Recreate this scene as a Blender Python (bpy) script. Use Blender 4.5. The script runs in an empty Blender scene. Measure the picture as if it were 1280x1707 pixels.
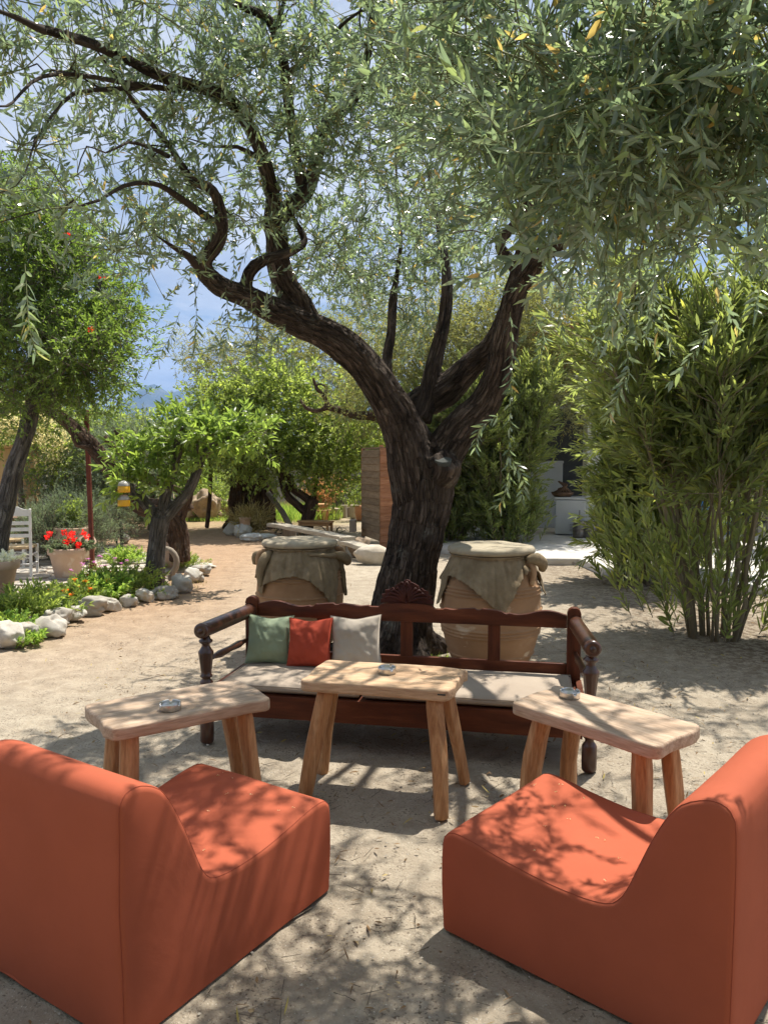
import bpy, bmesh, math, random
import numpy as np
from mathutils import Vector, Matrix

SC = bpy.context.scene
COL = SC.collection
R = math.radians
random.seed(7)
rng = np.random.default_rng(11)

# ------------------------------------------------------------------ camera
F = 1280.0; CAMH = 1.7; PITCH = math.atan((853.5 - 765) / F)
cam_d = bpy.data.cameras.new('camera'); cam = bpy.data.objects.new('camera', cam_d); COL.objects.link(cam)
cam_d.sensor_fit = 'VERTICAL'; cam_d.sensor_height = 24; cam_d.lens = 24 * F / 1707
cam_d.clip_start = 0.05; cam_d.clip_end = 20000
cam.location = (0, 0, CAMH); cam.rotation_euler = (math.pi / 2 - PITCH, 0, 0)
SC.camera = cam

# ------------------------------------------------------------------ world, sun, exposure
SUN = Vector((0.27, 0.33, 1.0)).normalized()
SUN_EL = math.asin(SUN.z); SUN_AZ = math.atan2(SUN.x, SUN.y)
W = bpy.data.worlds.new('World'); SC.world = W; W.use_nodes = True
nt = W.node_tree; nt.nodes.clear()
def wn(t, **k):
    n = nt.nodes.new(t)
    for a, b in k.items(): setattr(n, a, b)
    return n
sky = wn('ShaderNodeTexSky', sky_type='NISHITA', sun_disc=False, sun_elevation=SUN_EL, sun_rotation=SUN_AZ,
         air_density=1.0, dust_density=0.6, ozone_density=2.0)
bg = wn('ShaderNodeBackground'); bg.inputs['Strength'].default_value = 0.05
tc = wn('ShaderNodeTexCoord'); sep = wn('ShaderNodeSeparateXYZ'); nt.links.new(tc.outputs['Generated'], sep.inputs[0])
ad = wn('ShaderNodeMath', operation='ADD'); ad.inputs[1].default_value = 0.13; nt.links.new(sep.outputs['Z'], ad.inputs[0])
mx = wn('ShaderNodeMath', operation='MAXIMUM'); mx.inputs[1].default_value = 0.05; nt.links.new(ad.outputs[0], mx.inputs[0])
cmb = wn('ShaderNodeCombineXYZ')
for i, s in enumerate('XY'):
    dv = wn('ShaderNodeMath', operation='DIVIDE'); nt.links.new(sep.outputs[s], dv.inputs[0]); nt.links.new(mx.outputs[0], dv.inputs[1])
    nt.links.new(dv.outputs[0], cmb.inputs[i])
cn = wn('ShaderNodeTexNoise'); cn.inputs['Scale'].default_value = 0.75; cn.inputs['Detail'].default_value = 7; cn.inputs['Roughness'].default_value = 0.62
cn.inputs['Distortion'].default_value = 0.6
nt.links.new(cmb.outputs[0], cn.inputs['Vector'])
cr = wn('ShaderNodeValToRGB'); cr.color_ramp.elements[0].position = 0.36; cr.color_ramp.elements[1].position = 0.52
nt.links.new(cn.outputs['Fac'], cr.inputs[0])
cn2 = wn('ShaderNodeTexNoise'); cn2.inputs['Scale'].default_value = 1.7; cn2.inputs['Detail'].default_value = 5
nt.links.new(cmb.outputs[0], cn2.inputs['Vector'])
cc = wn('ShaderNodeValToRGB'); cc.color_ramp.elements[0].color = (5.6, 6.1, 7.1, 1); cc.color_ramp.elements[1].color = (9.8, 9.9, 10, 1)
cc.color_ramp.elements[0].position = 0.35; cc.color_ramp.elements[1].position = 0.6
nt.links.new(cn2.outputs['Fac'], cc.inputs[0])
hs = wn('ShaderNodeHueSaturation'); hs.inputs['Saturation'].default_value = 1.15; nt.links.new(sky.outputs[0], hs.inputs['Color'])
mix = wn('ShaderNodeMixRGB'); nt.links.new(cr.outputs[0], mix.inputs[0]); nt.links.new(hs.outputs[0], mix.inputs[1]); nt.links.new(cc.outputs[0], mix.inputs[2])
nt.links.new(mix.outputs[0], bg.inputs[0])
out = wn('ShaderNodeOutputWorld'); nt.links.new(bg.outputs[0], out.inputs[0])

sl = bpy.data.lights.new('sun', 'SUN'); sl.energy = 5.0; sl.angle = R(0.55); sl.color = (1.0, 0.95, 0.86)
so = bpy.data.objects.new('sun', sl); COL.objects.link(so); so.rotation_euler = (-SUN).to_track_quat('-Z', 'Y').to_euler()
SC.view_settings.view_transform = 'Standard'; SC.view_settings.look = 'None'
SC.view_settings.exposure = 0.9; SC.view_settings.gamma = 1; SC.view_settings.use_curve_mapping = False
SC.render.engine = 'CYCLES'
SC.cycles.max_bounces = 8; SC.cycles.diffuse_bounces = 4; SC.cycles.transmission_bounces = 4; SC.cycles.glossy_bounces = 2
SC.cycles.use_denoising = True

# ------------------------------------------------------------------ placing helpers
cF = Vector((0, math.cos(PITCH), -math.sin(PITCH))); cU = Vector((0, math.sin(PITCH), math.cos(PITCH)))
def ray(px, py): return cF + Vector((1, 0, 0)) * ((px - 640) / F) + cU * ((853.5 - py) / F)
def P(px, py, d):                       # the world point that lies d metres ahead on that line of sight
    r = ray(px, py); return Vector((0, 0, CAMH)) + r * (d / r.y)
def G(px, py, h=0.0):                   # the point at height h on that line of sight
    r = ray(px, py); return Vector((0, 0, CAMH)) + r * ((h - CAMH) / r.z)

# ------------------------------------------------------------------ object helpers
def tag(o, label=None, cat=None, group=None, kind=None):
    if label: o['label'] = label
    if cat: o['category'] = cat
    if group: o['group'] = group
    if kind: o['kind'] = kind
    return o
def empty(name, loc, rz=0.0, label=None, cat=None, group=None):
    o = bpy.data.objects.new(name, None); COL.objects.link(o); o.location = loc; o.rotation_euler = (0, 0, rz)
    o.empty_display_size = 0.1
    return tag(o, label, cat, group)
def link(name, me, mat, parent=None, loc=None, rot=None, scale=None):
    o = bpy.data.objects.new(name, me); COL.objects.link(o)
    if mat is not None and not me.materials: me.materials.append(mat)
    if parent: o.parent = parent
    if loc is not None: o.location = loc
    if rot is not None: o.rotation_euler = rot
    if scale is not None: o.scale = scale
    return o
def copy_tree(o, parent=None):
    c = o.copy(); COL.objects.link(c); c.parent = parent
    for ch in list(o.children): copy_tree(ch, c)
    return c

class MB:
    """collects primitives, then links them as one mesh"""
    def __init__(s): s.v = []; s.f = []; s.sm = []
    def add(s, v, f, smooth=False):
        n = len(s.v); s.v += [tuple(p) for p in v]; s.f += [tuple(i + n for i in q) for q in f]; s.sm += [smooth] * len(f)
        return s
    def box(s, c, size, rot=None, bev=0.0):
        x, y, z = [k / 2 for k in size]
        if bev <= 0:
            v = [Vector((a * x, b * y, d * z)) for a in (-1, 1) for b in (-1, 1) for d in (-1, 1)]
            f = [(0, 1, 3, 2), (4, 6, 7, 5), (0, 4, 5, 1), (2, 3, 7, 6), (0, 2, 6, 4), (1, 5, 7, 3)]
        else:
            bm = bmesh.new(); bmesh.ops.create_cube(bm, size=1, matrix=Matrix.Diagonal((size[0], size[1], size[2], 1)))
            bmesh.ops.bevel(bm, geom=bm.edges[:], offset=bev, segments=2, affect='EDGES', profile=0.6)
            v = [q.co.copy() for q in bm.verts]; bm.verts.index_update(); f = [[q.index for q in p.verts] for p in bm.faces]; bm.free()
        M = Matrix.Identity(3) if rot is None else (rot.to_3x3() if hasattr(rot, 'to_3x3') else rot)
        return s.add([M @ p + Vector(c) for p in v], f, False)
    def tube(s, pts, rad, n=8, cap=True, smooth=True, flat=1.0, twist=0.0):
        pts = [Vector(p) for p in pts]
        if not hasattr(rad, '__len__'): rad = [rad] * len(pts)
        v = []; prev = None
        for i, p in enumerate(pts):
            t = (pts[min(i + 1, len(pts) - 1)] - pts[max(i - 1, 0)]).normalized()
            if prev is None:
                a = Vector((0, 0, 1)) if abs(t.z) < 0.9 else Vector((1, 0, 0)); u = t.cross(a).normalized()
            else: u = (prev - t * prev.dot(t)).normalized()
            prev = u; w = t.cross(u)
            for k in range(n):
                a = 2 * math.pi * k / n + twist
                v.append(p + (u * math.cos(a) + w * math.sin(a) * flat) * rad[i])
        f = [(i * n + k, i * n + (k + 1) % n, (i + 1) * n + (k + 1) % n, (i + 1) * n + k) for i in range(len(pts) - 1) for k in range(n)]
        if cap: f += [tuple(range(n - 1, -1, -1)), tuple((len(pts) - 1) * n + k for k in range(n))]
        return s.add(v, f, smooth)
    def lathe(s, prof, c=(0, 0, 0), n=24, smooth=True, cap=True, flute=None):
        c = Vector(c); v = []
        for i, (r, z) in enumerate(prof):
            for k in range(n):
                a = 2 * math.pi * k / n; rr = r
                if flute and flute[0] <= z <= flute[1]: rr = r * (1 - flute[3] * (0.5 + 0.5 * math.cos(a * flute[2])))
                v.append(c + Vector((rr * math.cos(a), rr * math.sin(a), z)))
        m = len(prof)
        f = [(i * n + k, i * n + (k + 1) % n, (i + 1) * n + (k + 1) % n, (i + 1) * n + k) for i in range(m - 1) for k in range(n)]
        if cap: f += [tuple(range(n - 1, -1, -1)), tuple((m - 1) * n + k for k in range(n))]
        return s.add(v, f, smooth)
    def prism(s, outline, y0, y1):      # outline in x,z pushed along y
        n = len(outline)
        v = [(x, y0, z) for x, z in outline] + [(x, y1, z) for x, z in outline]
        f = [tuple(range(n)), tuple(range(2 * n - 1, n - 1, -1))] + [(i + n, (i + 1) % n + n, (i + 1) % n, i) for i in range(n)]
        return s.add(v, f, False)
    def slab(s, outline, z0, z1):
        n = len(outline)
        v = [(x, y, z0) for x, y in outline] + [(x, y, z1) for x, y in outline]
        f = [tuple(range(n - 1, -1, -1)), tuple(range(n, 2 * n))] + [(i, (i + 1) % n, (i + 1) % n + n, i + n) for i in range(n)]
        return s.add(v, f, False)
    def mesh(s, name, auto=None):
        me = bpy.data.meshes.new(name); me.from_pydata(s.v, [], s.f); me.validate()
        if len(me.polygons) == len(s.sm): me.polygons.foreach_set('use_smooth', s.sm)
        me.update(); return me
    def build(s, name, mat, parent=None, **k): return link(name, s.mesh(name), mat, parent, **k)

def bevel_mesh(me, w, seg=2, ang=35, smooth=True):
    bm = bmesh.new(); bm.from_mesh(me); bmesh.ops.recalc_face_normals(bm, faces=bm.faces)
    es = [e for e in bm.edges if len(e.link_faces) == 2 and e.calc_face_angle(0) > R(ang)]
    bmesh.ops.bevel(bm, geom=es, offset=w, segments=seg, affect='EDGES', profile=0.55, clamp_overlap=True)
    bm.to_mesh(me); bm.free()
    if smooth:
        for p in me.polygons: p.use_smooth = True
        me.set_sharp_from_angle(angle=R(40))
    return me

def mesh_np(name, V, Fc, k, smooth=False, attrs=None):
    """V (n,3), Fc (m,k) faces all of k corners"""
    me = bpy.data.meshes.new(name)
    me.vertices.add(len(V)); me.vertices.foreach_set('co', np.ascontiguousarray(V, dtype=np.float32).ravel())
    me.loops.add(Fc.size); me.loops.foreach_set('vertex_index', np.ascontiguousarray(Fc, dtype=np.int32).ravel())
    me.polygons.add(len(Fc)); me.polygons.foreach_set('loop_start', np.arange(0, Fc.size, k, dtype=np.int32))
    if smooth: me.polygons.foreach_set('use_smooth', np.ones(len(Fc), dtype=bool))
    me.update(calc_edges=True)
    for nm, arr in (attrs or {}).items():
        if arr.ndim == 1:
            a = me.attributes.new(nm, 'FLOAT', 'POINT'); a.data.foreach_set('value', arr.astype(np.float32))
        else:
            a = me.attributes.new(nm, 'FLOAT_VECTOR', 'POINT'); a.data.foreach_set('vector', arr.astype(np.float32).ravel())
    return me

# value noise, vectorised
def _h(ix, iy, iz):
    n = (ix * 374761393 + iy * 668265263 + iz * 1274126177) & 0x7fffffff
    n = ((n ^ (n >> 13)) * 1274126177) & 0x7fffffff
    return ((n ^ (n >> 16)) & 0xffff) / 65535.0
def vnoise(p):
    p = np.asarray(p, dtype=np.float64); i = np.floor(p).astype(np.int64); f = p - i; f = f * f * (3 - 2 * f)
    r = 0
    for a in (0, 1):
        for b in (0, 1):
            for c in (0, 1):
                w = (f[:, 0] if a else 1 - f[:, 0]) * (f[:, 1] if b else 1 - f[:, 1]) * (f[:, 2] if c else 1 - f[:, 2])
                r = r + w * _h(i[:, 0] + a, i[:, 1] + b, i[:, 2] + c)
    return r * 2 - 1
def fbm(p, o=4):
    p = np.asarray(p, dtype=np.float64); r = 0; a = 1.0; t = 0
    for k in range(o): r = r + a * vnoise(p + 17.3 * k); t += a; a *= 0.5; p = p * 2.03
    return r / t

# ------------------------------------------------------------------ materials
def M_new(name):
    m = bpy.data.materials.new(name); m.use_nodes = True; t = m.node_tree; t.nodes.clear()
    o = t.nodes.new('ShaderNodeOutputMaterial'); return m, t, o
def N(t, ty, **k):
    n = t.nodes.new(ty)
    for a, b in k.items():
        if a.startswith('i_'): n.inputs[a[2:].replace('_', ' ')].default_value = b
        else: setattr(n, a, b)
    return n
def c4(c): return (c[0], c[1], c[2], 1)
def ramp(t, src, stops):
    r = N(t, 'ShaderNodeValToRGB'); e = r.color_ramp.elements
    while len(e) < len(stops): e.new(0.5)
    for q, (p, c) in zip(e, stops): q.position = p; q.color = c4(c)
    t.links.new(src, r.inputs[0]); return r
def coords(t, scale=(1, 1, 1), attr=None, world=False):
    if attr: a = N(t, 'ShaderNodeAttribute', attribute_name=attr).outputs['Vector']
    elif world: a = N(t, 'ShaderNodeNewGeometry').outputs['Position']
    else: a = N(t, 'ShaderNodeTexCoord').outputs['Object']
    m = N(t, 'ShaderNodeMapping'); m.inputs['Scale'].default_value = scale; t.links.new(a, m.inputs[0])
    if not attr and not world:
        oi = N(t, 'ShaderNodeObjectInfo'); mul = N(t, 'ShaderNodeMath', operation='MULTIPLY'); mul.inputs[1].default_value = 37.0
        t.links.new(oi.outputs['Random'], mul.inputs[0]); c = N(t, 'ShaderNodeCombineXYZ')
        for i in range(3): t.links.new(mul.outputs[0], c.inputs[i])
        t.links.new(c.outputs[0], m.inputs['Location'])
    return m.outputs[0]
def surf(name, stops, scale=4, stretch=(1, 1, 1), rough=0.8, bump=0.3, bscale=None, bdist=0.01, detail=8, spec=0.3, attr=None, world=False,
         metallic=0, var=0.0, spots=None, coat=0, dist=0.0, fine=None):
    m, t, o = M_new(name); co = coords(t, stretch, attr, world)
    n = N(t, 'ShaderNodeTexNoise', i_Scale=scale, i_Detail=detail, i_Roughness=0.62, i_Distortion=dist); t.links.new(co, n.inputs['Vector'])
    r = ramp(t, n.outputs['Fac'], stops); col = r.outputs[0]
    if spots:                          # (scale, threshold, colour)
        s = N(t, 'ShaderNodeTexNoise', i_Scale=spots[0], i_Detail=4); t.links.new(co, s.inputs['Vector'])
        k = ramp(t, s.outputs['Fac'], [(spots[1], (0, 0, 0)), (spots[1] + 0.06, (1, 1, 1))])
        mx = N(t, 'ShaderNodeMixRGB'); t.links.new(k.outputs[0], mx.inputs[0]); t.links.new(col, mx.inputs[1]); mx.inputs[2].default_value = c4(spots[2]); col = mx.outputs[0]
    if var:
        oi = N(t, 'ShaderNodeObjectInfo'); mr = N(t, 'ShaderNodeMapRange'); mr.inputs[3].default_value = 1 - var; mr.inputs[4].default_value = 1 + var
        t.links.new(oi.outputs['Random'], mr.inputs[0]); h = N(t, 'ShaderNodeHueSaturation'); t.links.new(mr.outputs[0], h.inputs['Value']); t.links.new(col, h.inputs['Color']); col = h.outputs[0]
    b = N(t, 'ShaderNodeBsdfPrincipled', i_Roughness=rough, i_Metallic=metallic)
    b.inputs['Specular IOR Level'].default_value = spec
    if coat: b.inputs['Coat Weight'].default_value = coat; b.inputs['Coat Roughness'].default_value = 0.25
    t.links.new(col, b.inputs['Base Color'])
    bn = N(t, 'ShaderNodeTexNoise', i_Scale=bscale or scale * 3, i_Detail=8, i_Roughness=0.7); t.links.new(co, bn.inputs['Vector'])
    bp = N(t, 'ShaderNodeBump', i_Strength=bump, i_Distance=bdist); t.links.new(bn.outputs['Fac'], bp.inputs['Height']); last = bp
    if fine:
        fn = N(t, 'ShaderNodeTexNoise', i_Scale=fine, i_Detail=3); t.links.new(co, fn.inputs['Vector'])
        b2 = N(t, 'ShaderNodeBump', i_Strength=0.4, i_Distance=0.002); t.links.new(fn.outputs['Fac'], b2.inputs['Height']); t.links.new(bp.outputs[0], b2.inputs['Normal']); last = b2
    t.links.new(last.outputs[0], b.inputs['Normal']); t.links.new(b.outputs[0], o.inputs[0]); return m

def leafmat(name, stops, under, trans, tw=0.4, rough=0.45, spec=0.4):
    m, t, o = M_new(name)
    a = N(t, 'ShaderNodeAttribute', attribute_name='v'); r = ramp(t, a.outputs['Fac'], stops)
    g = N(t, 'ShaderNodeNewGeometry'); mx = N(t, 'ShaderNodeMixRGB'); t.links.new(g.outputs['Backfacing'], mx.inputs[0])
    t.links.new(r.outputs[0], mx.inputs[1])
    if under is None: t.links.new(r.outputs[0], mx.inputs[2])
    else: mx.inputs[2].default_value = c4(under)
    b = N(t, 'ShaderNodeBsdfPrincipled', i_Roughness=rough); b.inputs['Specular IOR Level'].default_value = spec
    t.links.new(mx.outputs[0], b.inputs['Base Color'])
    tr = N(t, 'ShaderNodeBsdfTranslucent')
    tm = N(t, 'ShaderNodeMixRGB', blend_type='MULTIPLY'); tm.inputs[0].default_value = 0.55; tm.inputs[1].default_value = c4(trans)
    sc = N(t, 'ShaderNodeHueSaturation'); sc.inputs['Value'].default_value = 6.0; t.links.new(r.outputs[0], sc.inputs['Color']); t.links.new(sc.outputs[0], tm.inputs[2])
    t.links.new(tm.outputs[0], tr.inputs[0])
    ms = N(t, 'ShaderNodeMixShader'); ms.inputs[0].default_value = tw; t.links.new(b.outputs[0], ms.inputs[1]); t.links.new(tr.outputs[0], ms.inputs[2])
    t.links.new(ms.outputs[0], o.inputs[0]); return m

MT = {}
MT['olive_leaf'] = leafmat('olive_leaf', [(0, (.020, .046, .038)), (.4, (.045, .080, .056)), (.75, (.09, .12, .065)), (.965, (.17, .20, .06)), (.978, (.45, .25, .04)), (1, (.4, .2, .05))],
                           (.23, .275, .225), (.56, .65, .36), 0.44, 0.26, 0.9)
MT['pale_olive_leaf'] = leafmat('pale_olive_leaf', [(0, (.09, .11, .045)), (.6, (.17, .18, .07)), (.97, (.26, .25, .09)), (1, (.4, .24, .05))], (.30, .31, .19), (.5, .5, .17), 0.4, 0.5, 0.3)
MT['pomegranate_leaf'] = leafmat('pomegranate_leaf', [(0, (.028, .058, .014)), (.6, (.065, .11, .024)), (1, (.15, .19, .045))], None, (.50, .62, .14), 0.42, 0.38, 0.5)
MT['citrus_leaf'] = leafmat('citrus_leaf', [(0, (.055, .085, .022)), (.6, (.12, .165, .042)), (1, (.26, .29, .08))], None, (.68, .74, .24), 0.45, 0.42, 0.45)
MT['cherry_leaf'] = leafmat('cherry_leaf', [(0, (.035, .07, .018)), (.6, (.08, .13, .03)), (1, (.19, .24, .06))], None, (.60, .70, .18), 0.45, 0.36, 0.5)
MT['oleander_leaf'] = leafmat('oleander_leaf', [(0, (.035, .058, .022)), (.55, (.09, .12, .038)), (.95, (.20, .23, .07)), (1, (.3, .27, .05))], (.14, .17, .08), (.66, .70, .24), 0.44, 0.30, 0.6)
MT['shrub_leaf'] = leafmat('shrub_leaf', [(0, (.07, .11, .028)), (.6, (.15, .20, .05)), (1, (.28, .32, .09))], None, (.58, .64, .2), 0.4, 0.5, 0.3)
MT['silver_leaf'] = leafmat('silver_leaf', [(0, (.08, .11, .07)), (.6, (.14, .18, .12)), (1, (.22, .26, .17))], (.2, .24, .17), (.4, .45, .25), 0.3, 0.6, 0.2)
MT['grass_blade'] = leafmat('grass_blade', [(0, (.08, .16, .03)), (.6, (.16, .26, .05)), (1, (.30, .34, .10))], None, (.6, .66, .2), 0.4, 0.6, 0.2)
MT['dry_blade'] = leafmat('dry_blade', [(0, (.20, .16, .07)), (1, (.42, .36, .18))], None, (.55, .5, .25), 0.3, 0.7, 0.2)
MT['cream_petal'] = leafmat('cream_petal', [(0, (.48, .44, .26)), (1, (.64, .60, .42))], None, (.66, .62, .42), 0.4, 0.6, 0.2)
MT['red_petal'] = leafmat('red_petal', [(0, (.5, .02, .02)), (1, (.75, .06, .05))], None, (.85, .12, .08), 0.35, 0.6, 0.2)
MT['orange_petal'] = leafmat('orange_petal', [(0, (.7, .2, .02)), (1, (.8, .32, .04))], None, (.9, .4, .05), 0.35, 0.6, 0.2)
MT['purple_petal'] = leafmat('purple_petal', [(0, (.35, .12, .35)), (1, (.55, .28, .5))], None, (.7, .4, .6), 0.35, 0.6, 0.2)
MT['white_petal'] = leafmat('white_petal', [(0, (.6, .6, .5)), (1, (.75, .75, .68))], None, (.7, .7, .6), 0.3, 0.6, 0.2)
MT['fallen_leaf'] = leafmat('fallen_leaf', [(0, (.10, .06, .03)), (.55, (.22, .14, .07)), (.8, (.36, .28, .16)), (1, (.42, .34, .08))], None, (.4, .3, .15), 0.15, 0.7, 0.2)
MT['twig'] = surf('twig', [(.3, (.09, .075, .055)), (.7, (.18, .15, .11))], 20, rough=0.85, bump=0.2)
MT['stem_green'] = surf('stem_green', [(.3, (.13, .15, .06)), (.7, (.22, .23, .11))], 20, rough=0.8, bump=0.1)
MT['oleander_stem'] = surf('oleander_stem', [(.3, (.17, .135, .085)), (.7, (.30, .25, .17))], 14, (1, 1, .3), rough=0.85, bump=0.25)

# bark: the vector attribute 'bk' runs round and along each limb
def bark(name, dark, mid, light, lich, s=1.0):
    m, t, o = M_new(name); co = coords(t, (s, s, s * .16), 'bk')
    n1 = N(t, 'ShaderNodeTexNoise', i_Scale=14, i_Detail=9, i_Roughness=0.68, i_Distortion=0.8); t.links.new(co, n1.inputs['Vector'])
    r = ramp(t, n1.outputs['Fac'], [(.36, dark), (.52, mid), (.7, light)])
    cw = coords(t, (1, 1, 1), None, True)
    n2 = N(t, 'ShaderNodeTexNoise', i_Scale=5, i_Detail=8, i_Roughness=0.75); t.links.new(cw, n2.inputs['Vector'])
    k = ramp(t, n2.outputs['Fac'], [(.58, (0, 0, 0)), (.70, (.6, .6, .6))])
    mxx = N(t, 'ShaderNodeMixRGB'); t.links.new(k.outputs[0], mxx.inputs[0]); t.links.new(r.outputs[0], mxx.inputs[1]); mxx.inputs[2].default_value = c4(lich)
    v = N(t, 'ShaderNodeTexVoronoi', feature='DISTANCE_TO_EDGE', i_Scale=17); 
    wv = N(t, 'ShaderNodeVectorMath', operation='ADD'); sc = N(t, 'ShaderNodeVectorMath', operation='SCALE'); sc.inputs['Scale'].default_value = 0.09
    t.links.new(n1.outputs['Color'], sc.inputs[0]); t.links.new(co, wv.inputs[0]); t.links.new(sc.outputs[0], wv.inputs[1]); t.links.new(wv.outputs[0], v.inputs['Vector'])
    b = N(t, 'ShaderNodeBsdfPrincipled', i_Roughness=0.9); b.inputs['Specular IOR Level'].default_value = 0.2
    t.links.new(mxx.outputs[0], b.inputs['Base Color'])
    vr = ramp(t, v.outputs['Distance'], [(0, (0, 0, 0)), (.22, (1, 1, 1))])
    b1 = N(t, 'ShaderNodeBump', i_Strength=1.0, i_Distance=0.02); t.links.new(vr.outputs[0], b1.inputs['Height'])
    b2 = N(t, 'ShaderNodeBump', i_Strength=0.9, i_Distance=0.012); t.links.new(n1.outputs['Fac'], b2.inputs['Height']); t.links.new(b1.outputs[0], b2.inputs['Normal'])
    t.links.new(b2.outputs[0], b.inputs['Normal']); t.links.new(b.outputs[0], o.inputs[0]); return m
MT['olive_bark'] = bark('olive_bark', (.018, .013, .010), (.082, .060, .046), (.19, .15, .12), (.25, .25, .21), 1.6)
MT['grey_bark'] = bark('grey_bark', (.06, .055, .05), (.14, .125, .11), (.22, .2, .18), (.4, .4, .37), 1.3)
MT['brown_bark'] = bark('brown_bark', (.04, .025, .018), (.12, .075, .05), (.2, .14, .1), (.2, .17, .13), 1.2)

# ------------------------------------------------------------------ foliage helpers
SH = {
    'diamond': (np.array([0, .42, .42, 1.]), np.array([0, 1, -1, 0.]), np.array([[0, 1, 3], [0, 3, 2]])),
    'lance': (np.array([0, .34, .34, .74, .74, 1.]), np.array([0, 1, -1, .72, -.72, 0.]), np.array([[0, 1, 2], [1, 3, 4], [1, 4, 2], [3, 5, 4]])),
    'fold': (np.array([0, .25, .25, .28, .62, .62, .66, 1.]), np.array([0, 1, -1, 0, .86, -.86, 0, 0.]),
             np.array([[0, 1, 3], [0, 3, 2], [1, 4, 6], [1, 6, 3], [3, 6, 5], [3, 5, 2], [4, 7, 6], [6, 7, 5]])),
}
def nrmz(a): return a / np.maximum(np.linalg.norm(a, axis=-1, keepdims=True), 1e-9)
def leaf_geo(pos, d, nrm, L, Wd, bend, shape, fold=0.25):
    u, s, tri = SH[shape]; n = len(pos)
    d = nrmz(d); side = nrmz(np.cross(d, nrm)); nrm = np.cross(side, d)
    V = pos[:, None, :] + d[:, None, :] * (L[:, None] * u[None])[..., None] + side[:, None, :] * (Wd[:, None] * .5 * s[None])[..., None]
    off = -bend[:, None] * L[:, None] * (u ** 2)[None] + fold * Wd[:, None] * np.abs(s)[None]
    V = V + nrm[:, None, :] * off[..., None]
    T = tri[None] + (np.arange(n) * len(u))[:, None, None]
    return V.reshape(-1, 3), T.reshape(-1, 3), len(u)
def leaf_mesh(name, pos, d, nrm, L, Wd, bend, shape, v=None, fold=0.25):
    V, T, k = leaf_geo(pos, d, nrm, L, Wd, bend, shape, fold)
    if v is None: v = rng.random(len(pos))
    return mesh_np(name, V, T, 3, attrs={'v': np.repeat(v, k)})
def rnd_dir(n):
    a = rng.normal(size=(n, 3)); return nrmz(a)
def sprigs(org, ax, Ls, nl, L0, W0, angle=50, droop=0.12, whorl=2, nspread=.5, bend=.15, lvar=.25):
    """leafy shoots: org (S,3) starts, ax (S,3) headings, Ls lengths, nl nodes per shoot. Returns leaf arrays and stem points"""
    S = len(org); ax = nrmz(ax)
    t = (np.arange(nl) + 0.5 + rng.uniform(-.25, .25, (S, nl))) / nl
    t = np.clip(t, 0.03, 1)
    pt = org[:, None] + ax[:, None] * (t * Ls[:, None])[..., None]; pt[..., 2] -= droop * Ls[:, None] * t ** 2
    tang = ax[:, None] + np.array([0, 0, -1.])[None, None] * (2 * droop * t)[..., None]; tang = nrmz(tang)
    ref = nrmz(np.cross(tang, rnd_dir(S)[:, None] + 1e-3)); ref2 = np.cross(tang, ref)
    pos = []; dr = []
    for w in range(whorl):
        ph = 2 * np.pi * w / whorl + (np.arange(nl) * (np.pi / whorl if whorl != 1 else 2.4))[None] + rng.uniform(-.4, .4, (S, nl))
        out = ref * np.cos(ph)[..., None] + ref2 * np.sin(ph)[..., None]
        an = R(angle) * (1 - .5 * t) + rng.uniform(-.2, .2, (S, nl))
        pos.append(pt); dr.append(tang * np.cos(an)[..., None] + out * np.sin(an)[..., None])
    pos = np.concatenate(pos, 1).reshape(-1, 3); dr = np.concatenate(dr, 1).reshape(-1, 3)
    n = len(pos)
    nr = np.array([0, 0, 1.]) * (1 - nspread) + rnd_dir(n) * nspread
    sz = rng.uniform(1 - lvar, 1 + lvar, n)
    return pos, dr, nr, L0 * sz, W0 * sz * rng.uniform(.8, 1.2, n), rng.uniform(-.3, 1, n) * bend * 2, (org, pt[:, nl // 2], pt[:, -1])
def stems_mesh(name, A, B, ra, rb):
    """three-sided sticks from A to B"""
    n = len(A); d = nrmz(B - A); u = nrmz(np.cross(d, np.array([.3, .2, .93]) + 0 * d)); w = np.cross(d, u); V = np.zeros((n, 6, 3))
    for k in range(3):
        a = 2 * np.pi * k / 3; o = u * math.cos(a) + w * math.sin(a)
        V[:, k] = A + o * np.reshape(ra, (-1, 1)); V[:, 3 + k] = B + o * np.reshape(rb, (-1, 1))
    Q = np.array([[0, 1, 4, 3], [1, 2, 5, 4], [2, 0, 3, 5]])
    Fq = (Q[None] + (np.arange(n) * 6)[:, None, None]).reshape(-1, 4)
    return mesh_np(name, V.reshape(-1, 3), Fq, 4, smooth=True)

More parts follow.
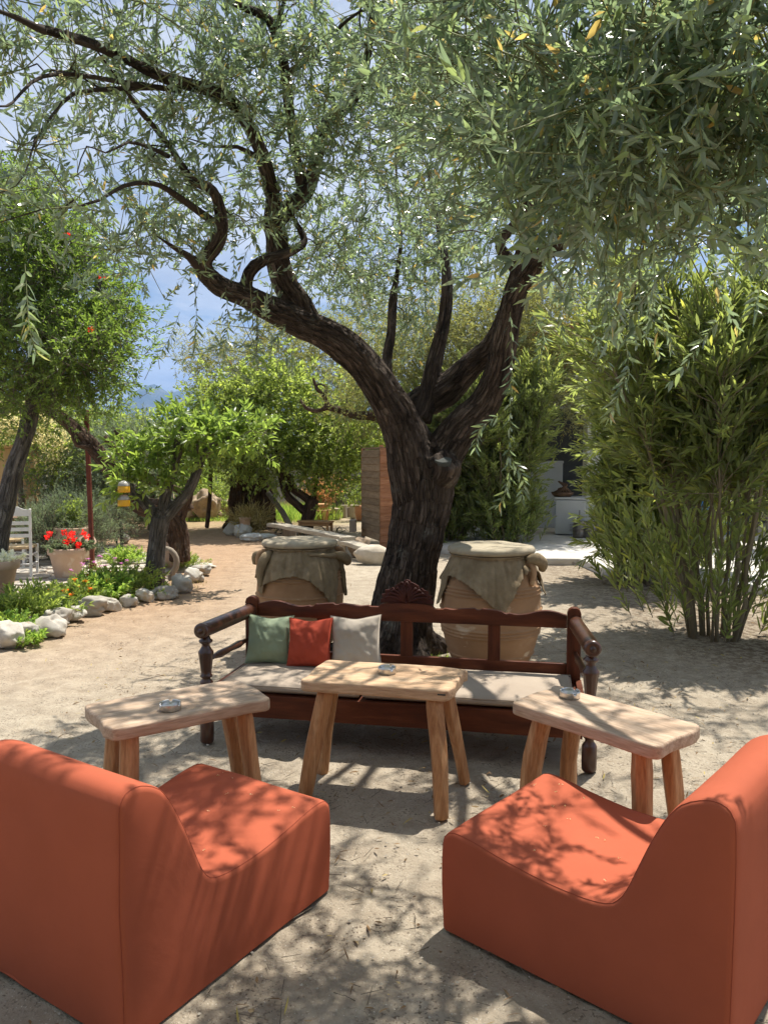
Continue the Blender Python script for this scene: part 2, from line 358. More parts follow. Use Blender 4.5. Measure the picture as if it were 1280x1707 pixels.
# limbs with bark: tubes merged by a voxel remesh, then grooved along each limb
def resample(pts, rad, step):
    pts = [Vector(p) for p in pts]; n = len(pts); out = []; ro = []
    for i in range(n - 1):
        p0, p1, p2, p3 = pts[max(i - 1, 0)], pts[i], pts[i + 1], pts[min(i + 2, n - 1)]
        m = max(2, int((p2 - p1).length / step))
        for k in range(m):
            t = k / m
            q = 0.5 * ((2 * p1) + (p2 - p0) * t + (2 * p0 - 5 * p1 + 4 * p2 - p3) * t * t + (3 * p1 - p0 - 3 * p2 + p3) * t ** 3)
            out.append(q); ro.append(rad[i] * (1 - t) + rad[i + 1] * t)
    out.append(pts[-1]); ro.append(rad[-1]); return out, ro
def bark_wood(name, limbs, mat, parent, voxel=0.012, groove=0.012, lump=0.05, freq=1.0, step=0.05, extra=None, seed=0):
    mb = MB(); segs = []; off = 0.0
    for pts, rad in limbs:
        pp, rr = resample(pts, rad, step)
        rr = [r * (1 + lump * float(fbm(np.array([[p.x * 5 + seed, p.y * 5, p.z * 5]]), 2)[0]) * 2) for p, r in zip(pp, rr)]
        mb.tube(pp, rr, n=14)
        L = off
        for i in range(len(pp) - 1):
            ln = (pp[i + 1] - pp[i]).length; segs.append((*pp[i], *pp[i + 1], rr[i], rr[i + 1], L, L + ln)); L += ln
        off += 7.3
    if extra: extra(mb)
    me = mb.mesh(name + '_raw')
    tmp = bpy.data.objects.new('tmp', me); COL.objects.link(tmp)
    md = tmp.modifiers.new('r', 'REMESH'); md.mode = 'VOXEL'; md.voxel_size = voxel; md.use_smooth_shade = True
    ms = tmp.modifiers.new('s', 'SMOOTH'); ms.iterations = 3; ms.factor = 0.5
    dg = bpy.context.evaluated_depsgraph_get(); ev = tmp.evaluated_get(dg); m2 = bpy.data.meshes.new_from_object(ev)
    bpy.data.objects.remove(tmp)
    n = len(m2.vertices); V = np.zeros(n * 3, np.float32); m2.vertices.foreach_get('co', V); V = V.reshape(-1, 3).astype(np.float64)
    Nn = np.zeros(n * 3, np.float32); m2.vertices.foreach_get('normal', Nn); Nn = Nn.reshape(-1, 3)
    S = np.array(segs); A = S[:, :3]; B = S[:, 3:6]; AB = B - A; l2 = (AB ** 2).sum(1)
    bk = np.zeros((n, 3)); rl = np.zeros(n)
    for i0 in range(0, n, 20000):
        v = V[i0:i0 + 20000]; ap = v[:, None] - A[None]; t = np.clip((ap * AB[None]).sum(2) / l2[None], 0, 1)
        dd = np.linalg.norm(ap - AB[None] * t[..., None], axis=2) / np.maximum(S[None, :, 6], .02) ; j = dd.argmin(1); ix = np.arange(len(v)); tj = t[ix, j]
        ax = nrmz(AB[j]); q = v - (A[j] + AB[j] * tj[:, None]); ref = nrmz(np.cross(ax, np.array([.1, 1, .05]) + 0 * ax)); r2 = np.cross(ax, ref)
        rr = S[j, 6] * (1 - tj) + S[j, 7] * tj; qn = nrmz(q)
        bk[i0:i0 + 20000, 0] = (qn * ref).sum(1) * rr; bk[i0:i0 + 20000, 1] = (qn * r2).sum(1) * rr
        bk[i0:i0 + 20000, 2] = S[j, 8] * (1 - tj) + S[j, 9] * tj; rl[i0:i0 + 20000] = rr
    g = fbm(bk * np.array([34, 34, 6.5]) * freq, 3); g = 1 - np.abs(g) * 2.4
    g2 = fbm(bk * np.array([7, 7, 2.]) * freq + 5, 2)
    amp = np.clip(rl / 0.16, 0.15, 1)
    V2 = V + Nn * (g * groove * amp + g2 * groove * 1.6 * amp)[:, None]
    m2.vertices.foreach_set('co', V2.astype(np.float32).ravel())
    a = m2.attributes.new('bk', 'FLOAT_VECTOR', 'POINT'); a.data.foreach_set('vector', bk.astype(np.float32).ravel())
    m2.materials.clear(); m2.polygons.foreach_set('use_smooth', np.ones(len(m2.polygons), dtype=bool)); m2.update()
    m2.name = name
    return link(name, m2, mat, parent)
def loc_pts(pts, root): return [Vector(p) - root for p in pts]
def into(root, o):
    o.data.transform(Matrix.Translation(-root.location)); o.parent = root; return o

# ================================================================== SETTING
def axis(lo, hi, step, far, g=1.16):
    a = list(np.arange(lo, hi + 1e-6, step)); s = step; x = lo; left = []
    while x > -far: s *= g; x -= s; left.append(x)
    s = step; x = hi; right = []
    while x < far: s *= g; x += s; right.append(x)
    return np.array(left[::-1] + a + right)
gx = axis(-3.6, 3.6, .035, 7000); gy = axis(1.0, 9.0, .035, 7000)
X, Y = np.meshgrid(gx, gy); pts = np.stack([X.ravel(), Y.ravel(), 0 * X.ravel()], 1)
near = np.exp(-np.maximum(0, np.hypot(pts[:, 0], pts[:, 1] - 4) - 6) / 3)
hz = (fbm(pts * 1.1, 3) * .012 + (1 - np.abs(fbm(pts * 3.2 + 9, 3)) * 3) * .007 + fbm(pts * 9, 3) * .005 + fbm(pts * 22, 2) * .0025) * near
# heel and sole marks in the loose sand
for k in range(420):
    fx, fy = rng.uniform(-3.2, 3.2), rng.uniform(1.2, 9); a = rng.uniform(0, 6.28); l, w = rng.uniform(.07, .13), rng.uniform(.03, .06)
    dx = (pts[:, 0] - fx); dy = (pts[:, 1] - fy); near_i = np.where((np.abs(dx) < .4) & (np.abs(dy) < .4))[0]
    u = (dx[near_i] * math.cos(a) + dy[near_i] * math.sin(a)) / l; q = (-dx[near_i] * math.sin(a) + dy[near_i] * math.cos(a)) / w
    rr = u * u + q * q; hz[near_i] += -.013 * np.exp(-rr) + .007 * np.exp(-(rr - 2.2) ** 2)
hz = np.clip(hz, -.024, .022) - .014
pts[:, 2] = hz
nx, ny = len(gx), len(gy)
ii = (np.arange(ny - 1)[:, None] * nx + np.arange(nx - 1)[None]).ravel()
Q = np.stack([ii, ii + 1, ii + nx + 1, ii + nx], 1)
def ground_mat():
    m, t, o = M_new('sand'); co = coords(t, (1, 1, 1), None, True)
    def noi(s, d=8, r=.6, dist=0): 
        n = N(t, 'ShaderNodeTexNoise', i_Scale=s, i_Detail=d, i_Roughness=r, i_Distortion=dist); t.links.new(co, n.inputs['Vector']); return n
    big = noi(.55, 4); r1 = ramp(t, big.outputs['Fac'], [(.35, (.37, .315, .245)), (.65, (.45, .39, .305))])
    # redder trodden earth away from the seats
    sp = N(t, 'ShaderNodeSeparateXYZ'); t.links.new(co, sp.inputs[0])
    far = N(t, 'ShaderNodeMapRange'); far.inputs[1].default_value = 5.0; far.inputs[2].default_value = 9.0; t.links.new(sp.outputs['Y'], far.inputs[0])
    side = N(t, 'ShaderNodeMapRange'); side.inputs[1].default_value = -.4; side.inputs[2].default_value = -2.6; t.links.new(sp.outputs['X'], side.inputs[0])
    ml = N(t, 'ShaderNodeMath', operation='MULTIPLY'); t.links.new(far.outputs[0], ml.inputs[0]); t.links.new(side.outputs[0], ml.inputs[1])
    m1 = N(t, 'ShaderNodeMixRGB'); m1.inputs[2].default_value = (.40, .275, .18, 1); t.links.new(ml.outputs[0], m1.inputs[0]); t.links.new(r1.outputs[0], m1.inputs[1])
    n2 = noi(6, 9, .7, .4); r2 = ramp(t, n2.outputs['Fac'], [(.38, (0, 0, 0)), (.62, (1, 1, 1))])
    m2 = N(t, 'ShaderNodeMixRGB', blend_type='MULTIPLY'); m2.inputs[0].default_value = .55; t.links.new(m1.outputs[0], m2.inputs[1])
    r2b = ramp(t, r2.outputs[0], [(0, (.62, .57, .52)), (1, (1.08, 1.07, 1.04))]); t.links.new(r2b.outputs[0], m2.inputs[2])
    # dark crumbs and pale grains
    n3 = noi(75, 3, .6); r3 = ramp(t, n3.outputs['Fac'], [(.56, (0, 0, 0)), (.63, (1, 1, 1))])
    n3b = noi(3.5, 5, .6); r3b = ramp(t, n3b.outputs['Fac'], [(.42, (.1, .1, .1)), (.6, (.9, .9, .9))])
    mk = N(t, 'ShaderNodeMath', operation='MULTIPLY'); t.links.new(r3.outputs[0], mk.inputs[0]); t.links.new(r3b.outputs[0], mk.inputs[1])
    m3 = N(t, 'ShaderNodeMixRGB'); m3.inputs[2].default_value = (.13, .10, .075, 1); t.links.new(mk.outputs[0], m3.inputs[0]); t.links.new(m2.outputs[0], m3.inputs[1])
    n4 = noi(140, 2, .5); r4 = ramp(t, n4.outputs['Fac'], [(.68, (0, 0, 0)), (.72, (1, 1, 1))])
    m4 = N(t, 'ShaderNodeMixRGB'); m4.inputs[2].default_value = (.7, .64, .54, 1); t.links.new(r4.outputs[0], m4.inputs[0]); t.links.new(m3.outputs[0], m4.inputs[1])
    # leaf mould under the hedge on the right, thin weeds far back
    fr = N(t, 'ShaderNodeMapRange'); fr.inputs[1].default_value = 1.6; fr.inputs[2].default_value = 3.2; t.links.new(sp.outputs['X'], fr.inputs[0])
    fy2 = N(t, 'ShaderNodeMapRange'); fy2.inputs[1].default_value = 4.5; fy2.inputs[2].default_value = 6.5; t.links.new(sp.outputs['Y'], fy2.inputs[0])
    mm = N(t, 'ShaderNodeMath', operation='MULTIPLY'); t.links.new(fr.outputs[0], mm.inputs[0]); t.links.new(fy2.outputs[0], mm.inputs[1])
    n5 = noi(12, 8, .75); r5 = ramp(t, n5.outputs['Fac'], [(.42, (0, 0, 0)), (.56, (1, 1, 1))])
    mn = N(t, 'ShaderNodeMath', operation='MULTIPLY'); t.links.new(mm.outputs[0], mn.inputs[0]); t.links.new(r5.outputs[0], mn.inputs[1])
    m5 = N(t, 'ShaderNodeMixRGB'); m5.inputs[2].default_value = (.15, .11, .075, 1); t.links.new(mn.outputs[0], m5.inputs[0]); t.links.new(m4.outputs[0], m5.inputs[1])
    fg = N(t, 'ShaderNodeMapRange'); fg.inputs[1].default_value = 17; fg.inputs[2].default_value = 27; t.links.new(sp.outputs['Y'], fg.inputs[0])
    n6 = noi(.9, 6, .7); r6 = ramp(t, n6.outputs['Fac'], [(.4, (.25, .25, .25)), (.6, (1, 1, 1))])
    mg = N(t, 'ShaderNodeMath', operation='MULTIPLY'); t.links.new(fg.outputs[0], mg.inputs[0]); t.links.new(r6.outputs[0], mg.inputs[1])
    m6 = N(t, 'ShaderNodeMixRGB'); m6.inputs[2].default_value = (.22, .23, .08, 1); t.links.new(mg.outputs[0], m6.inputs[0]); t.links.new(m5.outputs[0], m6.inputs[1])
    b = N(t, 'ShaderNodeBsdfPrincipled', i_Roughness=.95); b.inputs['Specular IOR Level'].default_value = .12
    t.links.new(m6.outputs[0], b.inputs['Base Color'])
    bb = noi(38, 10, .75); b1 = N(t, 'ShaderNodeBump', i_Strength=1, i_Distance=.014); t.links.new(bb.outputs['Fac'], b1.inputs['Height'])
    bb2 = noi(9, 6, .7); b2 = N(t, 'ShaderNodeBump', i_Strength=.8, i_Distance=.03); t.links.new(bb2.outputs['Fac'], b2.inputs['Height']); t.links.new(b1.outputs[0], b2.inputs['Normal'])
    t.links.new(b2.outputs[0], b.inputs['Normal']); t.links.new(b.outputs[0], o.inputs[0]); return m
MT['sand'] = ground_mat()
gnd = link('ground', mesh_np('ground', pts, Q, 4, smooth=True), MT['sand']); tag(gnd, 'sandy courtyard ground with footprints and crumbs', kind='structure')

# far mountains, at their real distance, seen through the air
def ridge(name, y0, x0, x1, prof, depth, seed, mat, label):
    n = 150; m = 24; V = []
    xs = np.linspace(x0, x1, n)
    ph = np.interp(xs, [p[0] for p in prof], [p[1] for p in prof])
    for j in range(m):
        t = j / (m - 1); s = math.sin(t * math.pi) if t > .5 else math.sin(t * math.pi) ** 1.2
        yy = y0 + depth * t
        q = np.stack([xs / 420 + seed, np.full(n, yy / 420), np.zeros(n)], 1)
        q2 = np.stack([xs / 110 + seed, np.full(n, yy / 200), np.zeros(n)], 1)
        z = ph * s * (1 + .25 * fbm(q, 4) * (1 - abs(2 * t - 1) * .2)) + 22 * fbm(q2, 3) * s - 6
        V.append(np.stack([xs, np.full(n, yy), z], 1))
    V = np.concatenate(V); i = (np.arange(m - 1)[:, None] * n + np.arange(n - 1)[None]).ravel()
    o = link(name, mesh_np(name, V, np.stack([i, i + 1, i + n + 1, i + n], 1), 4, smooth=True), mat); tag(o, label, kind='structure'); return o
MT['hill'] = surf('hill', [(.35, (.04, .06, .04)), (.5, (.07, .085, .055)), (.68, (.18, .17, .14))], .006, bump=.8, bscale=.03, bdist=14, world=True, rough=.95, spec=.05)
Dm = 5200
ridge('mountains', Dm, -6200, 2600, [(-6200, 420), (-4200, 470), (-2600, 440), (-2050, 420), (-1800, 520), (-1640, 455), (-1500, 540), (-1250, 480), (-1050, 620), (-820, 760), (-500, 640), (0, 560), (1200, 400), (2600, 200)], 1500, 3.1, MT['hill'],
      'blue mountain range on the skyline beyond the garden')

# paved terrace on the left with loose flagstones
MT['flag'] = surf('flagstone_mat', [(.3, (.38, .33, .27)), (.7, (.52, .47, .40))], 5, rough=.9, bump=.35, var=.12, bscale=20)
MT['mortar'] = surf('terrace_bed', [(.3, (.34, .28, .22)), (.7, (.44, .37, .30))], 6, rough=.95, bump=.4)
ter = empty('terrace', (-6.5, 11.3, 0)); tag(ter, 'paved terrace of irregular pale flagstones beside the flower bed', kind='structure')
outl = [G(-260, 1060), G(-260, 918), G(60, 902), G(200, 912), G(262, 925), G(335, 930), G(330, 948), G(232, 962), G(120, 990), G(20, 1012)]
mb = MB(); mb.slab([(p.x, p.y) for p in outl], -.03, .004); into(ter, mb.build('paving_bed', MT['mortar']))
def inside(x, y, poly):
    c = False; j = len(poly) - 1
    for i in range(len(poly)):
        a, b = poly[i], poly[j]
        if (a[1] > y) != (b[1] > y) and x < (b[0] - a[0]) * (y - a[1]) / (b[1] - a[1]) + a[0]: c = not c
        j = i
    return c
poly = [(p.x, p.y) for p in outl]
flag_meshes = []
for k in range(7):
    mb = MB(); n = random.choice([5, 6, 6, 7]); o_ = []
    for i in range(n):
        a = 2 * math.pi * (i + random.uniform(-.2, .2)) / n; r = random.uniform(.27, .34); o_.append((r * math.cos(a) * 1.15, r * math.sin(a) * .85))
    mb.slab(o_, 0, .022); me = mb.mesh('flagstone'); bevel_mesh(me, .006, 1); me.materials.append(MT['flag']); flag_meshes.append(me)
xs_ = [p[0] for p in poly]; ys_ = [p[1] for p in poly]; cnt = 0
for iy in range(int((max(ys_) - min(ys_)) / .52) + 1):
    for ix in range(int((max(xs_) - min(xs_)) / .66) + 1):
        x = min(xs_) + ix * .66 + (iy % 2) * .33 + random.uniform(-.04, .04); y = min(ys_) + iy * .52 + random.uniform(-.03, .03)
        if x < -8.8 or not all(inside(x + a, y + b, poly) for a, b in ((.2, 0), (-.2, 0), (0, .18), (0, -.18))): continue
        o = link('flagstone', random.choice(flag_meshes), None, ter, loc=(x - ter.location.x, y - ter.location.y, .004), rot=(0, 0, random.uniform(-.25, .25))); cnt += 1

# raised concrete apron on the right with its kerb
MT['concrete'] = surf('concrete', [(.3, (.50, .47, .42)), (.7, (.62, .59, .54))], 2.5, rough=.85, bump=.25, world=True, spots=(9, .64, (.34, .31, .27)))
MT['concrete_edge'] = surf('concrete_edge', [(.3, (.30, .27, .23)), (.7, (.42, .38, .33))], 6, rough=.9, bump=.4)
p1, p2, p3 = G(908, 941), G(965, 941), G(1003, 958)
ap = [(p1.x, p1.y), (p2.x, p2.y), (p3.x, p3.y), (p3.x + .9, p3.y - .9), (p3.x + 1.9, p3.y - 2.1), (16, 9.2), (16, 22), (p1.x - 1.6, 22), (p1.x - 1.6, p1.y + 1.6)]
mb = MB(); mb.slab(ap, -.03, .10); me = mb.mesh('pavement'); bevel_mesh(me, .012, 1)
tag(link('pavement', me, MT['concrete']), 'raised pale concrete pavement in front of the building', kind='structure')

# ------------------------------------------------------------------ building on the right
MT['plaster'] = surf('plaster', [(.3, (.50, .52, .47)), (.7, (.60, .61, .56))], 3, rough=.9, bump=.15, world=True)
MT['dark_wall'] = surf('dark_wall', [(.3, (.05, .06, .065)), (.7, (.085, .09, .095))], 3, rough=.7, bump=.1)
MT['tile'] = surf('roof_tile', [(.3, (.42, .17, .09)), (.7, (.58, .28, .16))], 5, rough=.85, bump=.3, var=.25)
MT['frame_grey'] = surf('grey_paint', [(.3, (.20, .22, .24)), (.7, (.26, .28, .30))], 5, rough=.5, bump=.05)
MT['glass_dark'] = surf('window_glass', [(.3, (.02, .03, .035)), (.7, (.04, .05, .055))], 2, rough=.08, bump=.02, spec=.6)
bl = empty('building', (8.0, 18.5, 0.1), 0, 'low pale rendered building with tiled roof behind the oleander hedge', 'building')
def bpart(name, mb, mat, parent=None, bev=.01):
    me = mb.mesh(name)
    if bev: bevel_mesh(me, bev, 1, smooth=False)
    o = link(name, me, mat); into(bl, o)
    if parent: o.parent = parent
    return o
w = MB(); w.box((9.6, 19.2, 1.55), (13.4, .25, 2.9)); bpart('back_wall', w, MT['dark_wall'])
for xx in (2.62, 4.62, 7.4, 10.2, 13.0):
    w = MB(); w.box((xx, 17.1, 1.5), (.34, .34, 2.8)); bpart('pillar', w, MT['plaster'])
w = MB(); w.box((9.3, 16.95, 3.05), (14.2, .22, .5)); bpart('lintel', w, MT['plaster'])
w = MB(); w.box((9.3, 16.7, 3.42), (15.0, 1.2, .12)); bpart('eave', w, MT['plaster'])
for xx in (5.9, 8.8, 11.6):
    w = MB(); w.box((xx, 19.05, 1.5), (1.5, .08, 1.7)); fr = bpart('window', w, MT['frame_grey'])
    for s in (-1, 1):
        w = MB(); w.box((xx + s * .36, 19.0, 1.5), (.62, .03, 1.5)); o = bpart('pane', w, MT['glass_dark'], bev=0); o.parent = fr
w = MB(); w.prism([(2.3, 3.45), (16.4, 3.45), (15.2, 4.55), (3.4, 4.55)], 16.4, 22.5); rf = bpart('roof', w, MT['tile'])
tm = MB(); nn = 7; tv = []
for i in range(nn): a = math.pi * i / (nn - 1); tv.append((-.09 * math.cos(a), .075 * math.sin(a)))
tm.prism(tv, 0, .42); tme = tm.mesh('roof_tile'); tme.materials.append(MT['tile'])
for k in range(66):
    for r_ in range(2):
        o = link('roof_tile', tme, None, rf, loc=(2.45 + k * .21 - bl.location.x, 16.02 + r_ * .36 - bl.location.y, 3.50 + r_ * .06 - .1), rot=(R(9), 0, 0))
w = MB(); c = P(893, 495, 17.6); w.box((c.x - .25, 17.6, c.z - .5), (.66, .5, 1.6)); w.box((c.x - .25, 17.6, c.z + .32), (.78, .62, .07)); chm = bpart('chimney', w, MT['plaster'])
w = MB(); w.lathe([(.11, c.z + .35), (.08, c.z + .42), (.065, c.z + .75), (.085, c.z + .78), (.03, c.z + .8)], (c.x + .1, 17.6, 0), 12); o = bpart('chimney_pot', w, MT['tile'], bev=0); o.parent = chm
w = MB(); w.box((3.0, 18.98, 1.45), (1.3, .12, 2.3)); bpart('shutter_door', w, MT['frame_grey'])

# ochre wall at the left
MT['ochre'] = surf('ochre_render', [(.3, (.50, .33, .16)), (.7, (.60, .42, .22))], 3, (1, 1, .4), rough=.9, bump=.25)
a, b = P(-330, 755, 14.6), P(55, 755, 14.2)
ow = empty('ochre_wall', ((a.x + b.x) / 2, 14.4, 0), 0, 'ochre rendered garden wall under the flowering climber', 'wall')
w = MB(); w.box(((a.x + b.x) / 2, 14.4, .95), (b.x - a.x, .3, 1.9)); me = w.mesh('wall_body'); bevel_mesh(me, .02); into(ow, link('wall_body', me, MT['ochre']))
w = MB(); w.box(((a.x + b.x) / 2, 14.4, 1.93), (b.x - a.x + .06, .36, .06)); me = w.mesh('coping'); bevel_mesh(me, .012); into(ow, link('coping', me, MT['ochre']))

# grey plank fence along the back
MT['grey_wood'] = surf('grey_wood', [(.3, (.20, .19, .175)), (.7, (.36, .345, .32))], 6, (6, 6, .5), rough=.9, bump=.4, var=.25)
fe = empty('plank_fence', (-4, 27, 0), 0, 'weathered grey upright plank fence at the back of the garden', 'fence')
w = MB(); w.box((0, 0, .98), (.165, .028, 1.96)); pm = w.mesh('plank'); bevel_mesh(pm, .006, 1, smooth=False); pm.materials.append(MT['grey_wood'])
for k in range(78):
    link('plank', pm, None, fe, loc=(-8.3 + k * .18, random.uniform(-.01, .01) + k * .02, random.uniform(-.05, .05)), rot=(0, random.uniform(-.012, .012), 0))
for zz in (.5, 1.5):
    w = MB(); w.box((-1.3, .8, zz), (14, .05, .09), rot=Matrix.Rotation(.111, 3, 'Z')); w.build('rail', MT['grey_wood'], fe)

# ================================================================== FOLIAGE TREES
def crown_points(ells, rs=None):
    """ells: (cx,cy,cz, rx,ry,rz, n) in metres -> clump centres, biased towards the outside"""
    C = []; O = []
    for cx, cy, cz, rx, ry, rz, n in ells:
        d = rnd_dir(n); r = rng.uniform(.25, 1, n) ** .55; p = np.array([cx, cy, cz]) + d * r[:, None] * np.array([rx, ry, rz]); C.append(p); O.append(d)
    return np.concatenate(C), np.concatenate(O)
def foliage(root, name, ells, mat, L, Wd, per=4, nodes=6, slen=.28, spread=.16, shape='diamond', droop=.15, up=.25, angle=50, whorl=2, stems=True, bend=.12, smat='twig', nspread=.55):
    C, O = crown_points(ells); C = np.repeat(C, per, 0) + rng.normal(size=(len(C) * per, 3)) * spread; O = np.repeat(O, per, 0)
    ax = O * .6 + rnd_dir(len(O)) * .8 + np.array([0, 0, up])
    Ls = rng.uniform(.7, 1.3, len(C)) * slen
    p, d, n_, LL, WW, bb, st = sprigs(C, ax, Ls, nodes, L, Wd, angle, droop, whorl, nspread=nspread, bend=bend)
    me = leaf_mesh(name, p, d, n_, LL, WW, bb, shape)
    o = link(name, me, MT[mat]); tag(o, kind='stuff'); into(root, o)
    if stems:
        s1 = stems_mesh('twigs', st[0] - nrmz(ax) * .1, st[1], np.full(len(C), .004), np.full(len(C), .0025)); s2 = link('twigs', s1, MT[smat]); tag(s2, kind='stuff'); into(root, s2)
    return o
def E(px, py, d, rpx, rpz, rd, n):     # crown lobe centred on a line of sight, half sizes in pixels and metres
    p = P(px, py, d); k = d / F; return (p.x, p.y, p.z, rpx * k, rd, rpz * k, n)
def limb(px, rad): return [P(*q) for q in px], rad
def limb_tree(name, label, cat, limbs, mat, voxel=.02, groove=.008, group=None, part='trunk', step=.08, freq=1.3, seed=0):
    pts, rad = limbs[0]; base = Vector((pts[0].x, pts[0].y, 0))
    root = empty(name, base, 0, label, cat, group)
    into(root, bark_wood(part, limbs, MT[mat], None, voxel=voxel, groove=groove, freq=freq, step=step, seed=seed))
    return root

# --- the big olive
def gp(px, py, d, z=None):
    p = P(px, py, d)
    if z is not None: p.z = z
    return p
OL = []
tb = G(655, 1092)
D0 = tb.y
OL.append(([gp(655, 1092, D0, -.1), gp(665, 1050, D0), gp(680, 960, D0), gp(696, 880, D0), gp(706, 820, D0), gp(704, 765, D0)], [.34, .275, .235, .24, .26, .22]))
OL.append(limb([(696, 850, D0), (687, 790, D0 - .05), (671, 715, D0 - .1), (640, 655, D0 - .2), (598, 598, D0 - .3), (550, 560, D0 - .4), (505, 540, D0 - .5), (455, 517, D0 - .7), (410, 494, D0 - .9), (368, 478, D0 - 1.1), (342, 455, D0 - 1.3)],
               [.21, .195, .175, .155, .14, .125, .108, .092, .08, .07, .06]))
OL.append(limb([(520, 552, D0 - .45), (498, 508, D0 - .5), (478, 478, D0 - .55), (466, 445, D0 - .6), (462, 405, D0 - .65), (455, 370, D0 - .7)], [.10, .10, .09, .085, .082, .082]))
OL.append(limb([(455, 372, D0 - .7), (462, 352, D0 - .75), (452, 310, D0 - .9), (437, 258, D0 - 1.1), (412, 205, D0 - 1.3), (375, 160, D0 - 1.6), (330, 145, D0 - 1.8), (270, 128, D0 - 2.1), (215, 100, D0 - 2.4), (150, 72, D0 - 2.7), (60, 45, D0 - 3.1)],
               [.075, .055, .05, .045, .042, .038, .034, .03, .027, .023, .018]))
OL.append(limb([(460, 368, D0 - .7), (480, 348, D0 - .7), (508, 322, D0 - .7), (523, 285, D0 - .75), (532, 240, D0 - .8), (545, 205, D0 - .9), (572, 182, D0 - 1), (595, 155, D0 - 1.1), (610, 105, D0 - 1.3), (620, 40, D0 - 1.5)],
               [.07, .065, .06, .05, .046, .042, .038, .035, .03, .025]))
OL.append(limb([(505, 325, D0 - .7), (492, 250, D0 - .8), (482, 180, D0 - 1), (476, 120, D0 - 1.2), (462, 65, D0 - 1.5), (445, 30, D0 - 1.7), (400, 10, D0 - 1.9)], [.045, .036, .034, .032, .03, .027, .022]))
OL.append(limb([(478, 125, D0 - 1.2), (520, 95, D0 - 1.4), (560, 50, D0 - 1.6), (600, 18, D0 - 1.8)], [.022, .02, .017, .013]))
OL.append(limb([(460, 62, D0 - 1.5), (470, 20, D0 - 1.7), (485, -30, D0 - 1.9)], [.024, .02, .016]))
OL.append(limb([(345, 462, D0 - 1.25), (340, 435, D0 - 1.35), (362, 405, D0 - 1.45), (370, 375, D0 - 1.5), (362, 330, D0 - 1.6), (345, 310, D0 - 1.7), (320, 300, D0 - 1.8), (280, 240, D0 - 2), (235, 185, D0 - 2.2)], [.06, .055, .05, .042, .034, .03, .024, .018, .014]))
OL.append(limb([(408, 490, D0 - .9), (415, 455, D0 - .95), (438, 435, D0 - 1), (470, 425, D0 - .9), (498, 412, D0 - .8), (508, 400, D0 - .75), (498, 378, D0 - .75)], [.045, .042, .038, .034, .03, .03, .022]))
# crossing arcs at the left
OL.append(limb([(370, 378, D0 - 1.5), (320, 345, D0 - 1.8), (280, 318, D0 - 2), (250, 305, D0 - 2.2), (205, 310, D0 - 2.4), (165, 335, D0 - 2.6), (105, 348, D0 - 2.8)], [.03, .024, .02, .017, .015, .012, .008]))
OL.append(limb([(300, 150, D0 - 1.95), (230, 140, D0 - 2.2), (160, 128, D0 - 2.5), (95, 122, D0 - 2.8), (50, 138, D0 - 3), (20, 168, D0 - 3.2), (0, 175, D0 - 3.3)], [.018, .016, .014, .012, .011, .009, .006]))
OL.append(limb([(260, 145, D0 - 2.1), (190, 147, D0 - 2.3), (125, 155, D0 - 2.6), (88, 190, D0 - 2.8), (60, 230, D0 - 3), (46, 275, D0 - 3.1)], [.016, .014, .012, .01, .008, .006]))
OL.append(limb([(280, 262, D0 - 2), (245, 245, D0 - 2.2), (212, 238, D0 - 2.4), (175, 255, D0 - 2.6)], [.014, .013, .011, .008]))
OL.append(limb([(425, 258, D0 - 1.1), (395, 243, D0 - 1.3), (355, 245, D0 - 1.5)], [.02, .017, .012]))
# middle uprights
OL.append(limb([(648, 640, D0 + .1), (645, 600, D0 + .2), (652, 555, D0 + .3), (655, 500, D0 + .4), (662, 455, D0 + .5), (668, 400, D0 + .5), (664, 350, D0 + .6), (660, 270, D0 + .6), (662, 180, D0 + .6)], [.045, .042, .04, .04, .022, .018, .015, .012, .009]))
OL.append(limb([(700, 700, D0 + .1), (714, 655, D0 + .15), (724, 605, D0 + .2), (738, 545, D0 + .25), (745, 485, D0 + .3), (740, 420, D0 + .4), (728, 360, D0 + .5), (715, 290, D0 + .6)], [.10, .075, .066, .06, .05, .034, .026, .018]))
# right limbs
OL.append(limb([(705, 850, D0), (738, 760, D0), (775, 705, D0 - .05), (806, 672, D0 - .1), (830, 620, D0 - .2), (842, 560, D0 - .3), (855, 500, D0 - .4), (872, 430, D0 - .5), (882, 360, D0 - .6), (888, 270, D0 - .8), (895, 160, D0 - 1.1), (900, 40, D0 - 1.5)],
               [.2, .175, .15, .125, .105, .10, .09, .07, .05, .04, .03, .022]))
OL.append(limb([(672, 720, D0 + .1), (690, 678, D0 + .2), (740, 652, D0 + .2), (785, 608, D0 + .1), (822, 575, D0 - .05), (845, 520, D0 - .3)], [.12, .125, .13, .105, .095, .07]))
OL.append(limb([(852, 505, D0 - .4), (885, 450, D0 - .6), (915, 415, D0 - .9), (955, 388, D0 - 1.2), (1010, 362, D0 - 1.6), (1080, 350, D0 - 2.1), (1150, 330, D0 - 2.6), (1260, 335, D0 - 3.1)], [.075, .07, .065, .055, .045, .038, .03, .02]))
OL.append(limb([(868, 460, D0 - .45), (842, 425, D0 - .5), (832, 405, D0 - .55), (852, 380, D0 - .6), (872, 348, D0 - .7), (880, 300, D0 - .8)], [.045, .04, .036, .034, .03, .022]))
OL.append(limb([(960, 386, D0 - 1.2), (1000, 300, D0 - 1.8), (1040, 180, D0 - 2.6), (1080, 60, D0 - 3.2), (1120, -120, D0 - 3.7)], [.04, .034, .03, .025, .018]))
OL.append(limb([(884, 320, D0 - .7), (840, 230, D0 - 1.2), (790, 120, D0 - 1.8), (740, 10, D0 - 2.4), (700, -120, D0 - 3)], [.036, .03, .026, .022, .016]))
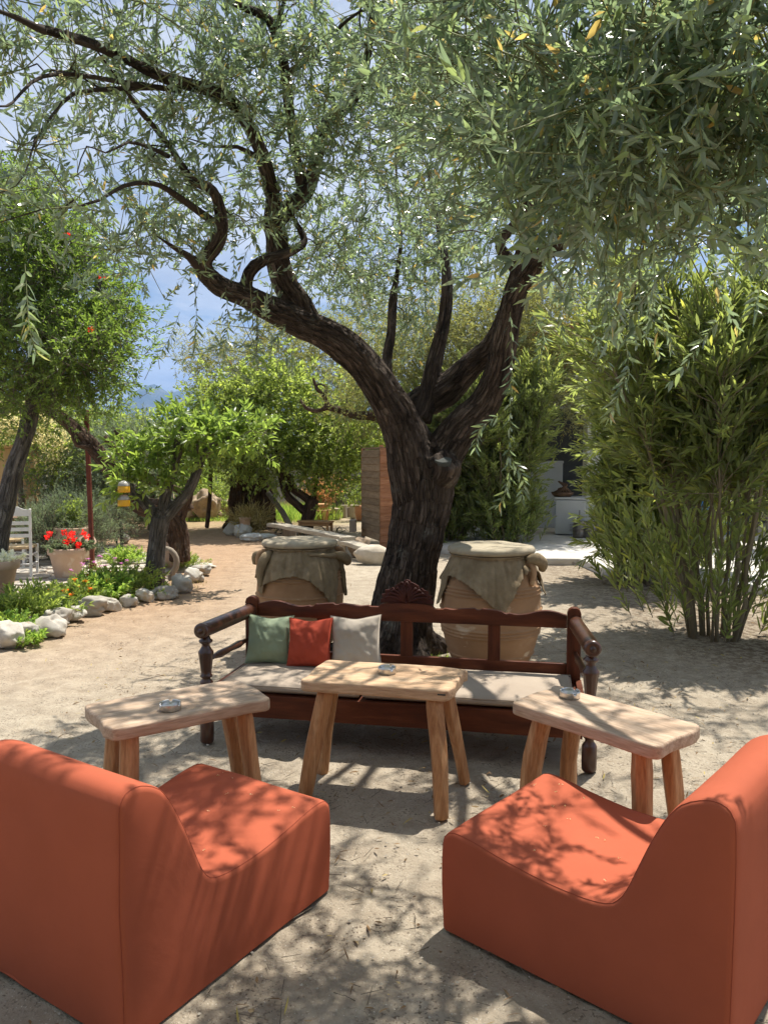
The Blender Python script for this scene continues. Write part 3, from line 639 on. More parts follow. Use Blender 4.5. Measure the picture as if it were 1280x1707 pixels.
def burl(mb):
    c = P(742, 778, D0 - .2); mb.tube([c + Vector((-.03, .12, -.05)), c + Vector((.0, -.02, 0)), c + Vector((.01, -.09, .05))], [.16, .125, .10], n=16)
    c = P(455, 372, D0 - .72); mb.tube([c + Vector((.02, .02, -.03)), c + Vector((-.035, -.03, .03))], [.08, .07], n=12)
    # roots
    for a, l in ((.4, .3), (1.7, .25), (3.0, .32), (4.2, .35), (5.3, .3)):
        mb.tube([tb + Vector((.12 * math.cos(a), .12 * math.sin(a), .30)), tb + Vector((1.1 * l * math.cos(a), 1.1 * l * math.sin(a), .06)), tb + Vector((1.9 * l * math.cos(a), 1.9 * l * math.sin(a), -.03)), tb + Vector((2.5 * l * math.cos(a + .2), 2.5 * l * math.sin(a + .2), -.09))], [.15, .12, .07, .04], n=10)
olive = empty('olive_tree', (tb.x, tb.y, 0), 0, 'big old olive tree with forked grooved trunk rising behind the carved bench', 'tree')
thick = [l for l in OL if max(l[1]) > .042]; thin = [l for l in OL if max(l[1]) <= .042]
trunk = bark_wood('trunk', thick, MT['olive_bark'], None, voxel=.0105, groove=.012, lump=.05, extra=burl, step=.05)
into(olive, trunk)
mb = MB()
for pts_, rad_ in thin + [([l[0][-1], l[0][-1]], [l[1][-1], l[1][-1]]) for l in thick]:
    e_ = (pts_[-1] - pts_[-2]); j_ = [l for l in OL if l[0][-1] is pts_[-1]][0][0]; e_ = (j_[-1] - j_[-2]).normalized(); s1_ = pts_[-1] + e_ * .16 + Vector((random.uniform(-.05, .05), random.uniform(-.05, .05), random.uniform(-.02, .07))); s2_ = s1_ + e_ * .22 + Vector((random.uniform(-.1, .1), random.uniform(-.1, .1), random.uniform(-.05, .1)))
    pts_ = (list(pts_) if (pts_[0] - pts_[-1]).length > 1e-4 else [pts_[0] - e_ * .05, pts_[0]]) + [s1_, s2_]; rad_ = [max(.004, r * (1 - .45 * k / (len(rad_) - 1))) if len(rad_) > 2 else r * .97 for k, r in enumerate(rad_)] + [rad_[-1] * .42, .0025]
    pp, rr = resample(pts_, rad_, .12); pp = [p + Vector(tuple(.012 * fbm(np.array([[p.x * 3, p.y * 3 + k, p.z * 3]]), 2)[0] for k in (0, 5, 9))) for p in pp]; mb.tube(pp, rr, n=8)
# saw cut on the burl
MT['sawn'] = surf('sawn_wood', [(.3, (.045, .05, .047)), (.7, (.09, .095, .085))], 14, rough=.9, bump=.4)
s = MB(); c = P(738, 768, D0 - .29); s.tube([c + Vector((0, .03, -.05)), c + Vector((.0, -.008, .012)), c + Vector((0, -.010, .016))], [.075, .072, .066], n=20, smooth=False); into(olive, s.build('cut_stub', MT['sawn']))

# skeleton nodes for the fine growth
SK = []
for pts_, rad_ in OL:
    pp, rr = resample(pts_, rad_, .1)
    SK += [(p.x, p.y, p.z, r) for p, r in zip(pp, rr) if r < .12 and p.z > 2.0]
SK = np.array(SK)
lobes = [  # px, py, depth, half width px, half height px, half depth m, clumps
    (40, 30, 3.6, 110, 70, .5, 14), (210, 60, 4.0, 130, 80, .6, 26), (400, 60, 4.4, 130, 80, .6, 26), (560, 60, 4.6, 100, 90, .6, 24), (330, 190, 4.5, 130, 80, .5, 22),
    (200, 290, 4.3, 130, 80, .5, 15), (75, 150, 3.6, 90, 80, .4, 7), (480, 190, 4.9, 110, 80, .6, 26), (600, 190, 5.2, 80, 100, .6, 24), (300, 380, 4.7, 110, 80, .5, 20),
    (200, 430, 4.4, 70, 60, .4, 8), (420, 320, 5.3, 90, 80, .5, 17), (560, 350, 5.6, 100, 80, .6, 22), (60, 330, 3.4, 70, 110, .4, 7), (590, 480, 6.4, 60, 50, .5, 5), (390, 580, 5.0, 60, 40, .3, 2),
    (700, 60, 4.2, 100, 90, .6, 30), (830, 70, 3.7, 110, 90, .6, 36), (960, 80, 3.2, 110, 90, .5, 36), (1080, 80, 2.8, 100, 90, .4, 34), (1210, 90, 2.6, 110, 100, .4, 34),
    (720, 220, 4.6, 90, 80, .6, 26), (840, 220, 4.2, 100, 80, .6, 32), (960, 230, 3.5, 100, 80, .5, 34), (1090, 230, 2.9, 100, 80, .4, 34), (1220, 240, 2.8, 100, 90, .4, 34),
    (700, 340, 5.6, 80, 60, .5, 15), (800, 320, 5.2, 80, 60, .5, 14), (950, 290, 4.0, 90, 40, .5, 22), (1060, 285, 3.4, 90, 40, .4, 20), (1180, 285, 3.3, 90, 40, .4, 16), (1265, 320, 3.0, 60, 40, .4, 12),
    (1000, 360, 4.4, 80, 36, .4, 12), (1090, 370, 3.8, 70, 36, .4, 10), (1050, 480, 4.2, 40, 30, .3, 5), (960, 480, 5.0, 40, 30, .4, 4), (770, 420, 7.2, 80, 50, .4, 9), (600, 455, 6.6, 80, 50, .5, 12), (680, 430, 6.8, 70, 60, .5, 24), (745, 380, 6.8, 60, 60, .5, 24), (640, 520, 7.0, 70, 36, .5, 14), (560, 400, 6.2, 60, 40, .4, 12)]
C = []
for q in lobes:
    right = q[0] > 780 and q[1] < 470
    kd, kn = (.78, .25) if right else (1.07, .46)
    e = E(q[0], q[1], q[2] * kd, q[3], q[4], q[5] * kd * (.5 if right else .8), max(2, int(q[6] * kn))); c_, _ = crown_points([e]); C.append(c_)
# rest of the canopy over the seats; unseen lobes behind camera added to dim fill
for cx, cy, cz, rx, ry, rz, n in ((.3, 3.4, 4.4, 1.6, 1.0, .5, 12), (1.6, 3.0, 4.5, 1.3, 1.1, .5, 7), (-1.2, 3.6, 4.5, 1.1, .9, .5, 8), (.6, 5.0, 5.3, 1.8, 1.2, .5, 14), (-1.0, 5.6, 5.1, 1.3, 1.0, .5, 6), (2.6, 5.4, 5.0, 1.3, 1.4, .6, 10), (1.0, 7.2, 5.4, 1.9, 1.3, .6, 16), (3.2, 7.2, 4.9, 1.2, 1.2, .5, 18), (4.1, 8.6, 4.7, 1.4, 1.3, .5, 34), (.9, 8.6, 4.8, 1.4, 1.0, .4, 16), (.2, 2.2, 4.0, 1.4, .8, .4, 6), (-.6, .6, 3.9, 2.2, 1.3, .5, 34), (1.6, .2, 3.8, 1.8, 1.4, .5, 30), (0, -2.0, 3.5, 2.6, 1.4, .7, 60), (-2.4, -1.0, 3.3, 1.4, 1.4, .7, 34), (2.8, -1.2, 3.3, 1.5, 1.4, .7, 34), (0, -3.6, 2.8, 3, .8, .9, 50)):
    c_, _ = crown_points([(cx, cy, cz, rx, ry, rz, n)]); C.append(c_)
C = np.concatenate(C)
dist = np.linalg.norm(C[:, None] - SK[None, :, :3], axis=2).min(1); order = np.argsort(dist)
nodes = SK[:, :3].tolist(); nrad = SK[:, 3].tolist(); A_, B_, ra_, rb_ = [], [], [], []
NA = np.zeros((len(nodes) + len(C) * 5, 3)); NA[:len(nodes)] = nodes; nn_ = len(nodes)
tips = []; tdir = []
for i in order:
    c = C[i]; d2 = np.linalg.norm(NA[:nn_] - c, axis=1); j = d2.argmin(); a = NA[j].copy(); L = d2[j]
    r0 = min(nrad[j] * .6, .006 + .008 * L); prev = a; mid = (a + c) / 2 + rng.normal(size=3) * .10 * L + np.array([0, 0, .12 * L])
    for k in range(1, 5):
        t = k / 4; q = (1 - t) ** 2 * a + 2 * t * (1 - t) * mid + t * t * c + (rng.normal(size=3) * .012 if k < 4 else 0)
        r1 = r0 * (1 - .6 * t)
        A_.append(prev); B_.append(q); ra_.append(r0 * (1 - .6 * (k - 1) / 4)); rb_.append(r1); prev = q
        NA[nn_] = q; nn_ += 1; nrad.append(r1)
    tips.append(c); tdir.append(nrmz(c - mid + rng.normal(size=3) * .1))
brm = stems_mesh('b', np.array(A_), np.array(B_), np.array(ra_), np.array(rb_))
bv = np.zeros(len(brm.vertices) * 3, np.float32); brm.vertices.foreach_get('co', bv); bv = bv.reshape(-1, 3)
bf = np.zeros(len(brm.loops), np.int32); brm.loops.foreach_get('vertex_index', bf)
mb.add(bv.tolist(), bf.reshape(-1, 4).tolist(), True)
br = mb.build('branches', MT['olive_bark']); into(olive, br); tag(br, kind='stuff')
tips = np.array(tips); tdir = np.array(tdir)
def grow(idx, per, shape, slen=.27, spread=.15):
    T = np.repeat(tips[idx], per, 0); Dd = np.repeat(tdir[idx], per, 0)
    org = T + rng.normal(size=T.shape) * spread; ax = Dd * .45 + rnd_dir(len(T)) * .95 + np.array([0, 0, .16])
    p, d, n_, LL, WW, bb, st = sprigs(org, ax, rng.uniform(.6, 1.35, len(T)) * slen, 10, .054, .0142, 46, .05, 2, nspread=.8, bend=.08)
    a = np.concatenate([T, org, st[1]]); b = np.concatenate([org, st[1], st[2]])
    n = len(T); return p, d, n_, LL, WW, bb, a, b, np.concatenate([np.full(n, .0035), np.full(n, .0022), np.full(n, .0016)]), np.concatenate([np.full(n, .0022), np.full(n, .0016), np.full(n, .0008)])
ix = np.arange(len(tips))
p, d, n_, LL, WW, bb, a, b, r1, r2 = grow(ix, 9, None)
nearcam = np.linalg.norm(p - np.array([0, 0, CAMH]), axis=1)
keep = nearcam > 1.25
p, d, n_, LL, WW, bb, nearcam = [q[keep] for q in (p, d, n_, LL, WW, bb, nearcam)]
# hanging sprays traced one by one: px,py,depth lists
hang_p, hang_d = [], []
sprays = [[(852, 640, 4.3), (850, 700, 4.25), (848, 760, 4.2), (846, 810, 4.2), (830, 845, 4.2)], [(838, 690, 4.3), (800, 715, 4.3), (792, 750, 4.3)], [(850, 520, 4.4), (853, 580, 4.35), (851, 650, 4.3)], [(850, 760, 4.2), (872, 800, 4.2), (868, 835, 4.2)],
          [(42, 440, 2.7), (46, 500, 2.65), (50, 550, 2.6), (62, 590, 2.6)], [(325, 470, 5.0), (328, 520, 4.9), (325, 580, 4.8)], [(300, 520, 5), (285, 560, 4.9), (270, 585, 4.8)], [(376, 480, 5.2), (380, 540, 5.1), (372, 590, 5)],
          [(1040, 560, 3.2), (1046, 610, 3.1), (1030, 660, 3.1), (1010, 700, 3.1)], [(1075, 470, 2.9), (1082, 520, 2.8), (1100, 560, 2.8)], [(1265, 480, 2.9), (1255, 520, 2.8)],
          [(430, 480, 5.5), (425, 530, 5.4), (432, 570, 5.4)], [(885, 520, 4.4), (905, 560, 4.3), (900, 600, 4.3)], [(700, 470, 6), (706, 540, 6), (700, 590, 6)]]
ha, hb = [], []
for sp_ in sprays:
    pp, _ = resample([P(*q) for q in sp_], [1] * len(sp_), .02)
    for i in range(len(pp) - 1): ha.append(pp[i]); hb.append(pp[i + 1])
    ph = random.uniform(0, 3)
    for i in range(1, len(pp) - 1):
        t = (pp[i + 1] - pp[i - 1]).normalized()
        if i % 2 == 0 or i > len(pp) - 12:
            ph += 1.57; u = t.cross(Vector((0, 1, .1))).normalized(); w_ = t.cross(u)
            for s in (0, math.pi):
                o_ = u * math.cos(ph + s) + w_ * math.sin(ph + s); hang_p.append(pp[i]); hang_d.append(t * .75 + o_ * .7)
hp, hd = np.array(hang_p), np.array(hang_d); hn = len(hp)
p = np.concatenate([p, hp]); d = np.concatenate([d, hd]); n_ = np.concatenate([n_, rnd_dir(hn) + np.array([0, -.4, .4])]); LL = np.concatenate([LL, rng.uniform(.055, .08, hn)]); WW = np.concatenate([WW, rng.uniform(.011, .016, hn)]); bb = np.concatenate([bb, rng.uniform(-.1, .25, hn)])
nearcam = np.linalg.norm(p - np.array([0, 0, CAMH]), axis=1)
vv = rng.random(len(p))
# leaves that show largest: separate pieces, the rest one part
inview = (np.abs(p[:, 0] / np.maximum(p[:, 1], .1)) < .5) & ((p[:, 2] - CAMH) / np.maximum(p[:, 1], .1) < .58) & (p[:, 1] > .8)
cand = np.where(inview)[0]; big = cand[np.argsort(nearcam[cand])[:300]]; rest = np.ones(len(p), bool); rest[big] = False
nearm = rest & (nearcam < 3.6); farm = rest & ~nearm
V1, T1, k1 = leaf_geo(p[nearm], d[nearm], n_[nearm], LL[nearm], WW[nearm], bb[nearm], 'fold'); V2, T2, k2 = leaf_geo(p[farm], d[farm], n_[farm], LL[farm], WW[farm], bb[farm], 'lance')
me = mesh_np('crown', np.concatenate([V1, V2]), np.concatenate([T1, T2 + len(V1)]), 3, attrs={'v': np.concatenate([np.repeat(vv[nearm], k1), np.repeat(vv[farm], k2)])})
crown = link('crown', me, MT['olive_leaf']); into(olive, crown); tag(crown, kind='stuff')
a = np.concatenate([a, np.array([tuple(q) for q in ha])]); b = np.concatenate([b, np.array([tuple(q) for q in hb])]); r1 = np.concatenate([r1, np.full(len(ha), .0018)]); r2 = np.concatenate([r2, np.full(len(ha), .0017)])
tw = link('twigs', stems_mesh('twigs', a, b, r1, r2), MT['stem_green']); tag(tw, kind='stuff'); into(olive, tw)
lv_meshes = []
for k in range(6):
    V, T, kk = leaf_geo(np.zeros((1, 3)), np.array([[1., 0, 0]]), np.array([[0, 0, 1.]]), np.array([.07]), np.array([.0155]), np.array([[.05, .15, .25, -.05, .1, .3][k]]), 'fold')
    lm = mesh_np('leaf', V, T, 3, attrs={'v': np.full(kk, [.1, .3, .5, .7, .85, .95][k])}); lm.materials.append(MT['olive_leaf']); lv_meshes.append(lm)
oloc = np.array(olive.location)
for i in big:
    dx = Vector(d[i]).normalized(); sy = Vector(n_[i]).cross(dx).normalized(); nz = dx.cross(sy)
    Mx = Matrix((dx, sy, nz)).transposed(); s_ = LL[i] / .07
    o = link('leaf', lv_meshes[int(rng.integers(6))], None, crown, loc=tuple(p[i] - oloc), rot=Mx.to_euler(), scale=(s_, s_, s_))
# cream blossom at some shoot tips
bi = rng.choice(len(st_ := tips), 150); bp_ = np.repeat(tips[bi] + rng.normal(size=(150, 3)) * .14, 26, 0) + rng.normal(size=(150 * 26, 3)) * np.array([.012, .012, .02])
bl_ = link('blossom', leaf_mesh('blossom', bp_, rnd_dir(len(bp_)), rnd_dir(len(bp_)), np.full(len(bp_), .007), np.full(len(bp_), .006), np.zeros(len(bp_)), 'diamond'), MT['cream_petal']); tag(bl_, kind='stuff'); into(olive, bl_)
# --- pomegranate at the left edge
D = 9.2
pom = limb_tree('pomegranate_tree', 'tall bright green pomegranate tree at the left edge with a slim dark leaning trunk', 'tree',
    [limb([(-14, 985, D), (5, 870, D), (22, 790, D), (40, 735, D), (52, 690, D), (62, 620, D), (70, 540, D), (75, 450, D)], [.13, .105, .10, .09, .085, .07, .05, .03]),
     limb([(55, 680, D), (110, 600, D - .2), (150, 530, D - .3), (170, 460, D - .3)], [.06, .045, .035, .02]), limb([(-30, 720, D), (0, 610, D), (10, 500, D), (0, 400, D)], [.05, .04, .03, .02])], 'grey_bark', voxel=.018)
foliage(pom, 'crown', [E(40, 400, D, 80, 90, 1.0, 170), E(130, 500, D, 80, 90, 1.0, 200), E(30, 560, D, 90, 90, 1.0, 190), E(140, 590, D - .4, 75, 50, .8, 120), E(-40, 450, D, 90, 160, 1.2, 130), E(110, 400, D, 55, 55, .7, 60), E(185, 545, D, 38, 34, .4, 30), E(60, 645, D - .3, 70, 36, .7, 80), E(25, 320, D, 40, 40, .4, 26), E(160, 640, D, 36, 22, .4, 18)],
        'pomegranate_leaf', .058, .021, per=4, nodes=7, slen=.26, spread=.14, up=.35)
fp, _ = crown_points([E(110, 480, D - .9, 90, 110, .3, 3)]); fl = leaf_mesh('flower', np.repeat(fp, 8, 0) + rng.normal(size=(24, 3)) * .012, rnd_dir(24), rnd_dir(24), np.full(24, .036), np.full(24, .02), np.zeros(24), 'diamond')
o = link('flower', fl, MT['red_petal']); tag(o, kind='stuff'); into(pom, o)

# --- old leaning trunk with sawn stubs, and the twisted trunk behind
D = 11.6
lean = limb_tree('leaning_tree', 'old dark trunk leaning far to the left with two sawn grey stubs', 'tree',
    [limb([(300, 935, D), (296, 880, D), (272, 850, D), (240, 845, D), (212, 815, D), (180, 775, D), (150, 740, D), (120, 710, D), (92, 690, D), (70, 672, D)], [.15, .14, .13, .13, .125, .12, .11, .095, .08, .06]),
     limb([(220, 830, D), (212, 790, D), (208, 760, D), (200, 735, D), (196, 716, D)], [.09, .075, .065, .06, .055]), limb([(208, 765, D), (196, 752, D - .1), (185, 740, D - .1), (174, 728, D - .1)], [.05, .045, .045, .045]),
     limb([(150, 745, D - .1), (130, 742, D - .1), (122, 720, D - .1), (112, 700, D)], [.04, .045, .045, .05]), limb([(286, 905, D), (300, 860, D), (312, 830, D), (318, 800, D)], [.10, .09, .08, .05]),
     limb([(318, 850, D), (300, 818, D), (270, 806, D), (240, 800, D)], [.06, .05, .045, .035])], 'brown_bark', voxel=.018, groove=.02, seed=3)
foliage(lean, 'crown', [E(110, 668, D, 60, 26, .6, 36), E(170, 640, D + .5, 40, 22, .5, 22)], 'pomegranate_leaf', .055, .02, per=4, nodes=6, slen=.25)

# --- small fruit tree in the flower bed
D = G(258, 978).y
ch = limb_tree('fruit_tree', 'small grey-barked fruit tree with large drooping leaves in the flower bed', 'tree',
    [limb([(258, 982, D), (260, 930, D), (264, 890, D), (268, 862, D)], [.14, .125, .12, .125]), limb([(266, 872, D), (248, 845, D), (228, 822, D), (212, 806, D)], [.085, .075, .07, .045]),
     limb([(270, 872, D), (276, 830, D), (286, 790, D), (296, 755, D), (300, 715, D), (297, 696, D)], [.09, .075, .068, .06, .05, .035]),
     limb([(272, 868, D), (292, 845, D), (312, 822, D), (326, 795, D), (335, 765, D), (352, 745, D), (380, 730, D), (402, 716, D)], [.085, .075, .07, .068, .06, .045, .035, .02]),
     limb([(335, 765, D), (330, 740, D)], [.04, .03])], 'grey_bark', voxel=.016, groove=.004, seed=8)
foliage(ch, 'crown', [E(214, 778, D, 14, 10, .2, 3), E(235, 768, D - .2, 30, 22, .4, 12), E(252, 798, D - .2, 24, 24, .3, 9), E(300, 722, D, 38, 24, .4, 22), E(285, 738, D, 36, 28, .4, 12), E(350, 724, D, 36, 22, .4, 20), E(392, 720, D, 32, 16, .4, 14), E(425, 722, D, 24, 14, .3, 10), E(325, 742, D, 34, 20, .4, 8), E(225, 810, D - .3, 26, 12, .3, 8), E(292, 768, D, 26, 18, .3, 6)],
        'cherry_leaf', .125, .042, per=2, nodes=5, slen=.26, spread=.10, shape='fold', droop=.22, up=.5, angle=60, bend=.25, nspread=.6)

# --- thin bare sapling
D = G(204, 915).y
limb_tree('sapling', 'thin bare forked sapling beside the red pole', 'tree', [limb([(203, 915, D), (203, 880, D), (192, 840, D), (178, 805, D), (160, 768, D)], [.035, .03, .028, .022, .012]), limb([(196, 912, D), (192, 880, D), (188, 850, D)], [.02, .02, .016]), limb([(192, 838, D), (200, 800, D), (196, 780, D)], [.015, .012, .008])], 'grey_bark', voxel=.012, groove=.003)

# --- citrus tree in the middle distance
D = 17.5
cit = limb_tree('citrus_tree', 'round leafy citrus tree with a dark low-forked trunk behind the long plank', 'tree',
    [limb([(510, 886, D), (513, 865, D), (518, 845, D), (522, 832, D)], [.17, .15, .15, .14]), limb([(514, 858, D), (496, 842, D), (478, 825, D), (470, 800, D), (464, 765, D), (460, 740, D)], [.10, .09, .085, .075, .06, .04]),
     limb([(520, 838, D), (505, 826, D), (488, 815, D), (482, 795, D), (470, 780, D), (440, 757, D)], [.10, .09, .08, .07, .04, .025]), limb([(522, 835, D), (526, 810, D), (530, 780, D), (528, 740, D)], [.07, .05, .04, .03])], 'brown_bark', voxel=.02, seed=5)
foliage(cit, 'crown', [E(470, 690, D, 80, 60, 1.1, 160), E(540, 740, D, 70, 50, 1.0, 120), E(420, 740, D - .3, 60, 44, .9, 90), E(450, 640, D, 70, 36, .9, 70), E(590, 700, D + .4, 55, 60, .9, 80), E(490, 775, D, 60, 26, .8, 34), E(600, 780, D + .4, 34, 34, .6, 34), E(555, 805, D, 26, 12, .4, 10)],
        'citrus_leaf', .105, .05, per=4, nodes=5, slen=.34, spread=.2, up=.1)
D = 15.0
cit2 = limb_tree('young_citrus_tree', 'fresh green leafy young tree behind the small fruit tree', 'tree', [limb([(345, 880, D + 3), (350, 830, D + 3), (352, 760, D + 3), (356, 690, D + 3)], [.055, .05, .04, .03])], 'brown_bark', voxel=.02, seed=15)
foliage(cit2, 'crown', [E(365, 690, D + 3, 50, 44, .9, 90), E(330, 730, D + 3, 50, 40, .8, 60), E(395, 740, D + 3, 40, 50, .8, 60), E(380, 655, D + 3, 36, 22, .6, 34)], 'citrus_leaf', .095, .045, per=4, nodes=5, slen=.34, spread=.18)

# --- ancient olive trunk by the path
D = 19.0
anc = limb_tree('ancient_olive_tree', 'ancient olive with a massive split and twisted trunk beside the path', 'tree',
    [limb([(408, 893, D), (408, 850, D), (404, 820, D), (402, 770, D), (396, 720, D)], [.42, .33, .28, .25, .2]), limb([(434, 893, D + .1), (434, 850, D), (430, 800, D), (424, 770, D), (430, 720, D)], [.40, .32, .27, .2, .16]),
     limb([(448, 895, D - .2), (442, 870, D), (440, 840, D)], [.25, .22, .2]), limb([(385, 893, D - .1), (395, 875, D), (402, 855, D)], [.2, .2, .2])], 'brown_bark', voxel=.035, groove=.06, freq=.55, seed=21)
foliage(anc, 'crown', [E(400, 620, D, 70, 34, 1.2, 60), E(350, 600, D, 40, 30, .9, 28), E(470, 590, D, 70, 40, 1.4, 80), E(560, 620, D + 1, 70, 60, 1.3, 110), E(610, 560, D + 1, 60, 60, 1.3, 80), E(520, 560, D + 1, 60, 40, 1.2, 60), E(430, 660, D, 60, 30, 1, 40)], 'pale_olive_leaf', .085, .022, per=5, nodes=7, slen=.42, spread=.25, droop=.2)
D = 15.8
tw_ = limb_tree('twisted_olive', 'gnarled olive limb reaching left in front of the pale foliage', 'tree', [limb([(740, 905, D), (730, 830, D), (700, 760, D), (660, 715, D), (625, 695, D), (590, 692, D), (560, 682, D), (540, 678, D)], [.22, .2, .17, .13, .1, .08, .07, .06]),
    limb([(545, 680, D), (528, 685, D), (510, 680, D), (500, 665, D)], [.05, .045, .04, .025]), limb([(548, 680, D), (540, 660, D), (528, 648, D), (522, 630, D)], [.05, .045, .04, .03]), limb([(540, 662, D), (545, 645, D), (530, 640, D)], [.03, .03, .02])], 'brown_bark', voxel=.022, seed=31)
foliage(tw_, 'crown', [E(720, 575, D, 80, 50, 1.3, 110), E(780, 590, D, 90, 70, 1.4, 150), E(870, 560, D + .5, 100, 70, 1.4, 170), E(960, 540, D + .5, 90, 80, 1.4, 150), E(640, 620, D, 60, 60, 1, 80), E(720, 660, D + .5, 90, 50, 1.2, 100), E(850, 650, D, 90, 60, 1.2, 130), E(940, 640, D, 70, 60, 1.2, 90), E(820, 510, D, 80, 30, 1, 36), E(600, 680, D + .3, 50, 36, .8, 36)],
        'pale_olive_leaf', .085, .022, per=5, nodes=7, slen=.42, spread=.25, droop=.2)

# --- shrubs and background greenery
def bush(name, label, cat, ells, mat, L, Wd, group=None, base=None, **k):
    e0 = ells[0]; root = empty(name, base or (e0[0], e0[1], 0), 0, label, cat, group)
    foliage(root, 'foliage', ells, mat, L, Wd, **k); return root
def trunkstub(root, a, r=.05, h=1.0):
    mb = MB(); x, y = root.location.x, root.location.y; mb.tube([(x, y, -.05), (x + .05, y, h * .5), (x, y, h)], [r, r * .8, r * .5], n=6); into(root, mb.build('trunk', MT['twig']))
b_ = bush('flowering_climber', 'climber covered in pale yellow blossom spilling over the ochre wall', 'climbing plant', [E(25, 695, 14.0, 70, 34, .7, 100), E(92, 745, 14.0, 26, 60, .6, 60), E(-40, 690, 14, 60, 40, .6, 50)], 'shrub_leaf', .07, .035, per=4, nodes=5, slen=.3, base=(P(30, 700, 14.1).x, 14.05, 0))
trunkstub(b_, 0, .07, 2.0)
fp, _ = crown_points([E(30, 705, 13.6, 66, 34, .5, 90), E(92, 740, 13.6, 20, 45, .4, 36)]); q = np.repeat(fp, 26, 0) + rng.normal(size=(len(fp) * 26, 3)) * .06
o = link('blossom', leaf_mesh('blossom', q, rnd_dir(len(q)), rnd_dir(len(q)), np.full(len(q), .045), np.full(len(q), .03), np.zeros(len(q)), 'diamond'), MT['cream_petal']); tag(o, kind='stuff'); into(b_, o)
b_ = bush('grey_shrub', 'tall grey-green shrub behind the red pole', 'shrub', [E(110, 790, 14.6, 50, 60, .9, 110), E(170, 770, 14.8, 50, 60, .9, 110), E(140, 845, 14.4, 60, 40, .8, 80), E(215, 760, 15.2, 50, 60, .8, 90)], 'silver_leaf', .07, .022, per=5, nodes=6, slen=.34); trunkstub(b_, 0, .08)
b_ = bush('lavender_bush', 'broad silvery lavender bush behind the white chair', 'shrub', [E(95, 880, 12.6, 44, 36, .7, 110), E(66, 888, 12.6, 28, 24, .6, 40)], 'silver_leaf', .05, .009, per=6, nodes=8, slen=.3, up=1.0, angle=35, spread=.1)
b_ = bush('rosemary_bush', 'rounded dull green rosemary bush left of the red pole', 'shrub', [E(140, 880, 13.0, 40, 38, .7, 110)], 'silver_leaf', .05, .009, per=6, nodes=8, slen=.3, up=1.0, angle=35, spread=.1)
b_ = bush('low_grey_bush', 'low grey-green bush in front of the plank fence, behind the sapling', 'shrub', [E(190, 855, 17, 45, 26, .9, 100), E(235, 860, 17, 26, 20, .6, 36)], 'silver_leaf', .06, .012, per=6, nodes=7, slen=.34, up=.8, spread=.15)
for i, (px, py, d, a, b2, n, mt, lb) in enumerate([
    (235, 745, 21, 34, 34, 80, 'citrus_leaf', 'upright yellow-green tree under the mountains'), (165, 735, 22, 46, 44, 110, 'citrus_leaf', 'yellowish tree behind the top of the red pole'),
    (305, 745, 24, 40, 30, 70, 'citrus_leaf', 'dense green tree behind the fruit tree crown'), (250, 770, 18.5, 60, 40, 110, 'pomegranate_leaf', 'mid green tree behind the hanging feeders'),
    (350, 800, 25.4, 44, 34, 70, 'shrub_leaf', 'leafy bush against the grey plank fence')]):
    b_ = bush('garden_tree' if i < 4 else 'fence_bush', lb, 'tree' if i < 4 else 'shrub', [E(px, py, d, a, b2, 1.3, n)], mt, .11, .05, per=5, nodes=5, slen=.42, spread=.25); trunkstub(b_, 0, .09, 1.8)
b_ = bush('rockery_bush', 'light green rounded shrub above the rockery stones', 'shrub', [E(345, 832, 22, 32, 24, .6, 70)], 'shrub_leaf', .08, .035, per=4, nodes=5, slen=.34, spread=.15); trunkstub(b_, 0, .04, .5)
# far belt behind the garden
for i, (px, d, wpx, top, mt, lb) in enumerate([(-60, 30, 120, 640, 'pomegranate_leaf', 'dark tree far back at the left'), (60, 32, 90, 660, 'citrus_leaf', 'tree far behind the ochre wall'), (455, 33, 70, 730, 'shrub_leaf', 'pale tree far behind the ancient olive trunk'), (540, 36, 70, 720, 'silver_leaf', 'silvery tree far behind the stump seats'),
    (620, 34, 60, 710, 'pomegranate_leaf', 'dark green tree far behind the board hut'), (700, 28, 90, 640, 'pomegranate_leaf', 'dark tree behind the big trunk'), (800, 27, 90, 600, 'pomegranate_leaf', 'dark tree beyond the oleanders, left'), (400, 35, 60, 740, 'citrus_leaf', 'green tree far behind the plank fence')]):
    k = d / F; h = (850 - top) / 2; b_ = bush('far_tree', lb, 'tree', [E(px, top + h * .8, d, wpx, h * .8, 1.6, 150)], mt, .17, .08, per=5, nodes=5, slen=.7, spread=.45); trunkstub(b_, 0, .12, 2.2)
# grey trunk in the clearing
D = 24
ft = limb_tree('clearing_tree', 'straight grey trunk standing in the clearing behind the stumps', 'tree', [limb([(563, 846, D), (566, 815, D), (570, 780, D), (574, 730, D)], [.2, .17, .15, .1])], 'grey_bark', voxel=.03)
foliage(ft, 'crown', [E(575, 745, D, 50, 34, 1.2, 50)], 'citrus_leaf', .11, .05, per=4, slen=.4)

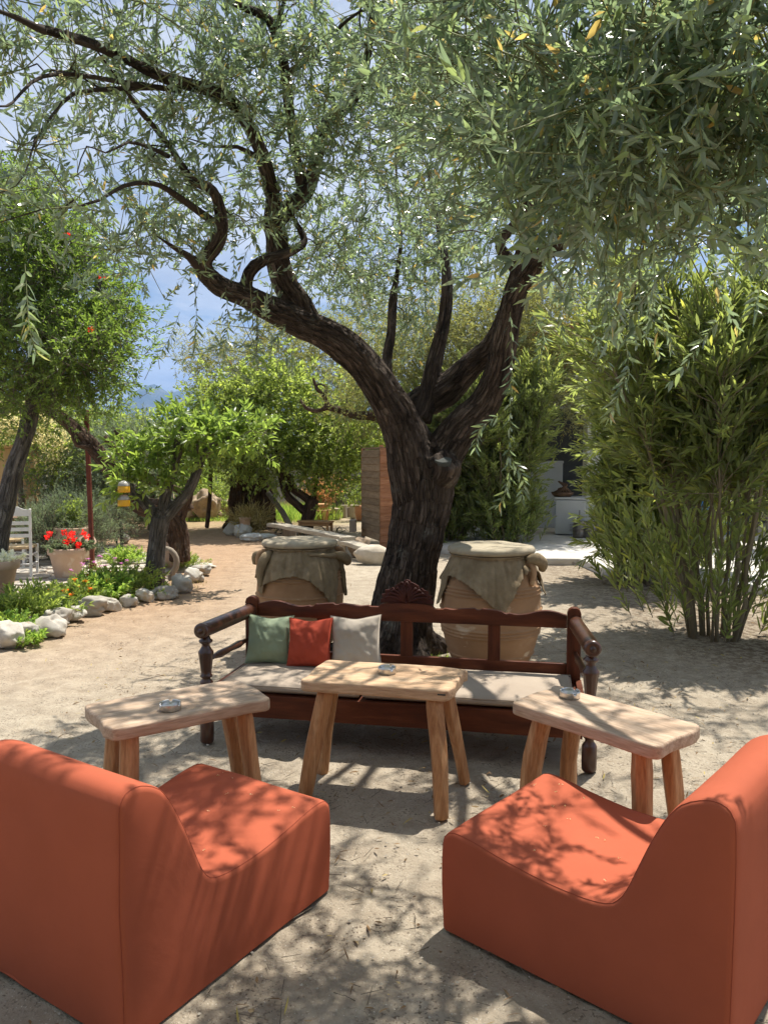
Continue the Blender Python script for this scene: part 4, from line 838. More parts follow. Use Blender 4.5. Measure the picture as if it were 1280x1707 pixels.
# --- oleanders
OD = 1.5
def oleander(label, base, tops, h, nst, nl, L=.14, Wd=.026, spreadx=1.2, spready=1.0, low=.35, seed=0, side=9, dense=6, suck=6):
    r_ = np.random.default_rng(seed); root = empty('oleander', base, 0, label, 'oleander'); A = []; B = []; ra = []; rb = []; O = []; AX = []
    stem = MB()
    for k in range(nst):
        a = 2 * math.pi * k / nst + r_.uniform(-.5, .5); rr = r_.uniform(.35, 1.0); hh = h * r_.uniform(.72, 1.05) * (1.08 - .25 * rr)
        tip = Vector((math.cos(a) * spreadx * rr + tops[0], math.sin(a) * spready * rr + tops[1], hh)); b0 = Vector((math.cos(a) * .21, math.sin(a) * .17, -.05)); mid = b0.lerp(tip, .5) + Vector((0, 0, .12 * h)) - Vector((math.cos(a), math.sin(a), 0)) * .12 * rr
        pp = []
        for t in np.linspace(0, 1, 12): pp.append(b0 * (1 - t) ** 2 + mid * 2 * t * (1 - t) + tip * t * t + Vector(r_.normal(size=3)) * .018 * (t > 0))
        r0 = r_.uniform(.014, .028); stem.tube(pp, [r0 * (1 - .75 * t) for t in np.linspace(0, 1, 12)], n=6)
        for j in range(side):
            t = low + (1 - low) * (j + r_.random()) / side; i = min(int(t * 11), 10); q = pp[i].lerp(pp[i + 1], t * 11 - i); tg = (pp[i + 1] - pp[i]).normalized()
            for m in range(int(dense / 2 * OD)):
                dv = (tg * .5 + Vector(r_.normal(size=3)) * .7 + Vector((0, 0, .65))).normalized(); l = r_.uniform(.2, .5); e = q + dv * l; A.append(q); B.append(e); ra.append(.006); rb.append(.004); O.append(q + dv * l * .35); AX.append(dv * 1.0)
        for m in range(3):
            O.append(pp[-2]); AX.append((pp[-1] - pp[-3]).normalized() + Vector(r_.normal(size=3)) * .3)
    # low leafy suckers
    for m in range(int(nst * suck)):
        a = r_.uniform(0, 6.28); rr = r_.uniform(.1, .7); q = Vector((math.cos(a) * rr * spreadx * .9, math.sin(a) * rr * spready * .9, r_.uniform(.0, .9 if low < .4 else .4))); O.append(q); AX.append(Vector((math.cos(a) * .5, math.sin(a) * .5, 1)))
    O = np.array([tuple(q) for q in O]); AX = np.array([tuple(q) for q in AX])
    p, d, n_, LL, WW, bb, st = sprigs(O, AX, r_.uniform(.35, .6, len(O)), nl, L, Wd, 38, .0, 3, nspread=.5, bend=.16)
    o = link('foliage', leaf_mesh('foliage', p, d, n_, LL, WW, bb, 'lance'), MT['oleander_leaf'], root); tag(o, kind='stuff')
    A = np.concatenate([np.array([tuple(q) for q in A]), st[0]]); B = np.concatenate([np.array([tuple(q) for q in B]), st[2]])
    o = link('twigs', stems_mesh('twigs', A, B, np.full(len(A), .005), np.full(len(A), .003)), MT['oleander_stem'], root); tag(o, kind='stuff')
    stem.build('stems', MT['oleander_stem'], root); return root
g = G(1190, 1062); oleander('tall oleander in front at the right with many bare tan stems rising from one clump', (g.x, g.y, 0), (.1, .2), 3.75, 22, 7, spreadx=1.5, spready=.9, low=.36, seed=1, side=10, dense=7, suck=4)
oleander('oleander at the right edge with branches leaning in from outside', (4.9, 6.9, 0), (-.1, .1), 3.4, 16, 7, spreadx=1.2, spready=1.0, low=.3, seed=2, dense=6)
g = G(1040, 972); oleander('dense dark oleander with drooping leaves right of the concrete pavement', (g.x + .1, g.y, 0), (.1, .2), 3.6, 18, 8, spreadx=.62, spready=.9, low=.12, seed=3, side=10, dense=8)
g = G(1110, 975); oleander('leafy oleander between the front clump and the pavement', (g.x + .4, g.y + .6, 0), (.1, .2), 3.7, 18, 8, spreadx=1.2, spready=.9, low=.25, seed=4, side=9, dense=7)
oleander('oleander hiding the building wall at the far right', (7.6, 13.6, 0), (.0, .2), 3.9, 18, 7, spreadx=1.5, spready=.9, low=.3, seed=5, side=9, dense=6)
g = G(850, 912); oleander('dark oleander standing behind the right jar', (g.x - .1, g.y, 0), (.0, .2), 3.6, 20, 8, spreadx=1.15, spready=.9, low=.1, seed=6, side=10, dense=8)
oleander('oleander right behind the big olive trunk', (g.x - 1.1, g.y + .5, 0), (.0, .2), 3.5, 18, 8, spreadx=1.1, spready=.9, low=.06, seed=7, side=10, dense=8)
g = G(905, 905); oleander('slender oleander left of the white freezer', (g.x - .85, g.y + .3, 0), (-.1, .2), 3.5, 12, 8, spreadx=.45, spready=.8, low=.12, seed=8, side=9, dense=7)

# ================================================================== PLANTS IN BEDS
def plant(name, label, cat, x, y, r, h, n, mat, L, Wd, petals=None, z=0, per=3, shape='lance', up=.8, group=None, npet=0):
    root = empty(name, (x, y, z), 0, label, cat, group)
    C = np.array([x, y, z]) + np.stack([rng.normal(size=n) * r * .45, rng.normal(size=n) * r * .35, rng.uniform(0, .35, n) * h], 1)
    ax = nrmz(np.stack([(C[:, 0] - x) / r, (C[:, 1] - y) / r, np.full(n, up)], 1) + rnd_dir(n) * .35)
    p, d, n_, LL, WW, bb, st = sprigs(C, ax, rng.uniform(.5, 1, n) * h * .85, 6, L, Wd, 55, .05, per, nspread=.5, bend=.2)
    o = link('foliage', leaf_mesh('foliage', p, d, n_, LL, WW, bb, shape), MT[mat]); tag(o, kind='stuff'); into(root, o)
    o = link('stems', stems_mesh('stems', st[0], st[2], np.full(n, .003), np.full(n, .0015)), MT['stem_green']); tag(o, kind='stuff'); into(root, o)
    if petals:
        T = st[2][rng.choice(n, min(npet, n), replace=False)] + np.array([0, 0, .03]); 
        q = np.repeat(T, 12, 0) + rng.normal(size=(len(T) * 12, 3)) * .006; a = np.tile(np.arange(12) * 2 * np.pi / 12, len(T)); dd = np.stack([np.cos(a), np.sin(a), .25 + 0 * a], 1)
        o = link('flowers', leaf_mesh('flowers', q, dd, np.array([0, 0, 1.]) + 0 * dd, np.full(len(q), .032), np.full(len(q), .014), np.zeros(len(q)), 'diamond'), MT[petals]); tag(o, kind='stuff'); into(root, o)
    return root
def pl(px, py, *a, **k):
    g = G(px, py); return plant(a[0], a[1], a[2], g.x, g.y, *a[3:], **k)
pl(42, 1040, 'bedding_plant', 'bushy green bedding plant at the near left end of the bed', 'plant', .26, .42, 110, 'shrub_leaf', .075, .022)
pl(85, 1030, 'bedding_plant', 'low dark green bedding plant between two brighter clumps', 'plant', .24, .26, 60, 'pomegranate_leaf', .06, .02)
pl(120, 1012, 'bedding_plant', 'spreading bedding plant with orange flowers near the bed edge', 'plant', .34, .30, 110, 'shrub_leaf', .06, .024, petals='orange_petal', npet=10)
pl(165, 1000, 'bedding_plant', 'yellow-green bedding plant with small orange flowers in the middle of the bed', 'plant', .36, .34, 130, 'grass_blade', .06, .026, petals='orange_petal', npet=7)
pl(205, 990, 'bedding_plant', 'deep green bedding plant left of the fruit tree foot', 'plant', .36, .36, 120, 'shrub_leaf', .07, .022, petals='purple_petal', npet=3)
pl(168, 972, 'bedding_plant', 'thin plant with purple flower heads behind the bedding plants', 'plant', .22, .42, 18, 'shrub_leaf', .04, .01, petals='purple_petal', npet=12)
pl(10, 1062, 'bedding_plant', 'low pale plant at the left edge of the photo in the bed', 'plant', .26, .26, 60, 'grass_blade', .05, .02, petals='white_petal', npet=4)
pl(212, 940, 'bedding_plant', 'fresh green tuft at the foot of the bare sapling', 'plant', .26, .28, 80, 'grass_blade', .07, .016)
pl(305, 948, 'bedding_plant', 'grey-green tuft inside the far bend of the stone edging', 'plant', .26, .22, 80, 'shrub_leaf', .06, .012)
pl(145, 928, 'bedding_plant', 'small bluish plant at the foot of the red pole', 'plant', .22, .22, 60, 'silver_leaf', .05, .015)
pl(30, 1075, 'bedding_plant', 'sprawling plant with yellow leaves spilling over the near stones', 'plant', .2, .14, 40, 'grass_blade', .05, .02)

def blades(name, label, cx, cy, rx, ry, h, n, mat, kind='stuff', z=0, lean=.3, w=.006):
    p = np.stack([cx + rng.uniform(-1, 1, n) * rx, cy + rng.uniform(-1, 1, n) * ry, np.full(n, z - .01)], 1)
    k = ((p[:, 0] - cx) / rx) ** 2 + ((p[:, 1] - cy) / ry) ** 2 < 1; p = p[k]; n = len(p)
    d = rnd_dir(n) * lean + np.array([0, 0, 1.])
    o = link(name, leaf_mesh(name, p, d, rnd_dir(n), rng.uniform(.5, 1.2, n) * h, np.full(n, w), rng.uniform(0, .5, n), 'lance'), MT[mat]); return tag(o, label, None, None, kind)
g = G(485, 872); blades('grass', 'bright green long grass beyond the plank', g.x, g.y + 1.5, 1.3, 1.6, .42, 3800, 'grass_blade', w=.014)
blades('dry_grass', 'thin dry grass in the far clearing', -1.0, 27, 6, 4.5, .25, 6000, 'dry_blade', w=.014)
g = G(340, 868); blades('verge_grass', 'short grass along the far edge of the path', g.x - .3, g.y, 1.6, .35, .12, 1500, 'grass_blade', w=.01)
g = G(690, 1095); blades('weed_tuft', 'small green weeds on the sand behind the bench', g.x + .2, g.y - .1, .22, .1, .06, 150, 'grass_blade', w=.006)
g = G(880, 930); blades('path_weeds', 'sparse weeds at the foot of the stone edging', -3.0, 10.2, .7, .5, .05, 400, 'dry_blade', w=.006)

# litter on the sand
def scatter(n, x0, x1, y0, y1, bias=None):
    p = np.stack([rng.uniform(x0, x1, n), rng.uniform(y0, y1, n), np.full(n, .004)], 1); return p
lp = np.concatenate([scatter(1300, -2.2, 2.2, 1.7, 6.5), scatter(900, 1.2, 5.5, 4.4, 11.5), scatter(260, -5, 1.5, 5.5, 13)])
n = len(lp); a = rng.uniform(0, 6.28, n); dd = np.stack([np.cos(a), np.sin(a), rng.uniform(-.05, .25, n)], 1)
tag(link('fallen_leaves', leaf_mesh('fallen_leaves', lp, dd, np.array([0, 0, 1.]) + rng.normal(size=(n, 3)) * .35, rng.uniform(.015, .065, n), rng.uniform(.004, .013, n), rng.uniform(-.4, .6, n), 'lance'), MT['fallen_leaf']), 'dry fallen olive leaves scattered over the sand', kind='stuff')
n = 800; A = scatter(n, -2, 2.2, 1.8, 7); a = rng.uniform(0, 6.28, n); l = rng.uniform(.02, .1, n); B = A + np.stack([np.cos(a) * l, np.sin(a) * l, rng.uniform(0, .008, n)], 1)
tag(link('fallen_twigs', stems_mesh('fallen_twigs', A, B, np.full(n, .0018), np.full(n, .001)), MT['twig']), 'thin broken twigs lying on the sand', kind='stuff')
MT['pebble'] = surf('pebble', [(.3, (.22, .19, .15)), (.7, (.55, .5, .42))], 3, world=True, rough=.9)
pb = MB()
for k in range(2600):
    x, y = random.uniform(-2.4, 2.8), random.uniform(1.7, 7.5); s_ = random.uniform(.0025, .007) * (1.5 if random.random() < .05 else 1)
    v = [(x + s_ * random.uniform(.7, 1.3) * q[0], y + s_ * random.uniform(.7, 1.3) * q[1], -.004 + s_ + s_ * .6 * q[2]) for q in ((1, 0, 0), (0, 1, 0), (-1, 0, 0), (0, -1, 0), (0, 0, 1), (0, 0, -1))]
    pb.add(v, [(0, 1, 4), (1, 2, 4), (2, 3, 4), (3, 0, 4), (1, 0, 5), (2, 1, 5), (3, 2, 5), (0, 3, 5)], False)
tag(pb.build('pebbles', MT['pebble']), 'fine grit and small pebbles on the sand', kind='stuff')

# ================================================================== STONES
MT['stone'] = surf('pale_stone', [(.3, (.26, .23, .19)), (.5, (.42, .385, .33)), (.72, (.58, .55, .50))], 5, rough=.9, bump=.5, bdist=.015, bscale=11, var=.18, spots=(4, .58, (.42, .33, .22)), fine=60)
MT['white_stone'] = surf('white_stone', [(.3, (.42, .44, .43)), (.6, (.62, .64, .62)), (.8, (.75, .76, .74))], 4, rough=.8, bump=.5, bdist=.02, bscale=9, fine=50)
MT['rock'] = surf('brown_rock', [(.3, (.20, .145, .10)), (.5, (.38, .28, .19)), (.7, (.55, .46, .36))], 3, rough=.95, bump=.8, bdist=.04, bscale=6, fine=40)
def rock(name, label, cat, loc, size, rz, mat, seed, group=None, rough=.28, ang=.16):
    bm = bmesh.new(); bmesh.ops.create_icosphere(bm, subdivisions=4, radius=1); V = np.array([v.co[:] for v in bm.verts])
    N_ = V.copy(); V = np.sign(V) * np.abs(V) ** .9
    r = 1 + rough * fbm(N_ * 1.3 + seed * 3.7, 3) * 1.6 + ang * .5 * fbm(N_ * 3.5 + seed, 3)
    # a few flat breaks
    rs = np.random.default_rng(seed)
    V = V * r[:, None]
    for k in range(7):
        d = nrmz(rs.normal(size=3)); lim = rs.uniform(.72, .95); t = V @ d; ex = t > lim; V[ex] -= np.outer((t[ex] - lim) * .85, d)
    V *= np.array(size); V[:, 2] -= V[:, 2].min() + size[2] * .28
    for v, c in zip(bm.verts, V): v.co = c
    me = bpy.data.meshes.new(name); bm.to_mesh(me); bm.free()
    for p_ in me.polygons: p_.use_smooth = True
    o = link(name, me, MT[mat], loc=loc, rot=(0, 0, rz)); return tag(o, label, cat, group)
EG = 'rounded stones edging the flower bed'
edge = [  # px, base y, width px, height px, label
    (8, 1088, 62, 50, 'big dark grey edging stone cut by the left edge of the photo'), (36, 1078, 48, 36, 'mottled grey edging stone touching the big dark one at the left'), (72, 1068, 62, 40, 'long cream edging stone with a flat sloping top near the left'),
    (90, 1052, 46, 34, 'streaked cream edging stone behind the long sloping one'), (40, 1046, 36, 22, 'brownish half-buried stone among the nearest bed plants'), (118, 1040, 40, 28, 'small dull grey edging stone right of the streaked one'),
    (149, 1030, 52, 30, 'plump white edging stone with a rounded left end'), (182, 1022, 36, 26, 'slanting grey-white edging stone beside the plump white one'), (213, 1013, 34, 22, 'flat tan edging stone shaped like a loaf'),
    (242, 1006, 30, 24, 'small brown-cream edging stone left of the fruit tree foot'), (272, 1001, 48, 25, 'broad white edging stone under the fruit tree foot'), (303, 993, 36, 34, 'upright pale edging stone at the corner right of the fruit tree'),
    (319, 974, 38, 24, 'smooth white oval edging stone past the corner'), (335, 962, 38, 20, 'flattish white edging stone farthest right in the row'), (338, 948, 34, 9, 'flat dark-topped slab at the far bend of the edging'),
    (312, 938, 26, 8, 'pale flat slab where the edging turns back to the left'), (30, 1062, 30, 20, 'small smooth stone wedged behind the first two edging stones')]
for i, (px, py, wpx, hpx, lb) in enumerate(edge):
    g = G(px, py - hpx * .12); k = g.y / F; g.y += wpx * k * .22
    rock('edging_stone', lb, 'stone', (g.x, g.y, 0), (wpx * k * .51, wpx * k * .35, hpx * k * .50), random.uniform(-.3, .3), 'stone', 40 + i, rough=.34, ang=.42)
for i, (px, py, wpx, hpx, lb) in enumerate([(192, 935, 22, 9, 'low stone beside the sapling foot'), (225, 932, 30, 9, 'long low stone behind the fruit tree trunk'), (62, 927, 26, 22, 'rough stone trough-shaped lump behind the geranium pot'), (205, 906, 16, 14, 'pale stone standing behind the sapling')]):
    g = G(px, py); k = g.y / F; rock('garden_stone', lb, 'stone', (g.x, g.y + .1, 0), (wpx * k * .56, wpx * k * .4, hpx * k * .7), .2, 'stone', 80 + i)
for i, (px, py, wpx, hpx, lb) in enumerate([(388, 892, 26, 18, 'bluish white boulder at the left of the pair by the ancient olive'), (402, 896, 26, 18, 'ribbed white boulder leaning on the bluish one'), (418, 902, 34, 10, 'low white rock sprawling right of the ribbed boulder'), (440, 900, 30, 8, 'flat pale rock beside the long plank'), (458, 908, 30, 6, 'thin flat white rock just above the left jar')]):
    g = G(px, py); k = g.y / F; rock('boulder', lb, 'rock', (g.x, g.y + .15, 0), (wpx * k * .6, wpx * k * .4, hpx * k * .75), .3, 'white_stone', 100 + i, ang=.4)
for i, (px, py, wpx, hpx, lb) in enumerate([(340, 868, 44, 30, 'large pitted brown rockery boulder'), (320, 868, 26, 16, 'dark brown low rockery stone at the left end'), (372, 862, 34, 26, 'pinkish cream rockery boulder at the right end'), (358, 866, 20, 14, 'small rockery stone between the two boulders'), (392, 852, 20, 14, 'white stone behind the ancient trunk, left'),
    (455, 862, 20, 12, 'white boulder right of the ancient trunk'), (556, 866, 20, 18, 'orange-brown rock beside the stumps'), (466, 838, 26, 14, 'pale rock in the far grass')]):
    g = G(px, py); k = g.y / F; rock('rockery_boulder', lb, 'rock', (g.x, g.y + .2, 0), (wpx * k * .58, wpx * k * .45, hpx * k * .75), .5, 'rock' if i not in (4, 5) else 'white_stone', 120 + i, rough=.4, ang=.6)

# stone blocks under the lower plank
MT['limestone'] = surf('limestone', [(.3, (.40, .34, .26)), (.7, (.60, .53, .43))], 4, rough=.95, bump=.6, bdist=.02, bscale=12, fine=50)
g = G(598, 930); rock('stone_block', 'rough brown stone block under the middle of the lower plank', 'stone', (g.x, g.y + .2, 0), (.20, .16, .19), .1, 'rock', 150, rough=.2)
g = G(625, 943); rock('stone_block', 'long pale cut stone block under the right end of the lower plank', 'stone', (g.x, g.y + .25, 0), (.34, .15, .17), -.2, 'limestone', 151, rough=.12, ang=.15)

# planks and their supports
MT['old_plank'] = surf('old_plank', [(.3, (.30, .26, .20)), (.7, (.52, .47, .38))], 5, (1, 8, 8), rough=.9, bump=.4, bscale=14)
def log_seat(px, py, w, h, label, mat='stump'):
    g = G(px, py); k = g.y / F; r = w * k / 2
    root = empty('stump', (g.x, g.y + r, 0), 0, label, 'stump')
    mb = MB(); n = 18; prof = [(r * 1.02, 0), (r * .98, h * k * .5), (r, h * k)]
    v0 = len(mb.v); mb.lathe(prof, n=n); 
    mb.v = [(x * (1 + .05 * math.sin(3 * math.atan2(y, x) + px)), y * (1 + .06 * math.cos(2 * math.atan2(y, x))), z) for x, y, z in mb.v]
    me = mb.mesh('log'); bevel_mesh(me, .008, 1); link('log', me, MT[mat], root); return root
MT['stump'] = surf('stump_wood', [(.3, (.30, .25, .19)), (.7, (.50, .44, .35))], 5, (6, 6, .6), rough=.9, bump=.5, bscale=10)
MT['stump_dark'] = surf('stump_dark', [(.3, (.20, .16, .125)), (.7, (.34, .29, .23))], 5, (6, 6, .6), rough=.9, bump=.5, bscale=10)
log_seat(482, 903, 24, 20, 'thick dark log propping up the left end of the long plank', 'stump_dark')
log_seat(571, 930, 12, 34, 'short post under the right end of the long plank')
for px, py, w_, h_, lb in ((563, 866, 10, 18, 'pale stump seat, nearest of the group in the clearing'), (572, 863, 12, 21, 'stump seat touching the nearest pale stump on its right'), (582, 862, 9, 16, 'dark grey stump between two paler ones'), (590, 864, 14, 22, 'widest ridged stump seat beside the terracotta pot'), (505, 862, 10, 16, 'grey stump seen left of the citrus trunk')):
    log_seat(px, py, w_, h_, lb, 'stump_dark' if 'grey' in lb else 'stump')
def plank_between(name, label, A, B, w, th, mat, cat='plank'):
    A, B = Vector(A), Vector(B); d = B - A; root = bpy.data.objects.new(name, None); L = d.length
    mb = MB(); mb.box((0, 0, 0), (L, w, th)); me = mb.mesh(name); 
    bm = bmesh.new(); bm.from_mesh(me); bmesh.ops.subdivide_edges(bm, edges=bm.edges[:], cuts=6, use_grid_fill=True)
    for v in bm.verts:
        q = Vector(v.co) * 3; v.co += Vector((0, 1, .4)) * (float(fbm(np.array([[q.x, q.y * .3 + L, q.z]]), 2)[0]) * .04)
    bm.to_mesh(me); bm.free(); bevel_mesh(me, .008, 1)
    o = link(name, me, MT[mat], loc=(A + B) / 2); o.rotation_euler = (0, -math.atan2(d.z, math.hypot(d.x, d.y)), math.atan2(d.y, d.x)); return tag(o, label, cat)
bpy.data.objects
A = G(452, 903); B = G(572, 930); A.y += .28; B.y += .05
A = Vector((P(456, 874, A.y).x, A.y, P(456, 874, A.y).z)); B = Vector((P(581, 899, B.y).x, B.y, P(581, 899, B.y).z))
plank_between('long_plank', 'long weathered plank bench on a log and a post behind the left jar', A, B, .26, .075, 'old_plank')
ya = G(598, 930).y + .2; yb = G(625, 943).y + .25
plank_between('lower_plank', 'thick old beam lying on stone blocks left of the big trunk', P(566, 901, ya), P(650, 925, yb), .24, .07, 'old_plank', 'beam')
# prop stick
A, B = P(447, 822, 18.2), G(492, 893)
sb = MB(); sb.tube([A, A.lerp(B, .5) + Vector((.03, 0, .04)), B], [.06, .065, .075], n=8); tag(sb.build('prop_pole', MT['stump_dark']), 'slanting bare pole propped against the ancient olive trunk', 'pole')
# drift of dry branches by the plank
sb = MB()
for k in range(34):
    g = G(random.uniform(455, 570), random.uniform(884, 902)); a = random.uniform(0, 6.28); l = random.uniform(.15, .4); sb.tube([g, g + Vector((math.cos(a) * l * .5, math.sin(a) * l * .5, random.uniform(.02, .18))), g + Vector((math.cos(a) * l, math.sin(a) * l, random.uniform(0, .16)))], [.012, .01, .005], n=5)
tag(sb.build('brushwood', MT['twig']), 'heap of dry brushwood behind the long plank', kind='stuff')

# ================================================================== HUT
MT['hut_grey'] = surf('hut_grey', [(.3, (.15, .10, .058)), (.7, (.27, .195, .12))], 4, (1, 1, 7), rough=.85, bump=.35, var=.2)
MT['hut_red'] = surf('hut_red', [(.3, (.26, .11, .055)), (.7, (.42, .21, .115))], 4, (1, 1, 7), rough=.85, bump=.35, var=.22, spots=(7, .66, (.10, .045, .025)))
C0 = G(633, 921); root = empty('board_hut', (C0.x, C0.y, 0), 0, 'narrow wooden hut of overlapping horizontal boards half hidden by the big trunk', 'hut')
def hutwall(dx, dy, L, z0, z1, n, mat, rz):
    st_ = (z1 - z0) / n; mb = MB(); mb.box((0, 0, 0), (L, .022, st_ * 1.12)); me = mb.mesh('board'); bevel_mesh(me, .004, 1, smooth=False); me.materials.append(mat)
    for k in range(n):
        link('board', me, None, root, loc=(dx, dy, z0 + (k + .5) * st_), rot=(R(-6), random.uniform(-.008, .008), rz))
hutwall(-.18, .55, 1.14, .22, 1.86, 13, MT['hut_grey'], R(288))
hutwall(.55, .18, 1.14, .06, 1.90, 14, MT['hut_red'], R(18))
mb = MB(); mb.box((.03, .05, .97), (.07, .07, 1.96)); mb.box((-.33, 1.1, .95), (.07, .07, 1.9)); mb.box((1.1, .4, .95), (.07, .07, 1.9)); mb.build('corner_posts', MT['hut_red'], root)
mb = MB(); mb.box((.38, .74, 1.90), (1.18, 1.18, .03), rot=Matrix.Rotation(R(18), 3, 'Z')); mb.build('roof', MT['hut_grey'], root)
mb = MB(); mb.box((-.38, .90, .10), (.16, .14, .20)); mb.box((-.52, .85, .42), (.12, .4, .22)); mb.build('step', MT['stump_dark'], root)

# bench, crate and pots in the clearing
MT['orange_wood'] = surf('orange_wood', [(.3, (.42, .23, .10)), (.7, (.56, .34, .17))], 4, (1, 6, 6), rough=.7, bump=.2)
g = G(525, 893); r0 = empty('low_bench', (g.x, g.y + .2, 0), -.35, 'low orange-brown wooden bench behind the citrus trunk', 'bench')
mb = MB(); mb.box((0, 0, .30), (.78, .3, .04), bev=.006); mb.build('seat', MT['orange_wood'], r0)
for sx in (-1, 1):
    for sy in (-1, 1): mb = MB(); mb.box((sx * .34, sy * .11, .14), (.05, .05, .28)); mb.build('leg', MT['orange_wood'], r0)
mb = MB(); mb.box((0, 0, .24), (.62, .22, .07)); mb.build('apron', MT['orange_wood'], r0)
g = G(527, 868); r0 = empty('wooden_planter', (g.x + .06, g.y + .2, 0), .2, 'square orange-brown slatted planter box behind the low bench', 'planter')
mb = MB(); mb.box((0, 0, 0), (.46, .46, .10), bev=.006); pm = mb.mesh('slat'); pm.materials.append(MT['orange_wood'])
for k in range(4): link('slat', pm, None, r0, loc=(0, 0, .06 + k * .115))
MT['terracotta'] = surf('terracotta', [(.3, (.42, .19, .10)), (.7, (.55, .28, .16))], 4, rough=.85, bump=.15, var=.08)
MT['terracotta_pale'] = surf('terracotta_pale', [(.3, (.46, .32, .23)), (.7, (.60, .45, .34))], 3, rough=.9, bump=.12, spots=(5, .62, (.62, .52, .42)))
MT['soil'] = surf('soil', [(.3, (.05, .035, .025)), (.7, (.10, .075, .055))], 20, rough=1, bump=.6)
def pot(label, x, y, r, h, mat, z=0, tilt=None, kind='flared'):
    root = empty('flower_pot', (x, y, z), 0, label, 'flower pot'); mb = MB()
    if kind == 'flared': pr = [(r * .62, 0), (r * .64, .01), (r * .90, h * .78), (r * 1.0, h * .80), (r * 1.03, h * .96), (r * 1.0, h), (r * .92, h), (r * .90, h * .93), (.001, h * .90)]
    elif kind == 'bowl': pr = [(r * .5, 0), (r * .8, h * .18), (r * 1.0, h * .45), (r * .98, h * .62), (r * .78, h * .84), (r * .74, h * .90), (r * .84, h * .97), (r * .83, h), (r * .72, h), (r * .68, h * .9), (.001, h * .86)]
    else: pr = [(r * .8, 0), (r * .98, h * .5), (r, h * .9), (r * 1.04, h), (r * .9, h), (r * .88, h * .9), (.001, h * .88)]
    mb.lathe(pr, n=32, cap=False); mb.build('pot_body', MT[mat], root)
    mb = MB(); rr = {'flared': .89, 'bowl': .67, 'x': .87}.get(kind, .87) * r; mb.lathe([(.001, h * .915), (rr, h * .905)], n=24, cap=False); mb.build('soil', MT['soil'], root); return root
g = G(536, 870); pot('wide terracotta pot at the end of the low bench', g.x, g.y + .2, .24, .32, 'terracotta')
g = G(604, 868); pot('terracotta pot at the hut corner holding a green shrub', g.x, g.y + .15, .21, .40, 'terracotta', kind='x'); p_ = plant('potted_shrub', 'upright green shrub growing in the pot at the hut corner', 'plant', g.x, g.y + .15, .25, .9, 60, 'shrub_leaf', .08, .03, z=.36)
g = G(541, 862); plant('dried_conifer', 'dried orange-brown conifer in the wide terracotta pot', 'plant', g.x + .05, g.y + .05, .28, 1.05, 120, 'fallen_leaf', .09, .03, z=.28)
bpy.data.objects['dried_conifer'].children[0].data.materials[0] = leafmat('dried_leaf', [(0, (.36, .20, .09)), (1, (.58, .42, .24))], None, (.6, .4, .2), .3, .7, .2)
# hanging pot on a stand by the ancient olive
g = G(405, 897); g.y += .3; r0 = empty('pot_stand', (g.x, g.y, 0), 0, 'small pale pot on a thin wire stand beside the white boulders', 'plant stand')
mb = MB()
for a in (0, 2.1, 4.2): mb.tube([(math.cos(a) * .12, math.sin(a) * .12, 0), (math.cos(a) * .10, math.sin(a) * .10, .34)], .008, n=5)
mb.build('wire_legs', MT['twig'], r0); mb = MB(); mb.lathe([(.07, .20), (.11, .26), (.125, .40), (.135, .42), (.12, .42), (.001, .40)], n=20); mb.build('pot_body', MT['terracotta_pale'], r0)
plant('grass_tuft', 'fountain of dry grass growing behind the small pale pot', 'plant', g.x + .12, g.y + .25, .22, .75, 90, 'dry_blade', .22, .012)
# ================================================================== TERRACE OBJECTS
g = G(103, 968); gr = pot('flared terracotta pot of red geraniums in front of the bowl-shaped jar', g.x, g.y + .22, .26, .44, 'terracotta_pale')
ge = plant('geranium', 'red geranium in full bloom filling the flared terracotta pot', 'plant', g.x + .02, g.y + .22, .24, .18, 70, 'silver_leaf', .05, .045, z=.38, shape='diamond')
T = np.array([[g.x + rng.uniform(-.24, .30), g.y + .18 + rng.uniform(-.18, .12), .55 + rng.uniform(-.06, .12)] for _ in range(13)]); q = np.repeat(T, 34, 0) + rnd_dir(len(T) * 34) * .032
o = link('flowers', leaf_mesh('flowers', q, rnd_dir(len(q)), rnd_dir(len(q)), np.full(len(q), .028), np.full(len(q), .024), np.zeros(len(q)), 'diamond'), MT['red_petal']); tag(o, kind='stuff'); into(ge, o)
g = G(112, 942); pot('wide bowl-shaped clay jar holding an upright fern-like plant', g.x + .05, g.y + .15, .36, .60, 'terracotta_pale', kind='bowl')
plant('upright_plant', 'upright feathery green plant growing out of the bowl-shaped jar', 'plant', g.x, g.y + .15, .14, .62, 60, 'shrub_leaf', .05, .013, z=.44, up=4, per=4)
g = G(-26, 1012); pot('tall clay pot of pale succulents cut by the left edge', g.x, g.y + .2, .30, .52, 'terracotta_pale'); plant('succulent', 'pale cream-edged succulent in the pot cut by the left edge', 'plant', g.x, g.y + .2, .28, .13, 60, 'white_petal', .05, .03, z=.48)
# red iron pole
MT['red_iron'] = surf('red_iron', [(.3, (.115, .028, .018)), (.7, (.19, .055, .035))], 12, rough=.6, bump=.2, metallic=.2)
g = G(155, 950); r0 = empty('iron_pole', (g.x, g.y, 0), 0, 'slim dark red iron pole standing on the terrace', 'pole'); tp = P(151, 684, g.y)
mb = MB(); mb.box((0, 0, tp.z / 2), (.06, .06, tp.z), bev=.006); mb.build('shaft', MT['red_iron'], r0, rot=(0, R(-.8), 0)); mb = MB(); mb.box((0, 0, .01), (.2, .2, .02), bev=.004); mb.box((0, 0, .05), (.10, .10, .09), bev=.01); mb.build('base_plate', MT['red_iron'], r0)
